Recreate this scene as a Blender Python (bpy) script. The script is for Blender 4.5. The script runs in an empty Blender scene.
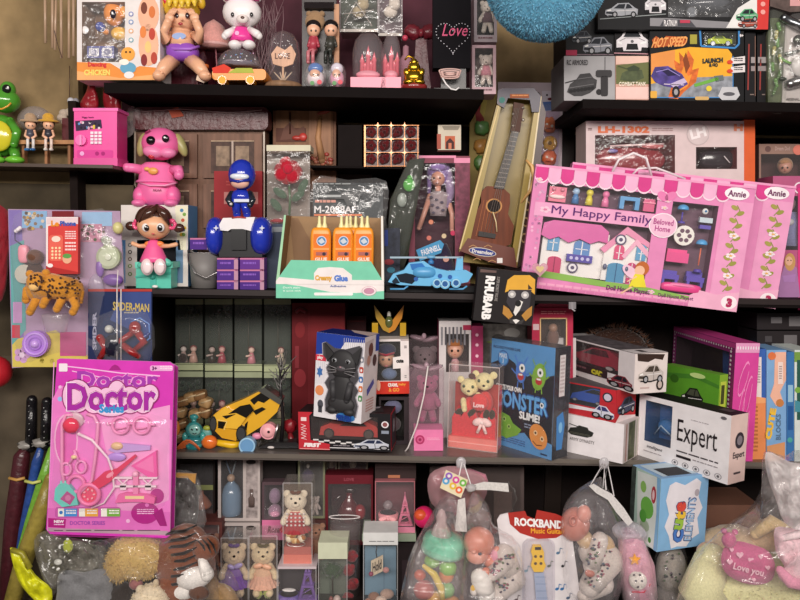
import bpy, math, random
from mathutils import Vector as V, Matrix, noise
random.seed(7)
SC = bpy.context.scene
COL = SC.collection
F = 700.0; D = 1.75; ZC = 1.4
PIT = math.radians(5.0); ROL = math.radians(1.0)
FW = V((0, math.cos(PIT), -math.sin(PIT))); UP0 = V((0, math.sin(PIT), math.cos(PIT))); RT0 = V((1, 0, 0))
# a camera roll that makes level edges fall to the right
RT = RT0*math.cos(ROL) + UP0*math.sin(ROL); UP = UP0*math.cos(ROL) - RT0*math.sin(ROL)
CAM = V((0, -D, ZC))
def ray(px, py): return RT*((px-400)/F) + UP*((300-py)/F) + FW
def P(px, py, y):
    d = ray(px, py); return CAM + d*((y+D)/d.y)
def PZ(px, py, z):
    d = ray(px, py); return CAM + d*((z-ZC)/d.z)
def sc_at(p): return (p-CAM).dot(FW)/F
# ---------------------------------------------------------------- materials
MC = {}
def lin(c): return c/12.92 if c <= .04045 else ((c+.055)/1.055)**2.4
def mat(k):
    if k in MC: return MC[k]
    hx, _, kd = k.partition(':')
    c = [lin(int(hx[i:i+2], 16)/255) for i in (0, 2, 4)]
    m = bpy.data.materials.new('mat_'+k.replace(':', '_')); m.use_nodes = True
    nt = m.node_tree; N = nt.nodes; L = nt.links; N.clear()
    out = N.new('ShaderNodeOutputMaterial')
    tc = N.new('ShaderNodeTexCoord')
    nz = N.new('ShaderNodeTexNoise'); L.new(tc.outputs['Object'], nz.inputs['Vector'])
    k0 = kd[:1]
    if k0 == 't':                       # clear film or pane: t<haze percent>
        haze = int(kd[1:] or 8)/100*(1 if int(kd[1:] or 8) > 39 else .6)
        nz.inputs['Scale'].default_value = 45; nz.inputs['Detail'].default_value = 2
        bp = N.new('ShaderNodeBump'); bp.inputs['Strength'].default_value = .22; bp.inputs['Distance'].default_value = .01
        L.new(nz.outputs['Fac'], bp.inputs['Height'])
        tr = N.new('ShaderNodeBsdfTransparent'); tr.inputs[0].default_value = (1, 1, 1, 1)
        df = N.new('ShaderNodeBsdfDiffuse'); df.inputs[0].default_value = (*c, 1)
        gl = N.new('ShaderNodeBsdfGlossy'); gl.inputs[0].default_value = (1, 1, 1, 1); gl.inputs['Roughness'].default_value = .12
        L.new(bp.outputs[0], gl.inputs['Normal'])
        lf = N.new('ShaderNodeLayerWeight'); lf.inputs['Blend'].default_value = .5; L.new(bp.outputs[0], lf.inputs['Normal'])
        lp = N.new('ShaderNodeMath'); lp.operation = 'POWER'; lp.inputs[1].default_value = 3; L.new(lf.outputs['Facing'], lp.inputs[0])
        lw = N.new('ShaderNodeMath'); lw.operation = 'MULTIPLY_ADD'; lw.inputs[1].default_value = .45; lw.inputs[2].default_value = .025; L.new(lp.outputs[0], lw.inputs[0])
        a = N.new('ShaderNodeMixShader'); a.inputs[0].default_value = haze
        L.new(tr.outputs[0], a.inputs[1]); L.new(df.outputs[0], a.inputs[2])
        b = N.new('ShaderNodeMixShader'); L.new(lw.outputs[0], b.inputs[0])
        L.new(a.outputs[0], b.inputs[1]); L.new(gl.outputs[0], b.inputs[2]); L.new(b.outputs[0], out.inputs[0])
        MC[k] = m; return m
    p = N.new('ShaderNodeBsdfPrincipled'); L.new(p.outputs[0], out.inputs[0])
    scale, var, rough, bump = 30, .06, .6, 0; p.inputs['Specular IOR Level'].default_value = .5 if k0 in 'gmpk' and k0 else .25
    if k0 == 'g': rough, var = .16, .03; p.inputs['Coat Weight'].default_value = .4
    elif k0 == 'p': rough, var = .35, .04                       # plain plastic
    elif k0 == 'f': rough, var, scale, bump = .95, .12, 220, .4  # fabric, plush
    elif k0 == 'd': rough, var = .8, .1; p.inputs['Specular IOR Level'].default_value = .12
    elif k0 == 'm': rough, var = .28, .05; p.inputs['Metallic'].default_value = 1
    elif k0 == 'w': rough, var, scale = .5, .25, 14
    elif k0 == 's': rough, var, scale, bump = .8, .45, 7, .25    # mottled wall
    elif k0 == 'k': rough, var, scale, bump = .22, .2, 60, .6    # crinkled foil, glossy bag
    elif k0 == 'x': rough, var, scale = .5, .45, 55              # blurry busy print
    if kd[1:].isdigit() and k0 in 'gpfmwskx' : rough = int(kd[1:])/100
    nz.inputs['Scale'].default_value = scale; nz.inputs['Detail'].default_value = 4
    if k0 == 'w':
        mp = N.new('ShaderNodeMapping'); mp.inputs['Scale'].default_value = (6, 6, .6)
        L.new(tc.outputs['Object'], mp.inputs[0]); L.new(mp.outputs[0], nz.inputs['Vector'])
    mr = N.new('ShaderNodeMapRange'); mr.inputs[1].default_value = .3; mr.inputs[2].default_value = .7
    mr.inputs[3].default_value = 1-var; mr.inputs[4].default_value = 1+var
    L.new(nz.outputs['Fac'], mr.inputs[0])
    vm = N.new('ShaderNodeVectorMath'); vm.operation = 'SCALE'; vm.inputs[0].default_value = c
    L.new(mr.outputs[0], vm.inputs['Scale']); L.new(vm.outputs[0], p.inputs['Base Color'])
    p.inputs['Roughness'].default_value = rough
    if bump:
        bp = N.new('ShaderNodeBump'); bp.inputs['Strength'].default_value = bump; bp.inputs['Distance'].default_value = .004
        L.new(nz.outputs['Fac'], bp.inputs['Height']); L.new(bp.outputs[0], p.inputs['Normal'])
    if k0 == 'f': p.inputs['Sheen Weight'].default_value = .3
    MC[k] = m; return m
# ---------------------------------------------------------------- text glyph cache
TC = {}
def glyphs(s, bold):
    k = (s, bold)
    if k not in TC:
        cu = bpy.data.curves.new('t', 'FONT'); cu.body = s; cu.offset = bold; cu.resolution_u = 2; cu.align_x = 'CENTER'
        cu.space_line = .8
        o = bpy.data.objects.new('t', cu); COL.objects.link(o); bpy.context.view_layer.update()
        me = bpy.data.meshes.new_from_object(o.evaluated_get(bpy.context.evaluated_depsgraph_get()))
        vs = [v.co.copy() for v in me.vertices]; fs = [tuple(p.vertices) for p in me.polygons]
        bpy.data.objects.remove(o); bpy.data.curves.remove(cu); bpy.data.meshes.remove(me)
        x0 = min(v.x for v in vs); x1 = max(v.x for v in vs); y0 = min(v.y for v in vs); y1 = max(v.y for v in vs)
        if 'M' in s and bold == 0: TC[s] = (x1-x0, y1-y0)
        TC[k] = ([((v.x-x0)/(x1-x0), (v.y-y0)/(y1-y0)) for v in vs], fs)
    return TC[k]
def circ(cx, cy, rx, ry=None, n=20, a0=0, a1=360, rot=0):
    ry = rx if ry is None else ry; r = math.radians(rot); out = []
    full = abs(a1-a0) >= 360
    for i in range(n if full else n+1):
        a = math.radians(a0+(a1-a0)*i/n); x = rx*math.cos(a); y = -ry*math.sin(a)
        out.append((cx+x*math.cos(r)+y*math.sin(r), cy-x*math.sin(r)+y*math.cos(r)))
    return out
def rrect(x0, y0, x1, y1, r, n=4):
    o = []
    for cx, cy, a in ((x1-r, y0+r, 0), (x0+r, y0+r, 90), (x0+r, y1-r, 180), (x1-r, y1-r, 270)):
        for i in range(n+1):
            t = math.radians(a+90*i/n); o.append((cx+r*math.cos(t), cy-r*math.sin(t)))
    return o
def heart(cx, cy, r, n=22):
    o = []
    for i in range(n):
        t = 2*math.pi*i/n
        o.append((cx+r*math.sin(t)**3, cy-r*(13*math.cos(t)-5*math.cos(2*t)-2*math.cos(3*t)-math.cos(4*t))/16))
    return o
def star(cx, cy, r, q=.45, n=5, rot=90):
    return [(cx+(r if i % 2 == 0 else r*q)*math.cos(math.radians(rot+i*180/n)), cy-(r if i % 2 == 0 else r*q)*math.sin(math.radians(rot+i*180/n))) for i in range(2*n)]
# ---------------------------------------------------------------- nodes: thing > part > sub-part
ROOTS = []
class Node:
    def __init__(s, name, root=None, parent=None, label=None):
        s.name = name; s.root = root or s; s.parent = parent; s.kids = []; s.label = label
        s.v = []; s.f = []; s.m = []; s.sm = []; s.mats = []; s.kind = None; s.cat = s.group = None
        s.mode = 'px'; s.face = None
    def __call__(s, name, label=None):
        k = Node(name, s.root, s, label); k.mode = s.mode; k.face = s.face; s.kids.append(k); return k
    # --- frames
    def setf(s, face):
        s.mode = 'uv'; s.face = face; return s
    def pt(s, px, py, dy=0):
        r = s.root
        if s.mode == 'px':
            d = r.Ri @ ray(px, py); c = r.Ri @ (CAM-r.O); t = (dy*r.s-c.y)/d.y
            return c+d*t
        w, d, h = r.dim; f = s.face or 'F'
        u = px/100; v = 1-py/100; q = dy*r.s
        if f == 'F': return V((u*w, q, v*h))
        if f == 'R': return V((w-q, u*d, v*h))
        if f == 'L': return V((q, (1-u)*d, v*h))
        if f == 'T': return V((u*w, v*d, h-q))
    def dirs(s):
        f = s.face or 'F'
        if s.mode == 'px' or f == 'F': return V((1, 0, 0)), V((0, 1, 0)), V((0, 0, 1))
        if f == 'R': return V((0, 1, 0)), V((-1, 0, 0)), V((0, 0, 1))
        if f == 'L': return V((0, -1, 0)), V((1, 0, 0)), V((0, 0, 1))
        return V((1, 0, 0)), V((0, 0, -1)), V((0, 1, 0))
    def mi(s, k):
        if k not in s.mats: s.mats.append(k)
        return s.mats.index(k)
    def raw(s, vs, fs, k, sm=False):
        b = len(s.v); s.v += vs; i = s.mi(k) if isinstance(k, str) else None
        for n, f in enumerate(fs):
            s.f.append(tuple(b+j for j in f)); s.m.append(i if i is not None else s.mi(k[n])); s.sm.append(sm)
        return s
    # --- flat shapes on the front plane
    def poly(s, pts, k, dy=-.3): return s.raw([s.pt(x, y, dy) for x, y in pts], [tuple(range(len(pts)))], k)
    def rect(s, x0, y0, x1, y1, k, dy=-.3): return s.poly([(x0, y1), (x1, y1), (x1, y0), (x0, y0)], k, dy)
    def disc(s, x, y, r, k, dy=-.3, ry=None, rot=0, n=18): return s.poly(circ(x, y, r, ry, n, rot=rot)[::-1], k, dy)
    def line(s, pts, w, k, dy=-.3):
        for (a, b), (c, d) in zip(pts, pts[1:]):
            l = math.hypot(c-a, d-b) or 1; nx, ny = -(d-b)/l*w/2, (c-a)/l*w/2
            s.poly([(a+nx, b+ny), (c+nx, d+ny), (c-nx, d-ny), (a-nx, b-ny)], k, dy)
        return s
    def text(s, t, x0, y0, x1, y1, k, dy=-.6, bold=.02, sl=0, sh=0, rot=0, arc=0):
        if 'M' in t and bold > 0:                       # this letter breaks when thickened, so overlay shifted copies
            glyphs(t, 0); W, H = TC[t]; bx, by = bold*.7/W*(x1-x0), bold*.7/H*(y1-y0)
            if abs(rot) > 60: bx, by = bold*.7/H*(x1-x0), bold*.7/W*(y1-y0)
            for i, (a, b) in enumerate(((-bx, 0), (bx, 0), (0, -by), (0, by))): s.text(t, x0+a, y0+b, x1+a, y1+b, k, dy-.03*i, 0, sl, sh, rot, arc)
            return s
        vs, fs = glyphs(t, bold); o = []; r = math.radians(rot); cx, cy = (x0+x1)/2, (y0+y1)/2
        if abs(rot) > 60: hw, hh = (y1-y0)/2, (x1-x0)/2
        else: hw, hh = (x1-x0)/2, (y1-y0)/2
        for u, v in vs:
            x = (u*2-1)*hw+sh*(v*2-1)*hh; y = -(v*2-1)*hh-arc*(1-(u*2-1)**2)
            X = cx+x*math.cos(r)+y*math.sin(r); Y = cy-x*math.sin(r)+y*math.cos(r)+sl*x
            o.append(s.pt(X, Y, dy))
        return s.raw(o, fs, k)
    def lines(s, x0, y0, x1, y1, n, k, dy=-.5, h=.5):           # tiny unreadable print as thin bars
        for i in range(n):
            y = y0+(y1-y0)*i/max(1, n); hh = (y1-y0)/n*h; x = x0; rr = random.Random(i+int(x0*7))
            while x < x1-(x1-x0)*.06:
                w = (x1-x0)*rr.uniform(.08, .3); w = min(w, x1-x); s.rect(x, y, x+w, y+hh, k, dy); x += w+(x1-x0)*.03
        return s
    # --- solids
    def hexa(s, a, b, k):
        x0, y0, z0 = a; x1, y1, z1 = b
        vs = [V((x, y, z)) for z in (z0, z1) for y in (y0, y1) for x in (x0, x1)]
        fs = [(0, 1, 5, 4), (1, 3, 7, 5), (3, 2, 6, 7), (2, 0, 4, 6), (4, 5, 7, 6), (1, 0, 2, 3)]
        if not isinstance(k, str):
            fr, sd, tp = (list(k)+[k[-1]]*3)[:3]; k = [fr, sd, sd, sd, tp, sd]
        return s.raw(vs, fs, k)
    def box(s, x0, y0, x1, y1, d0, d1, k):
        q = [s.pt(x0, y1, d0), s.pt(x1, y1, d0), s.pt(x1, y0, d0), s.pt(x0, y0, d0)]
        e = s.dirs()[1]*((d1-d0)*s.root.s); vs = q+[p+e for p in q]
        fs = [(0, 1, 2, 3), (1, 5, 6, 2), (5, 4, 7, 6), (4, 0, 3, 7), (3, 2, 6, 7), (1, 0, 4, 5)]
        if not isinstance(k, str):
            fr, sd, tp = (list(k)+[k[-1]]*3)[:3]; k = [fr, sd, sd, sd, tp, sd]
        return s.raw(vs, fs, k)
    def ext(s, pts, d0, d1, k, sm=False, kb=None):              # extruded outline
        n = len(pts); a = [s.pt(x, y, d0) for x, y in pts]; e = s.dirs()[1]*((d1-d0)*s.root.s)
        fs = [tuple(range(n)), tuple(range(2*n-1, n-1, -1))]+[(i, (i+1) % n, n+(i+1) % n, n+i) for i in range(n)]
        return s.raw(a+[p+e for p in a], fs, k if kb is None else [k]+[kb]*(n+1), sm)
    def wbox(s, x0, y0, x1, y1, d, holes, k, cav=.9, ki=None, kb=None):   # carton with window cut-outs and a cavity behind
        fr, sd, tp = (([k] if isinstance(k, str) else list(k))+[k if isinstance(k, str) else k[-1]]*3)[:3]
        xs = sorted({x0, x1, *[h[0] for h in holes], *[h[2] for h in holes]}); ys = sorted({y0, y1, *[h[1] for h in holes], *[h[3] for h in holes]})
        for a, b in zip(xs, xs[1:]):
            for c, e in zip(ys, ys[1:]):
                mx, my = (a+b)/2, (c+e)/2
                if not any(h[0] < mx < h[2] and h[1] < my < h[3] for h in holes): s.rect(a, c, b, e, fr, 0)
        q = [s.pt(x0, y1, 0), s.pt(x1, y1, 0), s.pt(x1, y0, 0), s.pt(x0, y0, 0)]
        e = s.dirs()[1]*(d*s.root.s); s.raw(q+[p+e for p in q], [(1, 5, 6, 2), (5, 4, 7, 6), (4, 0, 3, 7), (3, 2, 6, 7), (1, 0, 4, 5)], [sd, sd, sd, tp, sd])
        for h in holes:
            q = [s.pt(h[0], h[3], 0), s.pt(h[2], h[3], 0), s.pt(h[2], h[1], 0), s.pt(h[0], h[1], 0)]; g = s.dirs()[1]*(d*cav*s.root.s)
            s.raw(q+[p+g for p in q], [(2, 6, 5, 1), (4, 5, 6, 7), (7, 3, 0, 4), (7, 6, 2, 3), (5, 4, 0, 1)], [ki or sd, kb or ki or sd]+[ki or sd]*3)
        return s
    def ball(s, x, y, dy, rx, rz, k, ry=None, rot=0, e=1, nu=16, nv=10, wob=0, a0=-90, a1=90, fz=4):
        c = s.pt(x, y, dy); S = s.root.s; ex, ey, ez = s.dirs(); ry = min(rx, rz) if ry is None else ry
        r = math.radians(rot); ax = ex*math.cos(r)-ez*math.sin(-r) if 0 else ex*math.cos(r)+ez*math.sin(r); az = ez*math.cos(r)-ex*math.sin(r)
        pw = lambda t: math.copysign(abs(t)**e, t)
        vs = []
        for j in range(nv+1):
            t = math.radians(a0+(a1-a0)*j/nv); ct, st = pw(math.cos(t)), pw(math.sin(t))
            for i in range(nu):
                a = 2*math.pi*i/nu; q = V((ct*pw(math.cos(a)), ct*pw(math.sin(a)), st)); f = 1
                if wob: f = 1+wob*noise.noise(q*fz+V((x, y, 0)))
                vs.append(c+(ax*(q.x*rx)+ey*(q.y*ry)+az*(q.z*rz))*(S*f))
        fs = [(j*nu+i, j*nu+(i+1) % nu, (j+1)*nu+(i+1) % nu, (j+1)*nu+i) for j in range(nv) for i in range(nu)]
        if a0 > -90: fs.append(tuple(range(nu-1, -1, -1)))
        if a1 < 90: fs.append(tuple(nv*nu+i for i in range(nu)))
        return s.raw(vs, fs, k, True)
    def lathe(s, x, y, dy, prof, k, n=18, sq=1, rot=0):          # prof: (radius, height) px, round the local vertical
        c = s.pt(x, y, dy); S = s.root.s; ex, ey, ez = s.dirs(); r = math.radians(rot)
        ax = ex*math.cos(r)+ez*math.sin(r); az = ez*math.cos(r)-ex*math.sin(r)
        vs = [c+(ax*(q*math.cos(2*math.pi*i/n))+ey*(q*sq*math.sin(2*math.pi*i/n))+az*h)*S for q, h in prof for i in range(n)]
        m = len(prof); fs = [(j*n+i, j*n+(i+1) % n, (j+1)*n+(i+1) % n, (j+1)*n+i) for j in range(m-1) for i in range(n)]
        if prof[0][0] > .01: fs.append(tuple(range(n-1, -1, -1)))
        if prof[-1][0] > .01: fs.append(tuple((m-1)*n+i for i in range(n)))
        return s.raw(vs, fs, k, True)
    def skirt(s, x, y, dy, r0, r1, h, k, n=36):                   # pleated skirt
        c = s.pt(x, y, dy); S = s.root.s; vs = []
        for j in range(4):
            t = j/3; r = r0+(r1-r0)*t**.7
            vs += [c+V((math.cos(2*math.pi*i/n)*r*(1+(.09*(1-t) if i % 2 else 0)), .85*math.sin(2*math.pi*i/n)*r*(1+(.09*(1-t) if i % 2 else 0)), h*t))*S for i in range(n)]
        return s.raw(vs, [(j*n+i, j*n+(i+1) % n, (j+1)*n+(i+1) % n, (j+1)*n+i) for j in range(3) for i in range(n)]+[tuple(range(n-1, -1, -1))], k)
    def drum(s, x, y, d0, d1, r, k, n=20, ry=None, kc=None):     # cylinder facing the viewer
        s.ext(circ(x, y, r, ry, n)[::-1], d0, d1, k)
        if kc: s.disc(x, y, r*.8, kc, d0-.3, None if ry is None else ry*.8)
        return s
    def tube(s, pts, r, k, n=7, closed=False, flat=1):
        S = s.root.s; ps = [s.pt(*(p if len(p) > 2 else (*p, 0))) for p in pts]; m = len(ps)
        rs = r if isinstance(r, (list, tuple)) else [r]*m; vs = []; ref = V((0, 1, 0)) if s.mode == 'px' else s.dirs()[1]
        for i, p in enumerate(ps):
            a = ps[(i-1) % m] if (i or closed) else p; b = ps[(i+1) % m] if (i < m-1 or closed) else p
            t = (b-a).normalized(); u = t.cross(ref)
            if u.length < .05: u = t.cross(V((1, 0, 0)))
            u.normalize(); w = u.cross(t)
            vs += [p+(u*math.cos(2*math.pi*j/n)+w*(flat*math.sin(2*math.pi*j/n)))*(rs[i]*S) for j in range(n)]
        fs = [(i*n+j, i*n+(j+1) % n, ((i+1) % m)*n+(j+1) % n, ((i+1) % m)*n+j) for i in range(m if closed else m-1) for j in range(n)]
        if not closed: fs += [tuple(range(n-1, -1, -1)), tuple((m-1)*n+j for j in range(n))]
        return s.raw(vs, fs, k, True)
    def limb(s, pts, r, k, n=9):
        s.tube(pts, r, k, n); rs = r if isinstance(r, (list, tuple)) else [r]*len(pts)
        for p, q in ((pts[0], rs[0]), (pts[-1], rs[-1])):
            p = p if len(p) > 2 else (*p, 0); s.ball(*p, q, q, k, nu=9, nv=6)
        return s
    def ring(s, x, y, dy, R, r, k, ry=None, n=20, rot=0): return s.tube([(a, b, dy) for a, b in circ(x, y, R, ry, n, rot=rot)], r, k, 6, True)
    def fuzz(s, x, y, dy, rx, rz, ry, n, ln, k, w=.5, seed=1, lo=-1):        # plush pile: thin blades on an ellipsoid
        R = random.Random(seed); c = s.pt(x, y, dy); S = s.root.s; ks = [k] if isinstance(k, str) else k
        for i in range(n):
            z = R.uniform(lo, 1); a = R.uniform(0, 6.283); q = math.sqrt(1-z*z)
            d = V((q*math.cos(a), q*math.sin(a), z)); p = c+V((d.x*rx, d.y*ry, d.z*rz))*S
            t = d.cross(V((R.uniform(-1, 1), R.uniform(-1, 1), R.uniform(-1, 1)))).normalized()
            e = p+(d+V((R.uniform(-.6, .6), R.uniform(-.6, .6), R.uniform(-.9, .3)))).normalized()*(ln*S*R.uniform(.6, 1.2))
            s.raw([p-t*(w*S), p+t*(w*S), e], [(0, 1, 2)], R.choice(ks), False)
        return s
    def sheet(s, pts_grid, k, sm=True):                          # grid of (px,py,dy)
        m = len(pts_grid); n = len(pts_grid[0]); vs = [s.pt(*p) for r in pts_grid for p in r]
        return s.raw(vs, [(i*n+j, i*n+j+1, (i+1)*n+j+1, (i+1)*n+j) for i in range(m-1) for j in range(n-1)], k, sm)
    def bag(s, outline, d, k, dy=0, wr=.12, n=9, seed=0, fz=.09, half=False):          # closed wrinkled plastic bag filling an outline
        if len(outline) < 18:                                    # round the corners of a rough outline
            q = outline; L = len(q); outline = []
            for i in range(L):
                a, b, c, e = q[i-1], q[i], q[(i+1) % L], q[(i+2) % L]
                for t in (0, .33, .67): outline.append(tuple(.5*(2*b[j]+(c[j]-a[j])*t+(2*a[j]-5*b[j]+4*c[j]-e[j])*t*t+(3*b[j]-a[j]-3*c[j]+e[j])*t**3) for j in (0, 1)))
        m = len(outline); cx = sum(p[0] for p in outline)/m; cy = sum(p[1] for p in outline)/m
        for sg in ((-1,) if half else (-1, 1)):
            vs = []
            for j in range(n+1):
                t = j/n
                for (x, y) in outline:
                    X, Y = cx+(x-cx)*t, cy+(y-cy)*t
                    w = noise.noise(V((X*fz, Y*fz, seed+sg)))*wr*2+noise.noise(V((X*fz*3, Y*fz*2.5, seed+sg*2)))*wr
                    vs.append(s.pt(X, Y, dy+sg*d*(math.sqrt(max(0, 1-t**2.6))*(1+w)+(w*.4 if t < 1 else 0))))
            fs = [(j*m+i, j*m+(i+1) % m, (j+1)*m+(i+1) % m, (j+1)*m+i) for j in range(n) for i in range(m)]
            s.raw(vs, fs, k, True)
        return s
    # --- build
    def build(s, par=None):
        rt = s is s.root
        if s.v:
            me = bpy.data.meshes.new(s.name); me.from_pydata([tuple(v) for v in s.v], [], s.f)
            for k in s.mats: me.materials.append(mat(k))
            me.polygons.foreach_set('material_index', s.m); me.polygons.foreach_set('use_smooth', s.sm); me.update()
            o = bpy.data.objects.new(s.name, me)
        else: o = bpy.data.objects.new(s.name, None); o.empty_display_size = .02
        COL.objects.link(o)
        if rt:
            o.matrix_world = Matrix.Translation(s.O) @ s.R.to_4x4()
            if s.cat: o['category'] = s.cat
            if s.group: o['group'] = s.group
        else: o.parent = par
        if s.label: o['label'] = s.label
        if s.kind: o['kind'] = s.kind
        s.obj = o
        for k in s.kids: k.build(o)
        return o
def cp(o, par=None):
    c = o.copy(); COL.objects.link(c); c.parent = par
    for ch in list(o.children): cp(ch, c)
    return c
def T(name, label, cat, px, py, y, group=None, yaw=0, roll=0, lean=0):   # a thing whose base is seen at (px,py) at depth y
    n = Node(name, label=label); n.cat = cat; n.group = group
    n.O = P(px, py, y); n.s = sc_at(n.O)
    n.R = Matrix.Rotation(math.radians(yaw), 3, 'Z') @ Matrix.Rotation(math.radians(roll), 3, 'Y') @ Matrix.Rotation(math.radians(lean), 3, 'X')
    n.Ri = n.R.transposed(); ROOTS.append(n); return n
def TS(name, label, cat, px, py, z, **kw):                    # the same, standing on the shelf board at height z
    return T(name, label, cat, px, py, PZ(px, py, z).y, **kw)
def B(name, label, cat, bl, br, hp, d, group=None, lean=0):    # a carton from its front bottom corners (px,py,y), left edge height hp px, depth d px
    n = Node(name, label=label); n.cat = cat; n.group = group
    a = P(*bl); b = P(*br); u = (b-a).normalized(); z = V((0, 0, 1)); z = (z-u*z.dot(u)).normalized()
    if lean: z = Matrix.Rotation(math.radians(-lean), 3, u) @ z
    y = z.cross(u); n.R = Matrix((u, y, z)).transposed(); n.Ri = n.R.transposed(); n.O = a; n.s = sc_at((a+b)/2)
    n.dim = ((b-a).length, d*n.s, hp*sc_at(a)); n.mode = 'uv'; n.face = 'F'; ROOTS.append(n); return n
def cam_setup():
    cd = bpy.data.cameras.new('camera'); c = bpy.data.objects.new('camera', cd); COL.objects.link(c)
    cd.sensor_width = 36; cd.lens = 36*F/800; cd.clip_start = .02
    c.matrix_world = Matrix.Translation(CAM) @ Matrix((RT, UP, -FW)).transposed().to_4x4(); SC.camera = c
Z1 = P(300, 86, 0).z; Z1R = P(700, 101, 0).z; Z0 = P(60, 164, 0).z; Z2 = P(200, 289, 0).z; Z3 = P(370, 455, 0).z; Z4 = P(400, 612, 0).z
WY = .40; WL = .14
def solve_py(px, y, z):
    a = P(px, 0, y).z; b = P(px, 600, y).z; py = 600*(z-a)/(b-a)
    for _ in range(4):
        q = P(px, py, y).z; py -= (q-z)/((b-a)/600)
    return py
def TY(name, label, cat, px, z, y, **kw):                     # a thing standing on height z at depth y, seen at column px
    py = solve_py(px, y, z); n = T(name, label, cat, px, py, y, **kw); n.by = py; return n
def S(name, kind='structure'):
    n = Node(name); n.O = V((0, 0, 0)); n.R = Matrix.Identity(3); n.Ri = n.R; n.s = 1; n.kind = kind; ROOTS.append(n); return n
XL = P(122, 190, 0).x; XM = P(174, 380, 0).x
S('floor').hexa((-2.6, -3.5, -.05), (2.6, WY, 0), '4a4038:p40')
S('wall_back').hexa((-2.6, WY, 0), (2.6, WY+.05, 3.0), '8a7452:s')
S('wall_left').hexa((-2.6, WL, 0), (-.86, WL+.03, 3.0), '8a7452:s')
x = S('trim_1'); x.hexa((-2.6, WL-.012, Z2-.2), (XL-.02, WL, Z0-.04), '4a4030:s')
x = S('trim_2'); x.hexa((-2.6, WL-.014, .0), (XL-.02, WL, Z2-.2), '52483a:s')
x = S('trim_3'); x.hexa((-.86, .08, Z2-.03), (-.84, WY, Z1-.03), '1c1412:d')
x = S('trim_4'); x.hexa((-.705, .1, 0), (-.688, WY, Z2-.03), '2c2620:p')
x = S('trim_5'); x.hexa((-.85, WL-.01, .0), (-.705, WL+.03, Z2-.03), '5a5040:s')
# the black backing of the shelf bays
XP = P(566, 60, .3).x
x = S('trim_6'); x.hexa((-.84, WY-.02, Z2), (P(484, 90, .3).x, WY-.001, Z1-.03), '1c1414:d')
x = S('trim_7'); x.hexa((-.688, WY-.02, 0), (2.4, WY-.001, Z2-.02), '1c1514:d')
x = S('trim_8'); x.hexa((XP+.05, WY-.02, Z2), (2.4, WY-.001, Z1R-.03), '1c1414:d')
x = S('trim_9'); x.hexa((-.84, WY-.02, Z1), (P(490, 50, WY).x, WY-.001, 2.6), '4a2630:s')
x = S('trim_10'); x.hexa((XP, WY-.03, 0), (XP+.05, WY-.002, 2.6), '241a16:p')
x = S('trim_11'); x.hexa((XP+.05, WY-.02, Z1R), (2.4, WY-.001, 2.6), '1c1616:d')
def shelf(name, label, x0, x1, z, th, y1=WY-.025, k='120c0c:d', lip=None, y0=0):
    n = Node(name, label=label); n.cat = 'shelf'; n.O = V((x0, y0, z-th)); n.R = Matrix.Identity(3); n.Ri = n.R; n.s = 1; ROOTS.append(n)
    n.hexa((0, 0, 0), (x1-x0, y1-y0, th), k)
    if lip: n('edge_strip').hexa((0, -.004, th*.35), (x1-x0, -.0005, th*.98), lip)
    return n
X1 = P(583, 100, 0).x
shelf('shelf', 'black shelf board carrying the snow globe and figurines near the top', P(104, 86, 0).x, P(484, 90, 0).x, Z1, .025)
shelf('shelf', 'black shelf board carrying the car cartons at the top right', X1, 2.3, Z1R, .022)
shelf('shelf', 'narrow dark shelf board under the green frog and pink money box', -2.3, XL-.022, Z0, .008, WL-.002, '4a3a30:p40')
shelf('shelf', 'black shelf board under the orange glue bottles and blue helicopter', P(108, 290, 0).x, 2.3, Z2, .022, lip='2a2020:p')
shelf('shelf', 'black shelf board with pale edge under the black cat box', XM, 2.3, Z3, .018, lip='6c645c:p', k='5e5652:p25')
shelf('shelf', 'lowest dark shelf board under the boxed teddy bears', XL, 2.3, Z4, .03, k='2a2220:p')
shelf('shelf', 'thin dark board under the red rose cube set', P(310, 168, .12).x, P(402, 168, .12).x, P(360, 166, .12).z, .006, y0=.12)
zt_ = ZC-.892
n = shelf('display_table', 'low dark display table under the bagged toys at the bottom', P(50, 500, 0).x, 2.3, zt_, .03, y1=-.10, y0=-.42, k='3a302c:d')
for x in (P(60, 500, 0).x, 0, 1.2):
    for y in (0, .28): n('leg').hexa((x-n.O.x, y, .03-zt_), (x-n.O.x+.03, y+.03, 0), '3a302c:d')
def film(n, x0, y0, x1, y1, d0, k='ffffff:t12', name='clear_window'):
    c = n(name); c.rect(x0, y0, x1, y1, k, d0); return c
def case(n, x0, y0, x1, y1, d, k='f4eeee:t10', base=None, bh=0, top=None, th=0):   # clear acetate box: four sides, optional card base and lid
    c = n('clear_case'); c.box(x0, y0, x1, y1, 0, d, k)
    for x in (x0, x1): c.line([(x, y0), (x, y1)], .7, 'f4f0f0:t45', -.2)
    c.line([(x0, y0), (x1, y0)], .7, 'f4f0f0:t45', -.2)
    if base: n('base_card').box(x0+.4, y1-bh, x1-.4, y1-.2, .4, d-.4, base)
    if top: n('lid').box(x0-.4, y0-.4, x1+.4, y0+th, -.4, d+.4, top)
    return c
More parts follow.
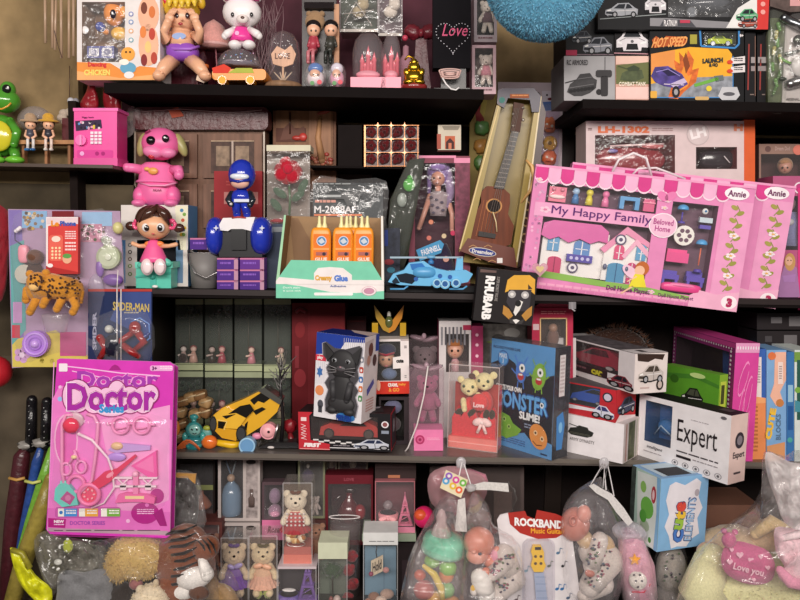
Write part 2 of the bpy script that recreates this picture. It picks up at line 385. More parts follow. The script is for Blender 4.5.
def bear(n, cx, ty, h, fur, dress=None, dd=6, sk=None, name='teddy_bear', feet=None, bow=None, lean=0):   # small plush bear, top of head at ty, height h
    b = n(name); u = h/10.0; k = fur+':f'
    b.ball(cx, ty+u*2.1, dd, u*2.2, u*1.95, k, u*1.8)
    for sg in (-1, 1): b.ball(cx+sg*u*1.6, ty+u*.7, dd, u*.75, u*.75, k, u*.4)
    b.ball(cx, ty+u*2.75, dd-u*1.5, u*.85, u*.65, k, u*.6)
    b.ball(cx, ty+u*2.5, dd-u*2.15, u*.28, u*.22, '1a1210:g')
    for sg in (-1, 1): b.ball(cx+sg*u*.8, ty+u*1.7, dd-u*1.45, u*.2, u*.22, '0c0808:g')
    b.ball(cx, ty+u*5.6, dd, u*1.6, u*2.2, k, u*1.4)
    for sg in (-1, 1):
        b.limb([(cx+sg*u*1.3, ty+u*4.2, dd-u*.3), (cx+sg*u*2.2, ty+u*5.6, dd-u*.8), (cx+sg*u*2.3, ty+u*6.2, dd-u*1.2)], [u*.6, u*.6, u*.65], k)
        b.limb([(cx+sg*u*.8, ty+u*7.4, dd-u*.3), (cx+sg*u*1.1, ty+u*8.8, dd-u*.8), (cx+sg*u*1.2, ty+u*9.3, dd-u*1.6)], [u*.8, u*.75, u*.75], k)
    if dress:
        q = b('dress'); q.lathe(cx, ty+u*7, dd, [(u*2.1, 0), (u*1.8, u*1.5), (u*1.72, u*2.2), (u*1.2, u*3.2)], dress if ':' in dress else dress+':f', n=20, sq=.85)
        if sk: q.skirt(cx, ty+u*7.6, dd, u*2.9, u*1.6, u*2.6, sk if ':' in sk else sk+':f')
    if bow:
        q = b('bow')
        for sg in (-1, 1): q.ball(cx+sg*u*.5, ty+u*.5, dd-u*1.6, u*.6, u*.35, bow+':f', u*.3, rot=sg*20)
        q.ball(cx, ty+u*.5, dd-u*1.8, u*.25, u*.25, bow+':f')
    return b
def dollhead(b, x, y, r, skin, hair, dd, hb=1.12, eyes='2a1c18', nose=True, back=None):
    b.ball(x, y, dd, r, r*1.08, skin, r*.95)
    b('hair').ball(x, y-r*.25, dd+r*.22, r*hb, r*1.05*hb, hair, r*1.0).ball(x, y-r*.75, dd-r*.25, r*.9, r*.45, hair, r*.6)
    for sg in (-1, 1):
        b.ball(x+sg*r*.38, y+r*.1, dd-r*.86, r*.16, r*.17, eyes, r*.12)
    if nose: b.ball(x, y+r*.32, dd-r*.95, r*.08, r*.08, skin)
    b.ball(x, y+r*.58, dd-r*.8, r*.18, r*.05, 'b04048:p', r*.08)
def suction_string(n, x, y0, y1, dd, k='e8e0dc:p', w=.5):
    return n('hanging_string').tube([(x, y0, dd), (x, y1, dd)], w, k, 5)
def car(n, x0, y0, x1, y1, dd, body, win='181c22:g', facing=1, wheel='141414:p', flat=False):   # small side-on car solid: outline extruded in depth
    w = x1-x0; h = y1-y0
    pr = [(0, .8), (0, .5), (.12, .42), (.28, .38), (.42, .1), (.68, .06), (.86, .36), (1, .42), (1, .8)]
    X = (lambda u: x0+u*w) if facing > 0 else (lambda u: x1-u*w)
    n.ext([(X(u), y0+v*h) for u, v in pr][::-1 if facing > 0 else 1], dd, dd+h*.9, body)
    gl = [(.33, .38), (.45, .17), (.66, .14), (.78, .37)]
    n.poly([(X(u), y0+v*h) for u, v in gl], win, dd-.25)
    for u in (.2, .8):
        n.drum(X(u), y0+h*.78, dd-.6, dd+h*.25, h*.22, wheel, kc='b0b0b4:m')
    return n
def flatcar(n, x0, y0, x1, y1, k, dd=-.5, win='20242c', sl=0, fl=1):                 # printed picture of a car in three-quarter view
    w = x1-x0; h = y1-y0; X = (lambda u: x0+u*w) if fl > 0 else (lambda u: x1-u*w)
    Q = lambda pts: [(X(u), y0+v*h+sl*(X(u)-x0)) for u, v in pts]
    n.poly(Q([(0, .75), (.02, .5), (.2, .38), (.38, .08), (.72, .05), (.9, .35), (1, .45), (.98, .8), (.5, .92), (.1, .9)]), k, dd)
    n.poly(Q([(.26, .4), (.42, .14), (.62, .12), (.58, .42)]), win, dd-.1); n.poly(Q([(.62, .42), (.66, .12), (.74, .14), (.84, .38)]), win, dd-.1)
    n.poly(Q([(.02, .72), (.05, .6), (.3, .62), (.3, .78)]), win, dd-.1)
    n.poly(Q([(.06, .52), (.17, .46), (.2, .54), (.08, .58)]), 'f4f2ee', dd-.15)
    n.line(Q([(.34, .56), (.94, .5)]), h*.03, 'e8e4e4', dd-.12); n.line(Q([(.1, .86), (.5, .9), (.96, .76)]), h*.07, '1c1c20', dd-.11); n.line(Q([(.6, .42), (.62, .86)]), h*.02, '20242c', dd-.12)
    for u in (.3, .86):
        n.disc(X(u), y0+h*.78+sl*(X(u)-x0), h*.17, '101012', dd-.15, h*.2); n.disc(X(u), y0+h*.78+sl*(X(u)-x0), h*.1, 'a8a8ac', dd-.2, h*.12)
    return n
def frontcar(n, x0, y0, x1, y1, k, dd=-.5):                                          # printed car seen head on
    w = x1-x0; h = y1-y0; Q = lambda p: [(x0+u*w, y0+v*h) for u, v in p]
    n.poly(Q([(0, .95), (0, .45), (.15, .3), (.28, 0), (.72, 0), (.85, .3), (1, .45), (1, .95)]), k, dd)
    n.poly(Q([(.22, .32), (.32, .06), (.68, .06), (.78, .32)]), '23262c', dd-.1)
    n.line(Q([(.1, .5), (.3, .36), (.7, .36), (.9, .5)]), h*.03, '8c888c', dd-.11); n.disc(x0+w*.5, y0+h*.52, w*.05, '6c686c', dd-.12)
    n.poly(Q([(.3, .9), (.34, .62), (.66, .62), (.7, .9)]), '15161a', dd-.1)
    for a in (0.04, .96): n.poly(Q([(a, .5), (abs(a-.22), .58), (abs(a-.2), .66), (a, .6)]), 'fafafa', dd-.15)
    n.poly(Q([(0, .8), (.2, .78), (.22, .95), (0, .98)]), '15161a', dd-.12); n.poly(Q([(1, .8), (.8, .78), (.78, .95), (1, .98)]), '15161a', dd-.12)
def flower(n, x, y, r, k, kc, dd=-.5):
    for i in range(5): n.disc(x+r*.6*math.cos(i*1.257), y+r*.6*math.sin(i*1.257), r*.45, k, dd, n=9)
    n.disc(x, y, r*.35, kc, dd-.1, n=9)
def mcard(n, x, y, w, h, k, s, tk='fff'): pass
# ---------- wind chime
t = T('wind_chime', 'bamboo-coloured wind chime tubes hanging in front of the sandy wall', 'wind chime', 60, 0, .02)
for x0, x1, a, b in ((45, 45.5, -10, 43), (52.5, 52.5, -10, 48), (56, 55, -10, 50), (61, 61.5, -10, 58), (69, 69, -10, 58), (73.5, 73.5, -10, 56)):
    c = t('chime_tube'); c.tube([(x0, a, random.uniform(-4, 4)), (x1, b, 0)], 1.35, 'b89a80:p')
    t('string').tube([(x0, a, 0), (59, -30, 0)], .3, '6a5040:f', 4)
t('hanging_disc').lathe(59, -30, 0, [(18, 0), (18, 2)], 'a88060:w')
t('knot').tube([(54, 30, -2), (57, 42, -2), (62, 58, -2)], .35, '4a2a20:f', 4)
# ---------- chick carton
t = TY('toy_carton', 'white and orange window carton with orange dancing chick toy beside the wind chime', 'boxed toy', 118, Z1, .015)
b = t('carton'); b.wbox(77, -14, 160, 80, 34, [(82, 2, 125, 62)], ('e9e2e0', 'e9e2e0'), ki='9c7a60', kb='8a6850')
b.poly([(77, 80), (160, 80), (160, 68), (140, 66), (125, 72), (110, 63), (77, 62)], 'ee9444', -.2)
b.poly([(77, 80), (160, 80), (160, 74), (120, 78), (77, 71)], 'f4b070', -.3)
b.text('Dancing', 88, 62, 106.5, 68, 'd83838', -.6, .05); b.text('CHICKEN', 84, 69.5, 110, 75.5, 'f4dc70', -.6, .05)
for y, k in ((14, '5a6ab8'), (22, '4a80c0'), (31, 'e8a050'), (40, '58a0b0')): b.disc(131, y, 2.4, k, -.5).disc(131, y, 1.6, 'f0ecec', -.6)
b.poly(circ(148.5, 14, 10.5, 18)[::-1], 'f4b898', -.4).poly(circ(148.5, 45, 10, 21)[::-1], 'f4b898', -.4)
for x, y, k in ((144, 8, '7a4030'), (152, 12, 'd87840'), (143, 32, 'e88848'), (152, 34, 'c04838'), (148, 47, 'f0c880'), (144, 60, '8a3030'), (154, 58, 'b84838')):
    b.disc(x, y, 3.2, k, -.6, 6)
# printed chick on the lower corner
b.disc(128, 54, 7, 'f0a848', -.6).disc(128, 68, 8, '68a8c8', -.7, 6).disc(129, 75, 5, 'f0ecec', -.8, 3.5).disc(126, 52, 1, '201010', -.8).disc(130, 52, 1, '201010', -.8).disc(124, 62, 5, 'fff4e8', -.8, 3)
film(t, 82, 2, 125, 62, 1)
c = t('toy_chick'); c.ball(114, 14, 12, 10, 12, 'f49434:g').ball(120, 34, 12, 9, 7, 'f4b83c:g').limb([(106, 32, 12), (100, 30, 10)], [3, 2], 'f49434:g')
c.ball(100.5, 27, 8, 5, 5, '3848a0:g', rot=20); c.ball(113, 14, 1.5, 3, 4.5, '2a2430:g', 2).ball(112.4, 13, -.2, 1, 1.4, 'ffffff:g', .8); c.ball(124, 12, 10, 4, 6, 'f8a848:g')
c = t('control_unit'); c.box(87, 46, 114, 58, 6, 16, '3a3c88:p')
for x in (94, 107): c.rect(x-5, 48, x+5, 56, 'b8b4bc:p', 5.4).disc(x, 52, 3.4, '8a88a0', 5.0)
t('tag').ball(85, 30, 2, 4, 4, 'f4f0f0:g', 1, e=1.2)
# ---------- blond baby doll
t = TY('baby_doll', 'yellow-haired baby doll in purple pants holding its hands over its eyes', 'doll', 182, Z1, .03)
b = t('body'); sk = 'ecb490:p'
b.ball(182, 18, 6, 15, 14, sk, 13); b.limb([(182, 34, 8), (182, 48, 6)], [11, 12], sk)
for sg in (-1, 1):
    b.limb([(182+sg*12, 35, 4), (182+sg*17.5, 40, -3), (182+sg*17.5, 31, -8), (182+sg*14, 22, -10)], [4, 4.6, 4.2, 4], sk)
    b.ball(182+sg*12.5, 17.5, -9.5, 4.6, 4.6, sk, 2.5, rot=sg*-20)
    for i in range(4): b.limb([(182+sg*(13-i*1.6), 15-i*.4, -11), (182+sg*(11-i*1.9), 9.5-i*.3+abs(i-1)*.8, -10.5)], 1.1, sk, 6)
    b.limb([(182+sg*9, 60, 3), (182+sg*17, 67, -6), (182+sg*22, 74, -12)], [7.5, 7, 5.5], sk)
    b.ball(182+sg*23, 76, -16, 6, 5, sk, 7)
    for i in range(4): b.ball(182+sg*(20+i*2.2), 72.5+i*.6, -20, 1.3, 1.4, sk, 1.2, nu=8, nv=5)
    b.ball(182+sg*5.2, 15.5, -6.6, 2, 2.6, '3a2a30:g', 1)
b.ball(182, 19.5, -8, 1.3, 1.1, sk, 1.5)
b.ball(180.5, 23.8, -8.5, 2.4, 1.4, 'a83038:g', 1)
b.disc(179, 36, 7, '9ab0dc', -4.4, 3.4)
h = t('hair'); h.ball(182, 9, 9, 18, 13, 'e8bc34:p', 15, wob=.12, fz=5)
for i in range(5): h.limb([(182+(i-2)*6, -2, -5), (182+(i-2)*6.4, 6.5-abs(i-2)*.6, -9)], [4.6, 1.4], 'e8c440:p', 7)
for sg in (-1, 1): h.ball(182+sg*18, 1, 6, 5, 8, 'e8bc34:p', 5, rot=sg*20)
t('ribbon').limb([(162, -2, 4), (168, 3, 2)], [2, 3], 'e03a48:p')
q = t('pants'); q.ball(183, 53, 5, 16, 9.5, '9452c0:p', 12, e=.75).tube([(167, 47, 0), (175, 49, -7), (190, 49, -7), (199, 46.5, 0)], 1.6, 'a868d0:p')
# ---------- dark parcels behind
t = TY('gift_parcel', 'dark red wrapped parcel behind the yellow-haired baby doll', 'parcel', 178, Z1, .13)
t.box(160, 30, 205, t.by, 0, 40, '6a2030:k40')
t = TY('toy_umbrella', 'pink little parasol standing between the baby doll and the white bear toy', 'parasol', 216, Z1, .12)
t('canopy').lathe(214, 44, 0, [(18, -4), (15, 8), (9, 18), (0, 24)], 'e8a8a0:f', n=8); t('pole').tube([(214, 22, 0), (218, 84, 0)], .8, 'b07078:w'); t('frill').lathe(214, 47, 0, [(18.6, -1), (18, 1.5)], 'f0c0bc:f', n=16)
t = TY('candy_bottle', 'small dark figurine with orange stripe behind the bear toy base', 'figurine', 204, Z1, .06)
t('body').lathe(203, 80, 0, [(5, -4), (5.5, 8), (3, 16), (4, 22), (0, 28)], '3a2028:g'); t('ribbon').lathe(203, 68, 0, [(5.8, 0), (5.8, 3)], 'e87838:p')
t = TY('paper_fan', 'small cream folded paper gift leaning by the bear toy base', 'paper gift', 202, Z1, .01)
t.ext([(199, 67), (212, 77), (204, 83), (196, 80)], -1, 2, 'e4c0a0:p')
# ---------- white bear toy on domed base
t = TY('musical_toy', 'white bear in a pink dress on a glittering dome with orange wheeled base', 'toy', 239, Z1, .015)
w = 'f4eeee:p'; b = t('bear_figure')
b.ball(242, 13, 6, 19.5, 15.5, w, 14)
for sg in (-1, 1): b.ball(242+sg*14, -3, 8, 6, 6, w, 4)
for sg in (-1, 1): b.ball(242+sg*9.5, 14.5, -6.6, 1.7, 2.2, '141010:g', 1)
b.ball(242.5, 19, -7.4, 6, 4.4, 'ece0dc:p', 3.5).ball(242.5, 17.4, -11, 2, 1.4, '5a3c34:g', 1.2)
b.ball(242, 37, 6, 9, 9, w, 8)
for sg in (-1, 1):
    b.limb([(242+sg*8, 30, 3), (242+sg*15, 34, -2), (242+sg*17, 36, -2)], [3.5, 4, 3.6], w)
    b.ball(242+sg*7, 45, -4, 6.5, 4.6, w, 7)
q = b('dress'); q.lathe(242, 42, 5, [(12.5, 0), (10, 6), (8, 12), (6, 14)], 'e8409c:p', sq=.9); q.disc(237, 33, 2.2, 'f8b0d8', -5.2)
q = t('cap'); q.ball(242, 0, 5, 17.5, 9, 'e8489c:f', 14, a0=-5)
q = t('dome'); q.ball(239, 67, 6, 22, 18, 'e8e4ea:t16', 18, a0=0, nv=8)
q = t('glitter')
R = random.Random(3)
for i in range(26): q.ball(239+R.uniform(-16, 16), 62-R.uniform(0, 9), 4+R.uniform(-5, 8), .7, .7, R.choice(['ffffff:g', '6a8ae0:g', 'f0c0e0:g', '9adbe0:g']), nu=6, nv=4)
q.lathe(239, 66, 6, [(19, 0), (16, 3), (0, 5)], '7a707c:g')
q = t('base'); q.ext(rrect(212, 69, 266, 80, 4)[::-1], -6, 26, 'e89020:p').poly([(212, 68), (224, 64), (231, 68), (228, 73), (213, 73)], 'd83c28', -6.4).poly([(228, 73), (236, 68), (252, 68), (254, 73)], 'b0b848', -6.4)
for x in (222, 250): t('wheel').drum(x, 80, -8, 4, 4.5, 'd88818:g', kc='f0b848')
# ---------- dry twigs behind
t = TY('twig_ornament', 'bare dark branch ornament rising behind the glass love dome', 'ornament', 262, Z1, .22)
R = random.Random(5)
for i in range(26):
    x = 262+R.uniform(-4, 4); y = 85; pts = [(x, y, 0)]
    for j in range(5): x += R.uniform(-7, 8); y -= R.uniform(12, 20); pts.append((x, y, R.uniform(-8, 8)))
    t.tube(pts, [1.1, .9, .7, .6, .5, .3], '8a6a70:p', 4)
# ---------- glass dome with love plaque
t = TY('glass_dome', 'clear glass dome with a wooden love tag, left of the figurines', 'glass dome', 281, Z1, .05)
t('base').lathe(283.5, t.by, 0, [(19, 0), (19, 4), (17, 6)], '8a6a50:w')
t('dome').lathe(283.5, 86, 0, [(16, 0), (16.5, 30), (15, 42), (10, 50), (0, 54)], 'e8e0e4:t10', n=24)
q = t('plaque'); q.ext([(271, 54), (277, 46), (285, 50), (291, 45), (296, 54), (293, 64), (284, 67), (273, 64)], -1, 1, 'e0b090:w'); q.text('LOVE', 275, 53, 290, 59, '5a3020', -1.5, .02)
q.line([(283, 66), (283, 82)], 2, 'd0a888', 0)
for i in range(4): q.tube([(283, 82, 0), (274+i*6, 72, -2)], [1, .5], 'c8b098:f', 5)
R = random.Random(9); q = t('glitter')
for i in range(16): q.ball(283+R.uniform(-11, 11), 46-R.uniform(0, 12), R.uniform(-6, 6), .5, .5, 'ffffff:g', nu=5, nv=3)
# ---------- framed couple figurines
t = TY('couple_figurines', 'dark and cream frame with a bear plaque above a seated doll couple', 'figurine', 322, Z1, .1)
q = t('frame'); q.box(302, -6, 336, t.by, 3, 10, '231718:p').box(334, 4, 339, 64, 0, 8, 'c09070:w').box(304, 2, 334, 8, -4, 3, '1a1214:f')
q = t('plaque'); q.ball(315, 22, 2, 10, 11, 'a08060:f', 5).ball(309, 14, 1, 3, 3, 'a08060:f').ball(322, 14, 1, 3, 3, 'a08060:f').ball(315, 25, -2.5, 3, 2, '4a3020:g', 2)
for x, hc, bc, dy in ((313.5, '1a1010:g', 'b04050:p', 0), (331, '140e0e:g', '3a3a34:p', 0)):
    d = t('seated_doll'); d.ball(x, 30, -6, 6.5, 7, 'eeb898:p', 6).ball(x, 26, -4.4, 7.4, 6, hc, 6.6); d.limb([(x, 38, -5), (x-1, 50, -5)], [4, 5], bc)
    for sg in (-1, 1):
        d.ball(x+sg*2.3, 30.5, -11.6, .9, 1, '1a1010:g', .6); d.limb([(x+sg*3, 38, -6), (x+sg*5, 46, -8)], 1.6, bc, 6)
        d.limb([(x+sg*2, 50, -6), (x+sg*2.4-3, 52, -12), (x+sg*2.4-3, 62, -12)], 1.9, 'c87880:p' if x < 320 else '2c302c:p', 6)
# ---------- two swaddled dolls in clear capsules
def capsule(x, w, cap, lab, bc):
    t = TY('capsule_doll', lab, 'capsule toy', x, Z1, .03, group='capsule dolls below the seated couple')
    t('capsule').lathe(x, 87, 0, [(w*.85, 0), (w, 4), (w, 14), (w*.8, 20), (0, 25)], 'f0e8ee:t14')
    d = t('doll'); d.ball(x, 79, 0, w*.78, 9, bc, w*.6).ball(x-.5, 74, -w*.3, w*.5, 5, 'f0b898:p').ball(x, 69, 0, w*.7, 6, cap, w*.6)
    for sg in (-1, 1): d.ball(x+sg*2.2, 74.5, -w*.3-4.6, .8, .9, '20140e:g')
    d.disc(x+w*.35, 82, 2.4, 'e85a68', -w*.75).disc(x-w*.3, 83, 2.2, '6aa868', -w*.75)
capsule(315.5, 11, '4a7ac0:g', 'capsule doll with a blue cap, larger of the two below the seated couple', 'e8d8dc:p')
capsule(337, 9, 'e8e0ee:g', 'capsule doll with a pale cap, narrower of the two below the seated couple', 'e0a0b8:p')
# ---------- clear boxes with cats / bears at the very top
def bearbox(x0, y0, x1, y1, lab, d, k, bk, y=.09, base='d8b8bc', by=None, n2=1):
    t = T('bear_gift_box', lab, 'boxed bear', (x0+x1)/2, y1, y, group='boxed bears near the top edge')
    q = t('carton'); q.wbox(x0, y0, x1, y1, 30, [(x0+3, y0+3, x1-3, y1-7)], base, ki=bk)
    h = (y1-y0)*.62
    for i in range(n2): bear(t, x0+(x1-x0)*(i+1)/(n2+1)+2, y1-9-h, h, d, k, dd=8)
    film(t, x0+3, y0+3, x1-3, y1-7, .6, 'ffffff:t10'); q.lines(x0+4, y1-5, x1-4, y1-2, 1, '8a6a70')
    return t
def topclear(x0, x1, y1, lab, dd, k):
    t = T('clear_gift_box', lab, 'gift box', (x0+x1)/2, y1, .16)
    case(t, x0, -12, x1, y1, 26, base='c8c0b8', bh=3)
    b = t('plush_cat'); b.ball((x0+x1)/2, 12, 10, 7, 6, k, 5).ball((x0+x1)/2+4, 5, 7, 6, 5.5, k, 5)
    for sg in (-1, 1): b.lathe((x0+x1)/2+4+sg*4, 2, 7, [(1.8, 0), (0, 4)], k, 6)
    t('card_back').rect(x0+1, -12, x1-1, y1-1, dd, 22)
    return t
t = topclear(340, 378, 32, 'clear box with a small cat figure on a swing above the pink domes', '3c4438:x', 'b8a888:f')
q = t('swing_frame'); q.tube([(344, 24, 3), (356, 2, 3), (372, 26, 3)], .6, 'c8c0b8:p', 4).tube([(344, 14, 3), (374, 10, 3)], .5, 'c8c0b8:p', 4)
t = topclear(379, 402, 36, 'clear box with pale bear beside the cat swing box', '5a4a50:x', 'e0d4c8:f')
# ---------- pink snow domes
def pinkdome(x, w, lab, castle=True):
    t = TY('snow_dome', lab, 'snow dome', x, Z1, .03, group='tall domes on pink bases')
    t('base').box(x-w, 77, x+w, t.by, -4, 26, 'f088a0:p')
    t('dome').lathe(x, 77, 8, [(w*.9, 0), (w*.92, 24), (w*.8, 34), (w*.5, 41), (0, 43)], 'f0e0e6:t14')
    q = t('castle')
    for dx, h in ((-6, 22), (0, 30), (6, 24), (3, 16), (-3, 14)):
        if abs(dx) < w*.7: q.lathe(x+dx, 76, 6+abs(dx)*.5, [(2.6, 0), (2.1, h*.6), (2.8, h*.62), (0, h)], 'f07888:g', 10)
    q.ball(x, 75, 5, w*.7, 4.5, 'f0a0b0:p')
pinkdome(368, 17.5, 'tall clear dome with pink castle on a pink base, wider one'); pinkdome(391, 10, 'narrower dome with pink castle beside the gold buddha')
# ---------- maroon gift bow object
t = TY('ribbon_bow', 'dark maroon satin bow behind the gold figurine', 'bow', 420, Z1, .14)
for sg in (-1, 1): t.ball(421+sg*8, 32, 0, 9, 7, '6a1c28:k30', 5, rot=sg*18, wob=.3)
t.ball(421, 33, -4, 3, 4, '7a2430:k30').ext([(416, 38), (426, 38), (432, t.by), (412, t.by)], 0, 3, '58202a:k40')
t = TY('pink_gift_bottle', 'slim pink ribboned bottle between the snow dome and gold figurine', 'bottle', 405, Z1, .1)
t('bottle').lathe(405, t.by, 0, [(7, 0), (7, 34), (3, 40), (3, 48), (0, 50)], 'd8a0b0:t40'); t('stopper').ball(405, 38, 0, 3, 3, 'c04058:p')
# ---------- gold figurine
t = TY('gold_figurine', 'small shiny golden seated figurine on a red base', 'figurine', 414, Z1, .02)
g = 'c8a030:m25'; q = t('figure'); q.ball(414, 78, 0, 10, 8, g, 8).ball(414, 68, -1, 6.5, 6, g, 5).ball(414, 62.5, -1, 3.8, 4, g, 3.8).ball(407, 73, -2, 3.5, 5, g, 3, rot=20).ball(421, 73, -2, 3.5, 5, g, 3, rot=-20).ball(409, 82, -6, 6, 3, g, 4).ball(419, 82, -6, 6, 3, g, 4)
for sg in (-1, 1): q.ball(414+sg*3.9, 63, -1, .8, 1.8, g)
q.tube([(405, 60, 2), (408, 56, 2), (414, 58, 0)], 1.1, g, 5)
t('base').lathe(414, t.by, 0, [(13, 0), (13, 4), (11, 6)], '8a2828:g', sq=.7)
# ---------- black gift bag
t = TY('gift_bag', 'tall black gift bag with pink love lettering and a silver heart outline', 'gift bag', 452, Z1, .04)
q = t('bag'); q.box(433, -20, 471, 68, 0, 16, '141216:d')
h = heart(453, 36, 17, 40)
for x, y in h: q.disc(x, y, .5, 'd8d4dc', -.3, n=6)
q.text('Love', 443.5, 24, 468, 36, 'd85880', -.5, .0, sh=.25)
t('stand').box(441, 68, 466, t.by, 2, 14, '1a1416:p').box(434, 88, 470, t.by+.5, 0, 16, '1c1618:p')
t = TY('ribbon_spool', 'coiled pale pink ribbon at the foot of the black gift bag', 'ribbon', 450, Z1, .012)
for i in range(4): t.ring(450, 71+i*1.8, 0, 11-i*.7, .7, 'd8b0a8:p', ry=2.2)
t = T('price_hook', 'white curved plastic hook under the black gift bag', 'hook', 450, 85, -.006)
t.tube([(442.5, 78, 0), (446, 84, 0), (451, 89, 0), (456, 90, 0), (459, 87.5, 0)], .8, 'f0ecec:p')
# ---------- boxed pink bears
bearbox(474, -10, 497, 42, 'boxed cream bear on dark card, upper one right of the black gift bag', 'e8dcd0', '6a5058', '2e2624:x', y=.1, base='bcaeb4')
t = bearbox(472, 45, 496, 94, 'boxed pink-dressed bear, lower one right of the black gift bag', 'ecdcd0', 'e89aa8', '7a6460:x', y=.1, base='e0bcc4')
# ---------- frog
t = TY('frog_toy', 'green plastic frog with a yellow belly at the left edge', 'toy', 9, Z0, .06)
g = '4f9a30:g'; b = t('body'); b.ball(5, 101, 4, 15, 12, g, 12).ball(2, 136, 4, 17, 21, g, 14)
for x in (-9, 8): b.ball(x, 90, 2, 7.5, 8.5, g, 7)
t('belly').ball(-1, 136, -8, 13, 15, 'd8cc30:g', 5)
for x, in ((6.5,), (-10,)):
    e = t('eye'); e.ball(x, 89, -3.6, 4.4, 4.6, '0e1410:g', 2.5).ball(x+1.4, 87.4, -5.8, 1.1, 1.1, 'ffffff:g', .6)
t('mouth').tube([(-8, 108, -7), (2, 109, -8.6), (8, 106, -7.8), (11, 103, -6)], .9, 'e8a840:g')
for p in ([(10, 122, 0), (17, 132, -4), (14, 144, -6)],): b.limb(p, [5, 4.4, 4], g)
for x in (-5, 14): b.limb([(x, 150, 0), (x+2, 158, -8)], [6, 4], g).ball(x+1, 160, -12, 9, 4, '74c83c:g', 8)
t('blue_tip').ball(28, 149.5, -8, 4, 1.6, '3a80c0:g')
# ---------- bench with two dolls
t = TY('mini_bench', 'tiny wooden bench the two straw-hat dolls sit on', 'bench', 46, Z0, .07)
t('seat').box(19, 140, 74, 144, -6, 12, 'b08058:w')
for x in (23, 46, 69): t('leg').box(x-1.3, 144, x+1.3, t.by, -2, 4, '9a6a48:w')
t('backrest').box(62, 118, 72, 140, 6, 10, '5a2428:w')
def hatdoll(x, hat, hk, sh, lab, shorts, foot):
    t = T('straw_hat_doll', lab, 'doll', x, 140, .055, group='small seated dolls on the bench')
    b = t('body'); b.ball(x, 125, 0, 5.2, 5, 'f0bc9c:p', 5).limb([(x, 130, 1), (x, 138, 1)], [3.6, 4.4], sh)
    for sg in (-1, 1):
        b.ball(x+sg*2, 125.6, -4.8, .7, .8, '201410:g', .5); b.limb([(x+sg*4, 131, 0), (x+sg*5.4, 136, -2), (x+sg*2, 138, -5)], 1.3, 'f0bc9c:p', 6)
    h = t('hat'); h.lathe(x, 121, 0, [(10, -1), (9.5, .4), (6, 1), (5.4, 5), (3, 7.5), (0, 8)], hat, sq=.9); h.lathe(x, 122, 0, [(6.2, 0), (6, 1.6)], hk, sq=.9)
    q = t('legs')
    for sg in (-1, 1): q.limb([(x+sg*2.6, 139, -2), (x+sg*2.8, 140, -9), (x+sg*2.8, 148, -9)], 1.5, shorts, 6).ball(x+sg*2.8, 149.5, -10, 1.9, 1.5, foot, 2.8)
    t('hair').ball(x, 123.5, 1.5, 6, 5.5, '3a201a:p', 5)
hatdoll(30.5, 'b89878:f', 'a07a60:f', '4a4a58:p', 'small doll in a brown straw hat, nearer the frog', 'e8e0dc:p', '2c6aa8:p')
hatdoll(48.5, 'd8a438:f', '3a2420:f', '34343e:p', 'small doll in a yellow straw hat, nearer the pink money box', 'f0d8cc:p', 'e8e0d8:p')
t = TY('plush_bundle', 'small grey frilly plastic-wrapped bundle behind the straw-hat dolls', 'bundle', 34, Z0, .1)
t.bag(circ(34, 119, 17, 13, 20)[::-1], 8, 'a89c98:t55', 0, .25, seed=4)
t = T('fabric_flower', 'pale fabric flower behind the bench beside the money box', 'flower', 68, 124, .1)
for i in range(6): t.ball(68+6*math.cos(i), 117+5*math.sin(i), -i % 3, 5, 4, 'b8a898:f', 3)
t = T('glass_bead_hook', 'small clear hook on the wall above the money box', 'hook', 71, 103, WL-.01)
t('hook').ball(71, 101, 0, 3.5, 3.5, 'c8c8d0:g').ball(76, 102, 0, 3, 4, '9a98a0:g').tube([(69.5, 66, 0), (69.5, 98, 0)], .4, '5a4030:p', 4)
for x0, lab, g in ((91, 'dark red satin pouch above the money box, left one', 1), (110, 'dark red satin pouch above the money box, right one', 2)):
    t = T('satin_pouch', lab, 'pouch', x0, 106, .09, group='red satin pouches')
    o = [(x0-2, 82), (x0+3, 82), (x0+5, 90), (x0+8, 102), (x0+5, 110), (x0-6, 111), (x0-11, 104), (x0-5, 92)] if g == 1 else [(x0-5, 84), (x0+1, 83), (x0+6, 92), (x0+11, 102), (x0+9, 122), (x0+1, 118), (x0-6, 106), (x0-7, 94)]
    t('pouch').bag(o[::-1], 5, '8a1a24:k30', 0, .2, seed=g); t('ribbon').tube([(x0-1, 88, -4), (x0+2, 60, 0)], .5, '7a1820:f', 4)
# ---------- pink money box
t = TY('money_box', 'pink toy safe money box with white keypad on the narrow shelf', 'money box', 96, Z0, .03)
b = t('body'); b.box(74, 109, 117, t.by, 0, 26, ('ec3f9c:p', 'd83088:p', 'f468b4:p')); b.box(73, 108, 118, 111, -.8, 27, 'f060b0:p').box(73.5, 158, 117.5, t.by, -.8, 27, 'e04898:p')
b.text('Piggy bank', 82, 116.5, 94, 118.5, '5a1848', -.5, .02)
b.poly([(75, 121), (101, 119.5), (102, 128), (76, 131)], '3a2a48', -.4)
R = random.Random(2)
for i in range(16): b.disc(77+R.random()*23, 121+R.random()*7.5, 1.3, R.choice(['e8d8e0', '6a9ad0', 'e8c850', '201828', 'f0a0c0']), -.5, n=7)
for r in range(4):
    for c in range(3): t('key').box(90.4+c*4, 131.5+r*3.3, 93.4+c*4, 133.9+r*3.3, -1.6, 0, 'f8e4f0:p')
q = t('dial'); q.drum(80.5, 140, -3, 0, 5.4, 'f470b8:p'); q.box(79.5, 135, 81.5, 145, -4.5, -3, 'f890c8:p')
b.poly(rrect(77, 150, 113, 158, 1.5)[::-1], 'e0489c', -.3).disc(82, 153.5, 2.2, 'f0b0e0', -.6).disc(97, 153.5, 2, 'b02878', -.6).disc(103, 153.5, 2, 'b02878', -.6)
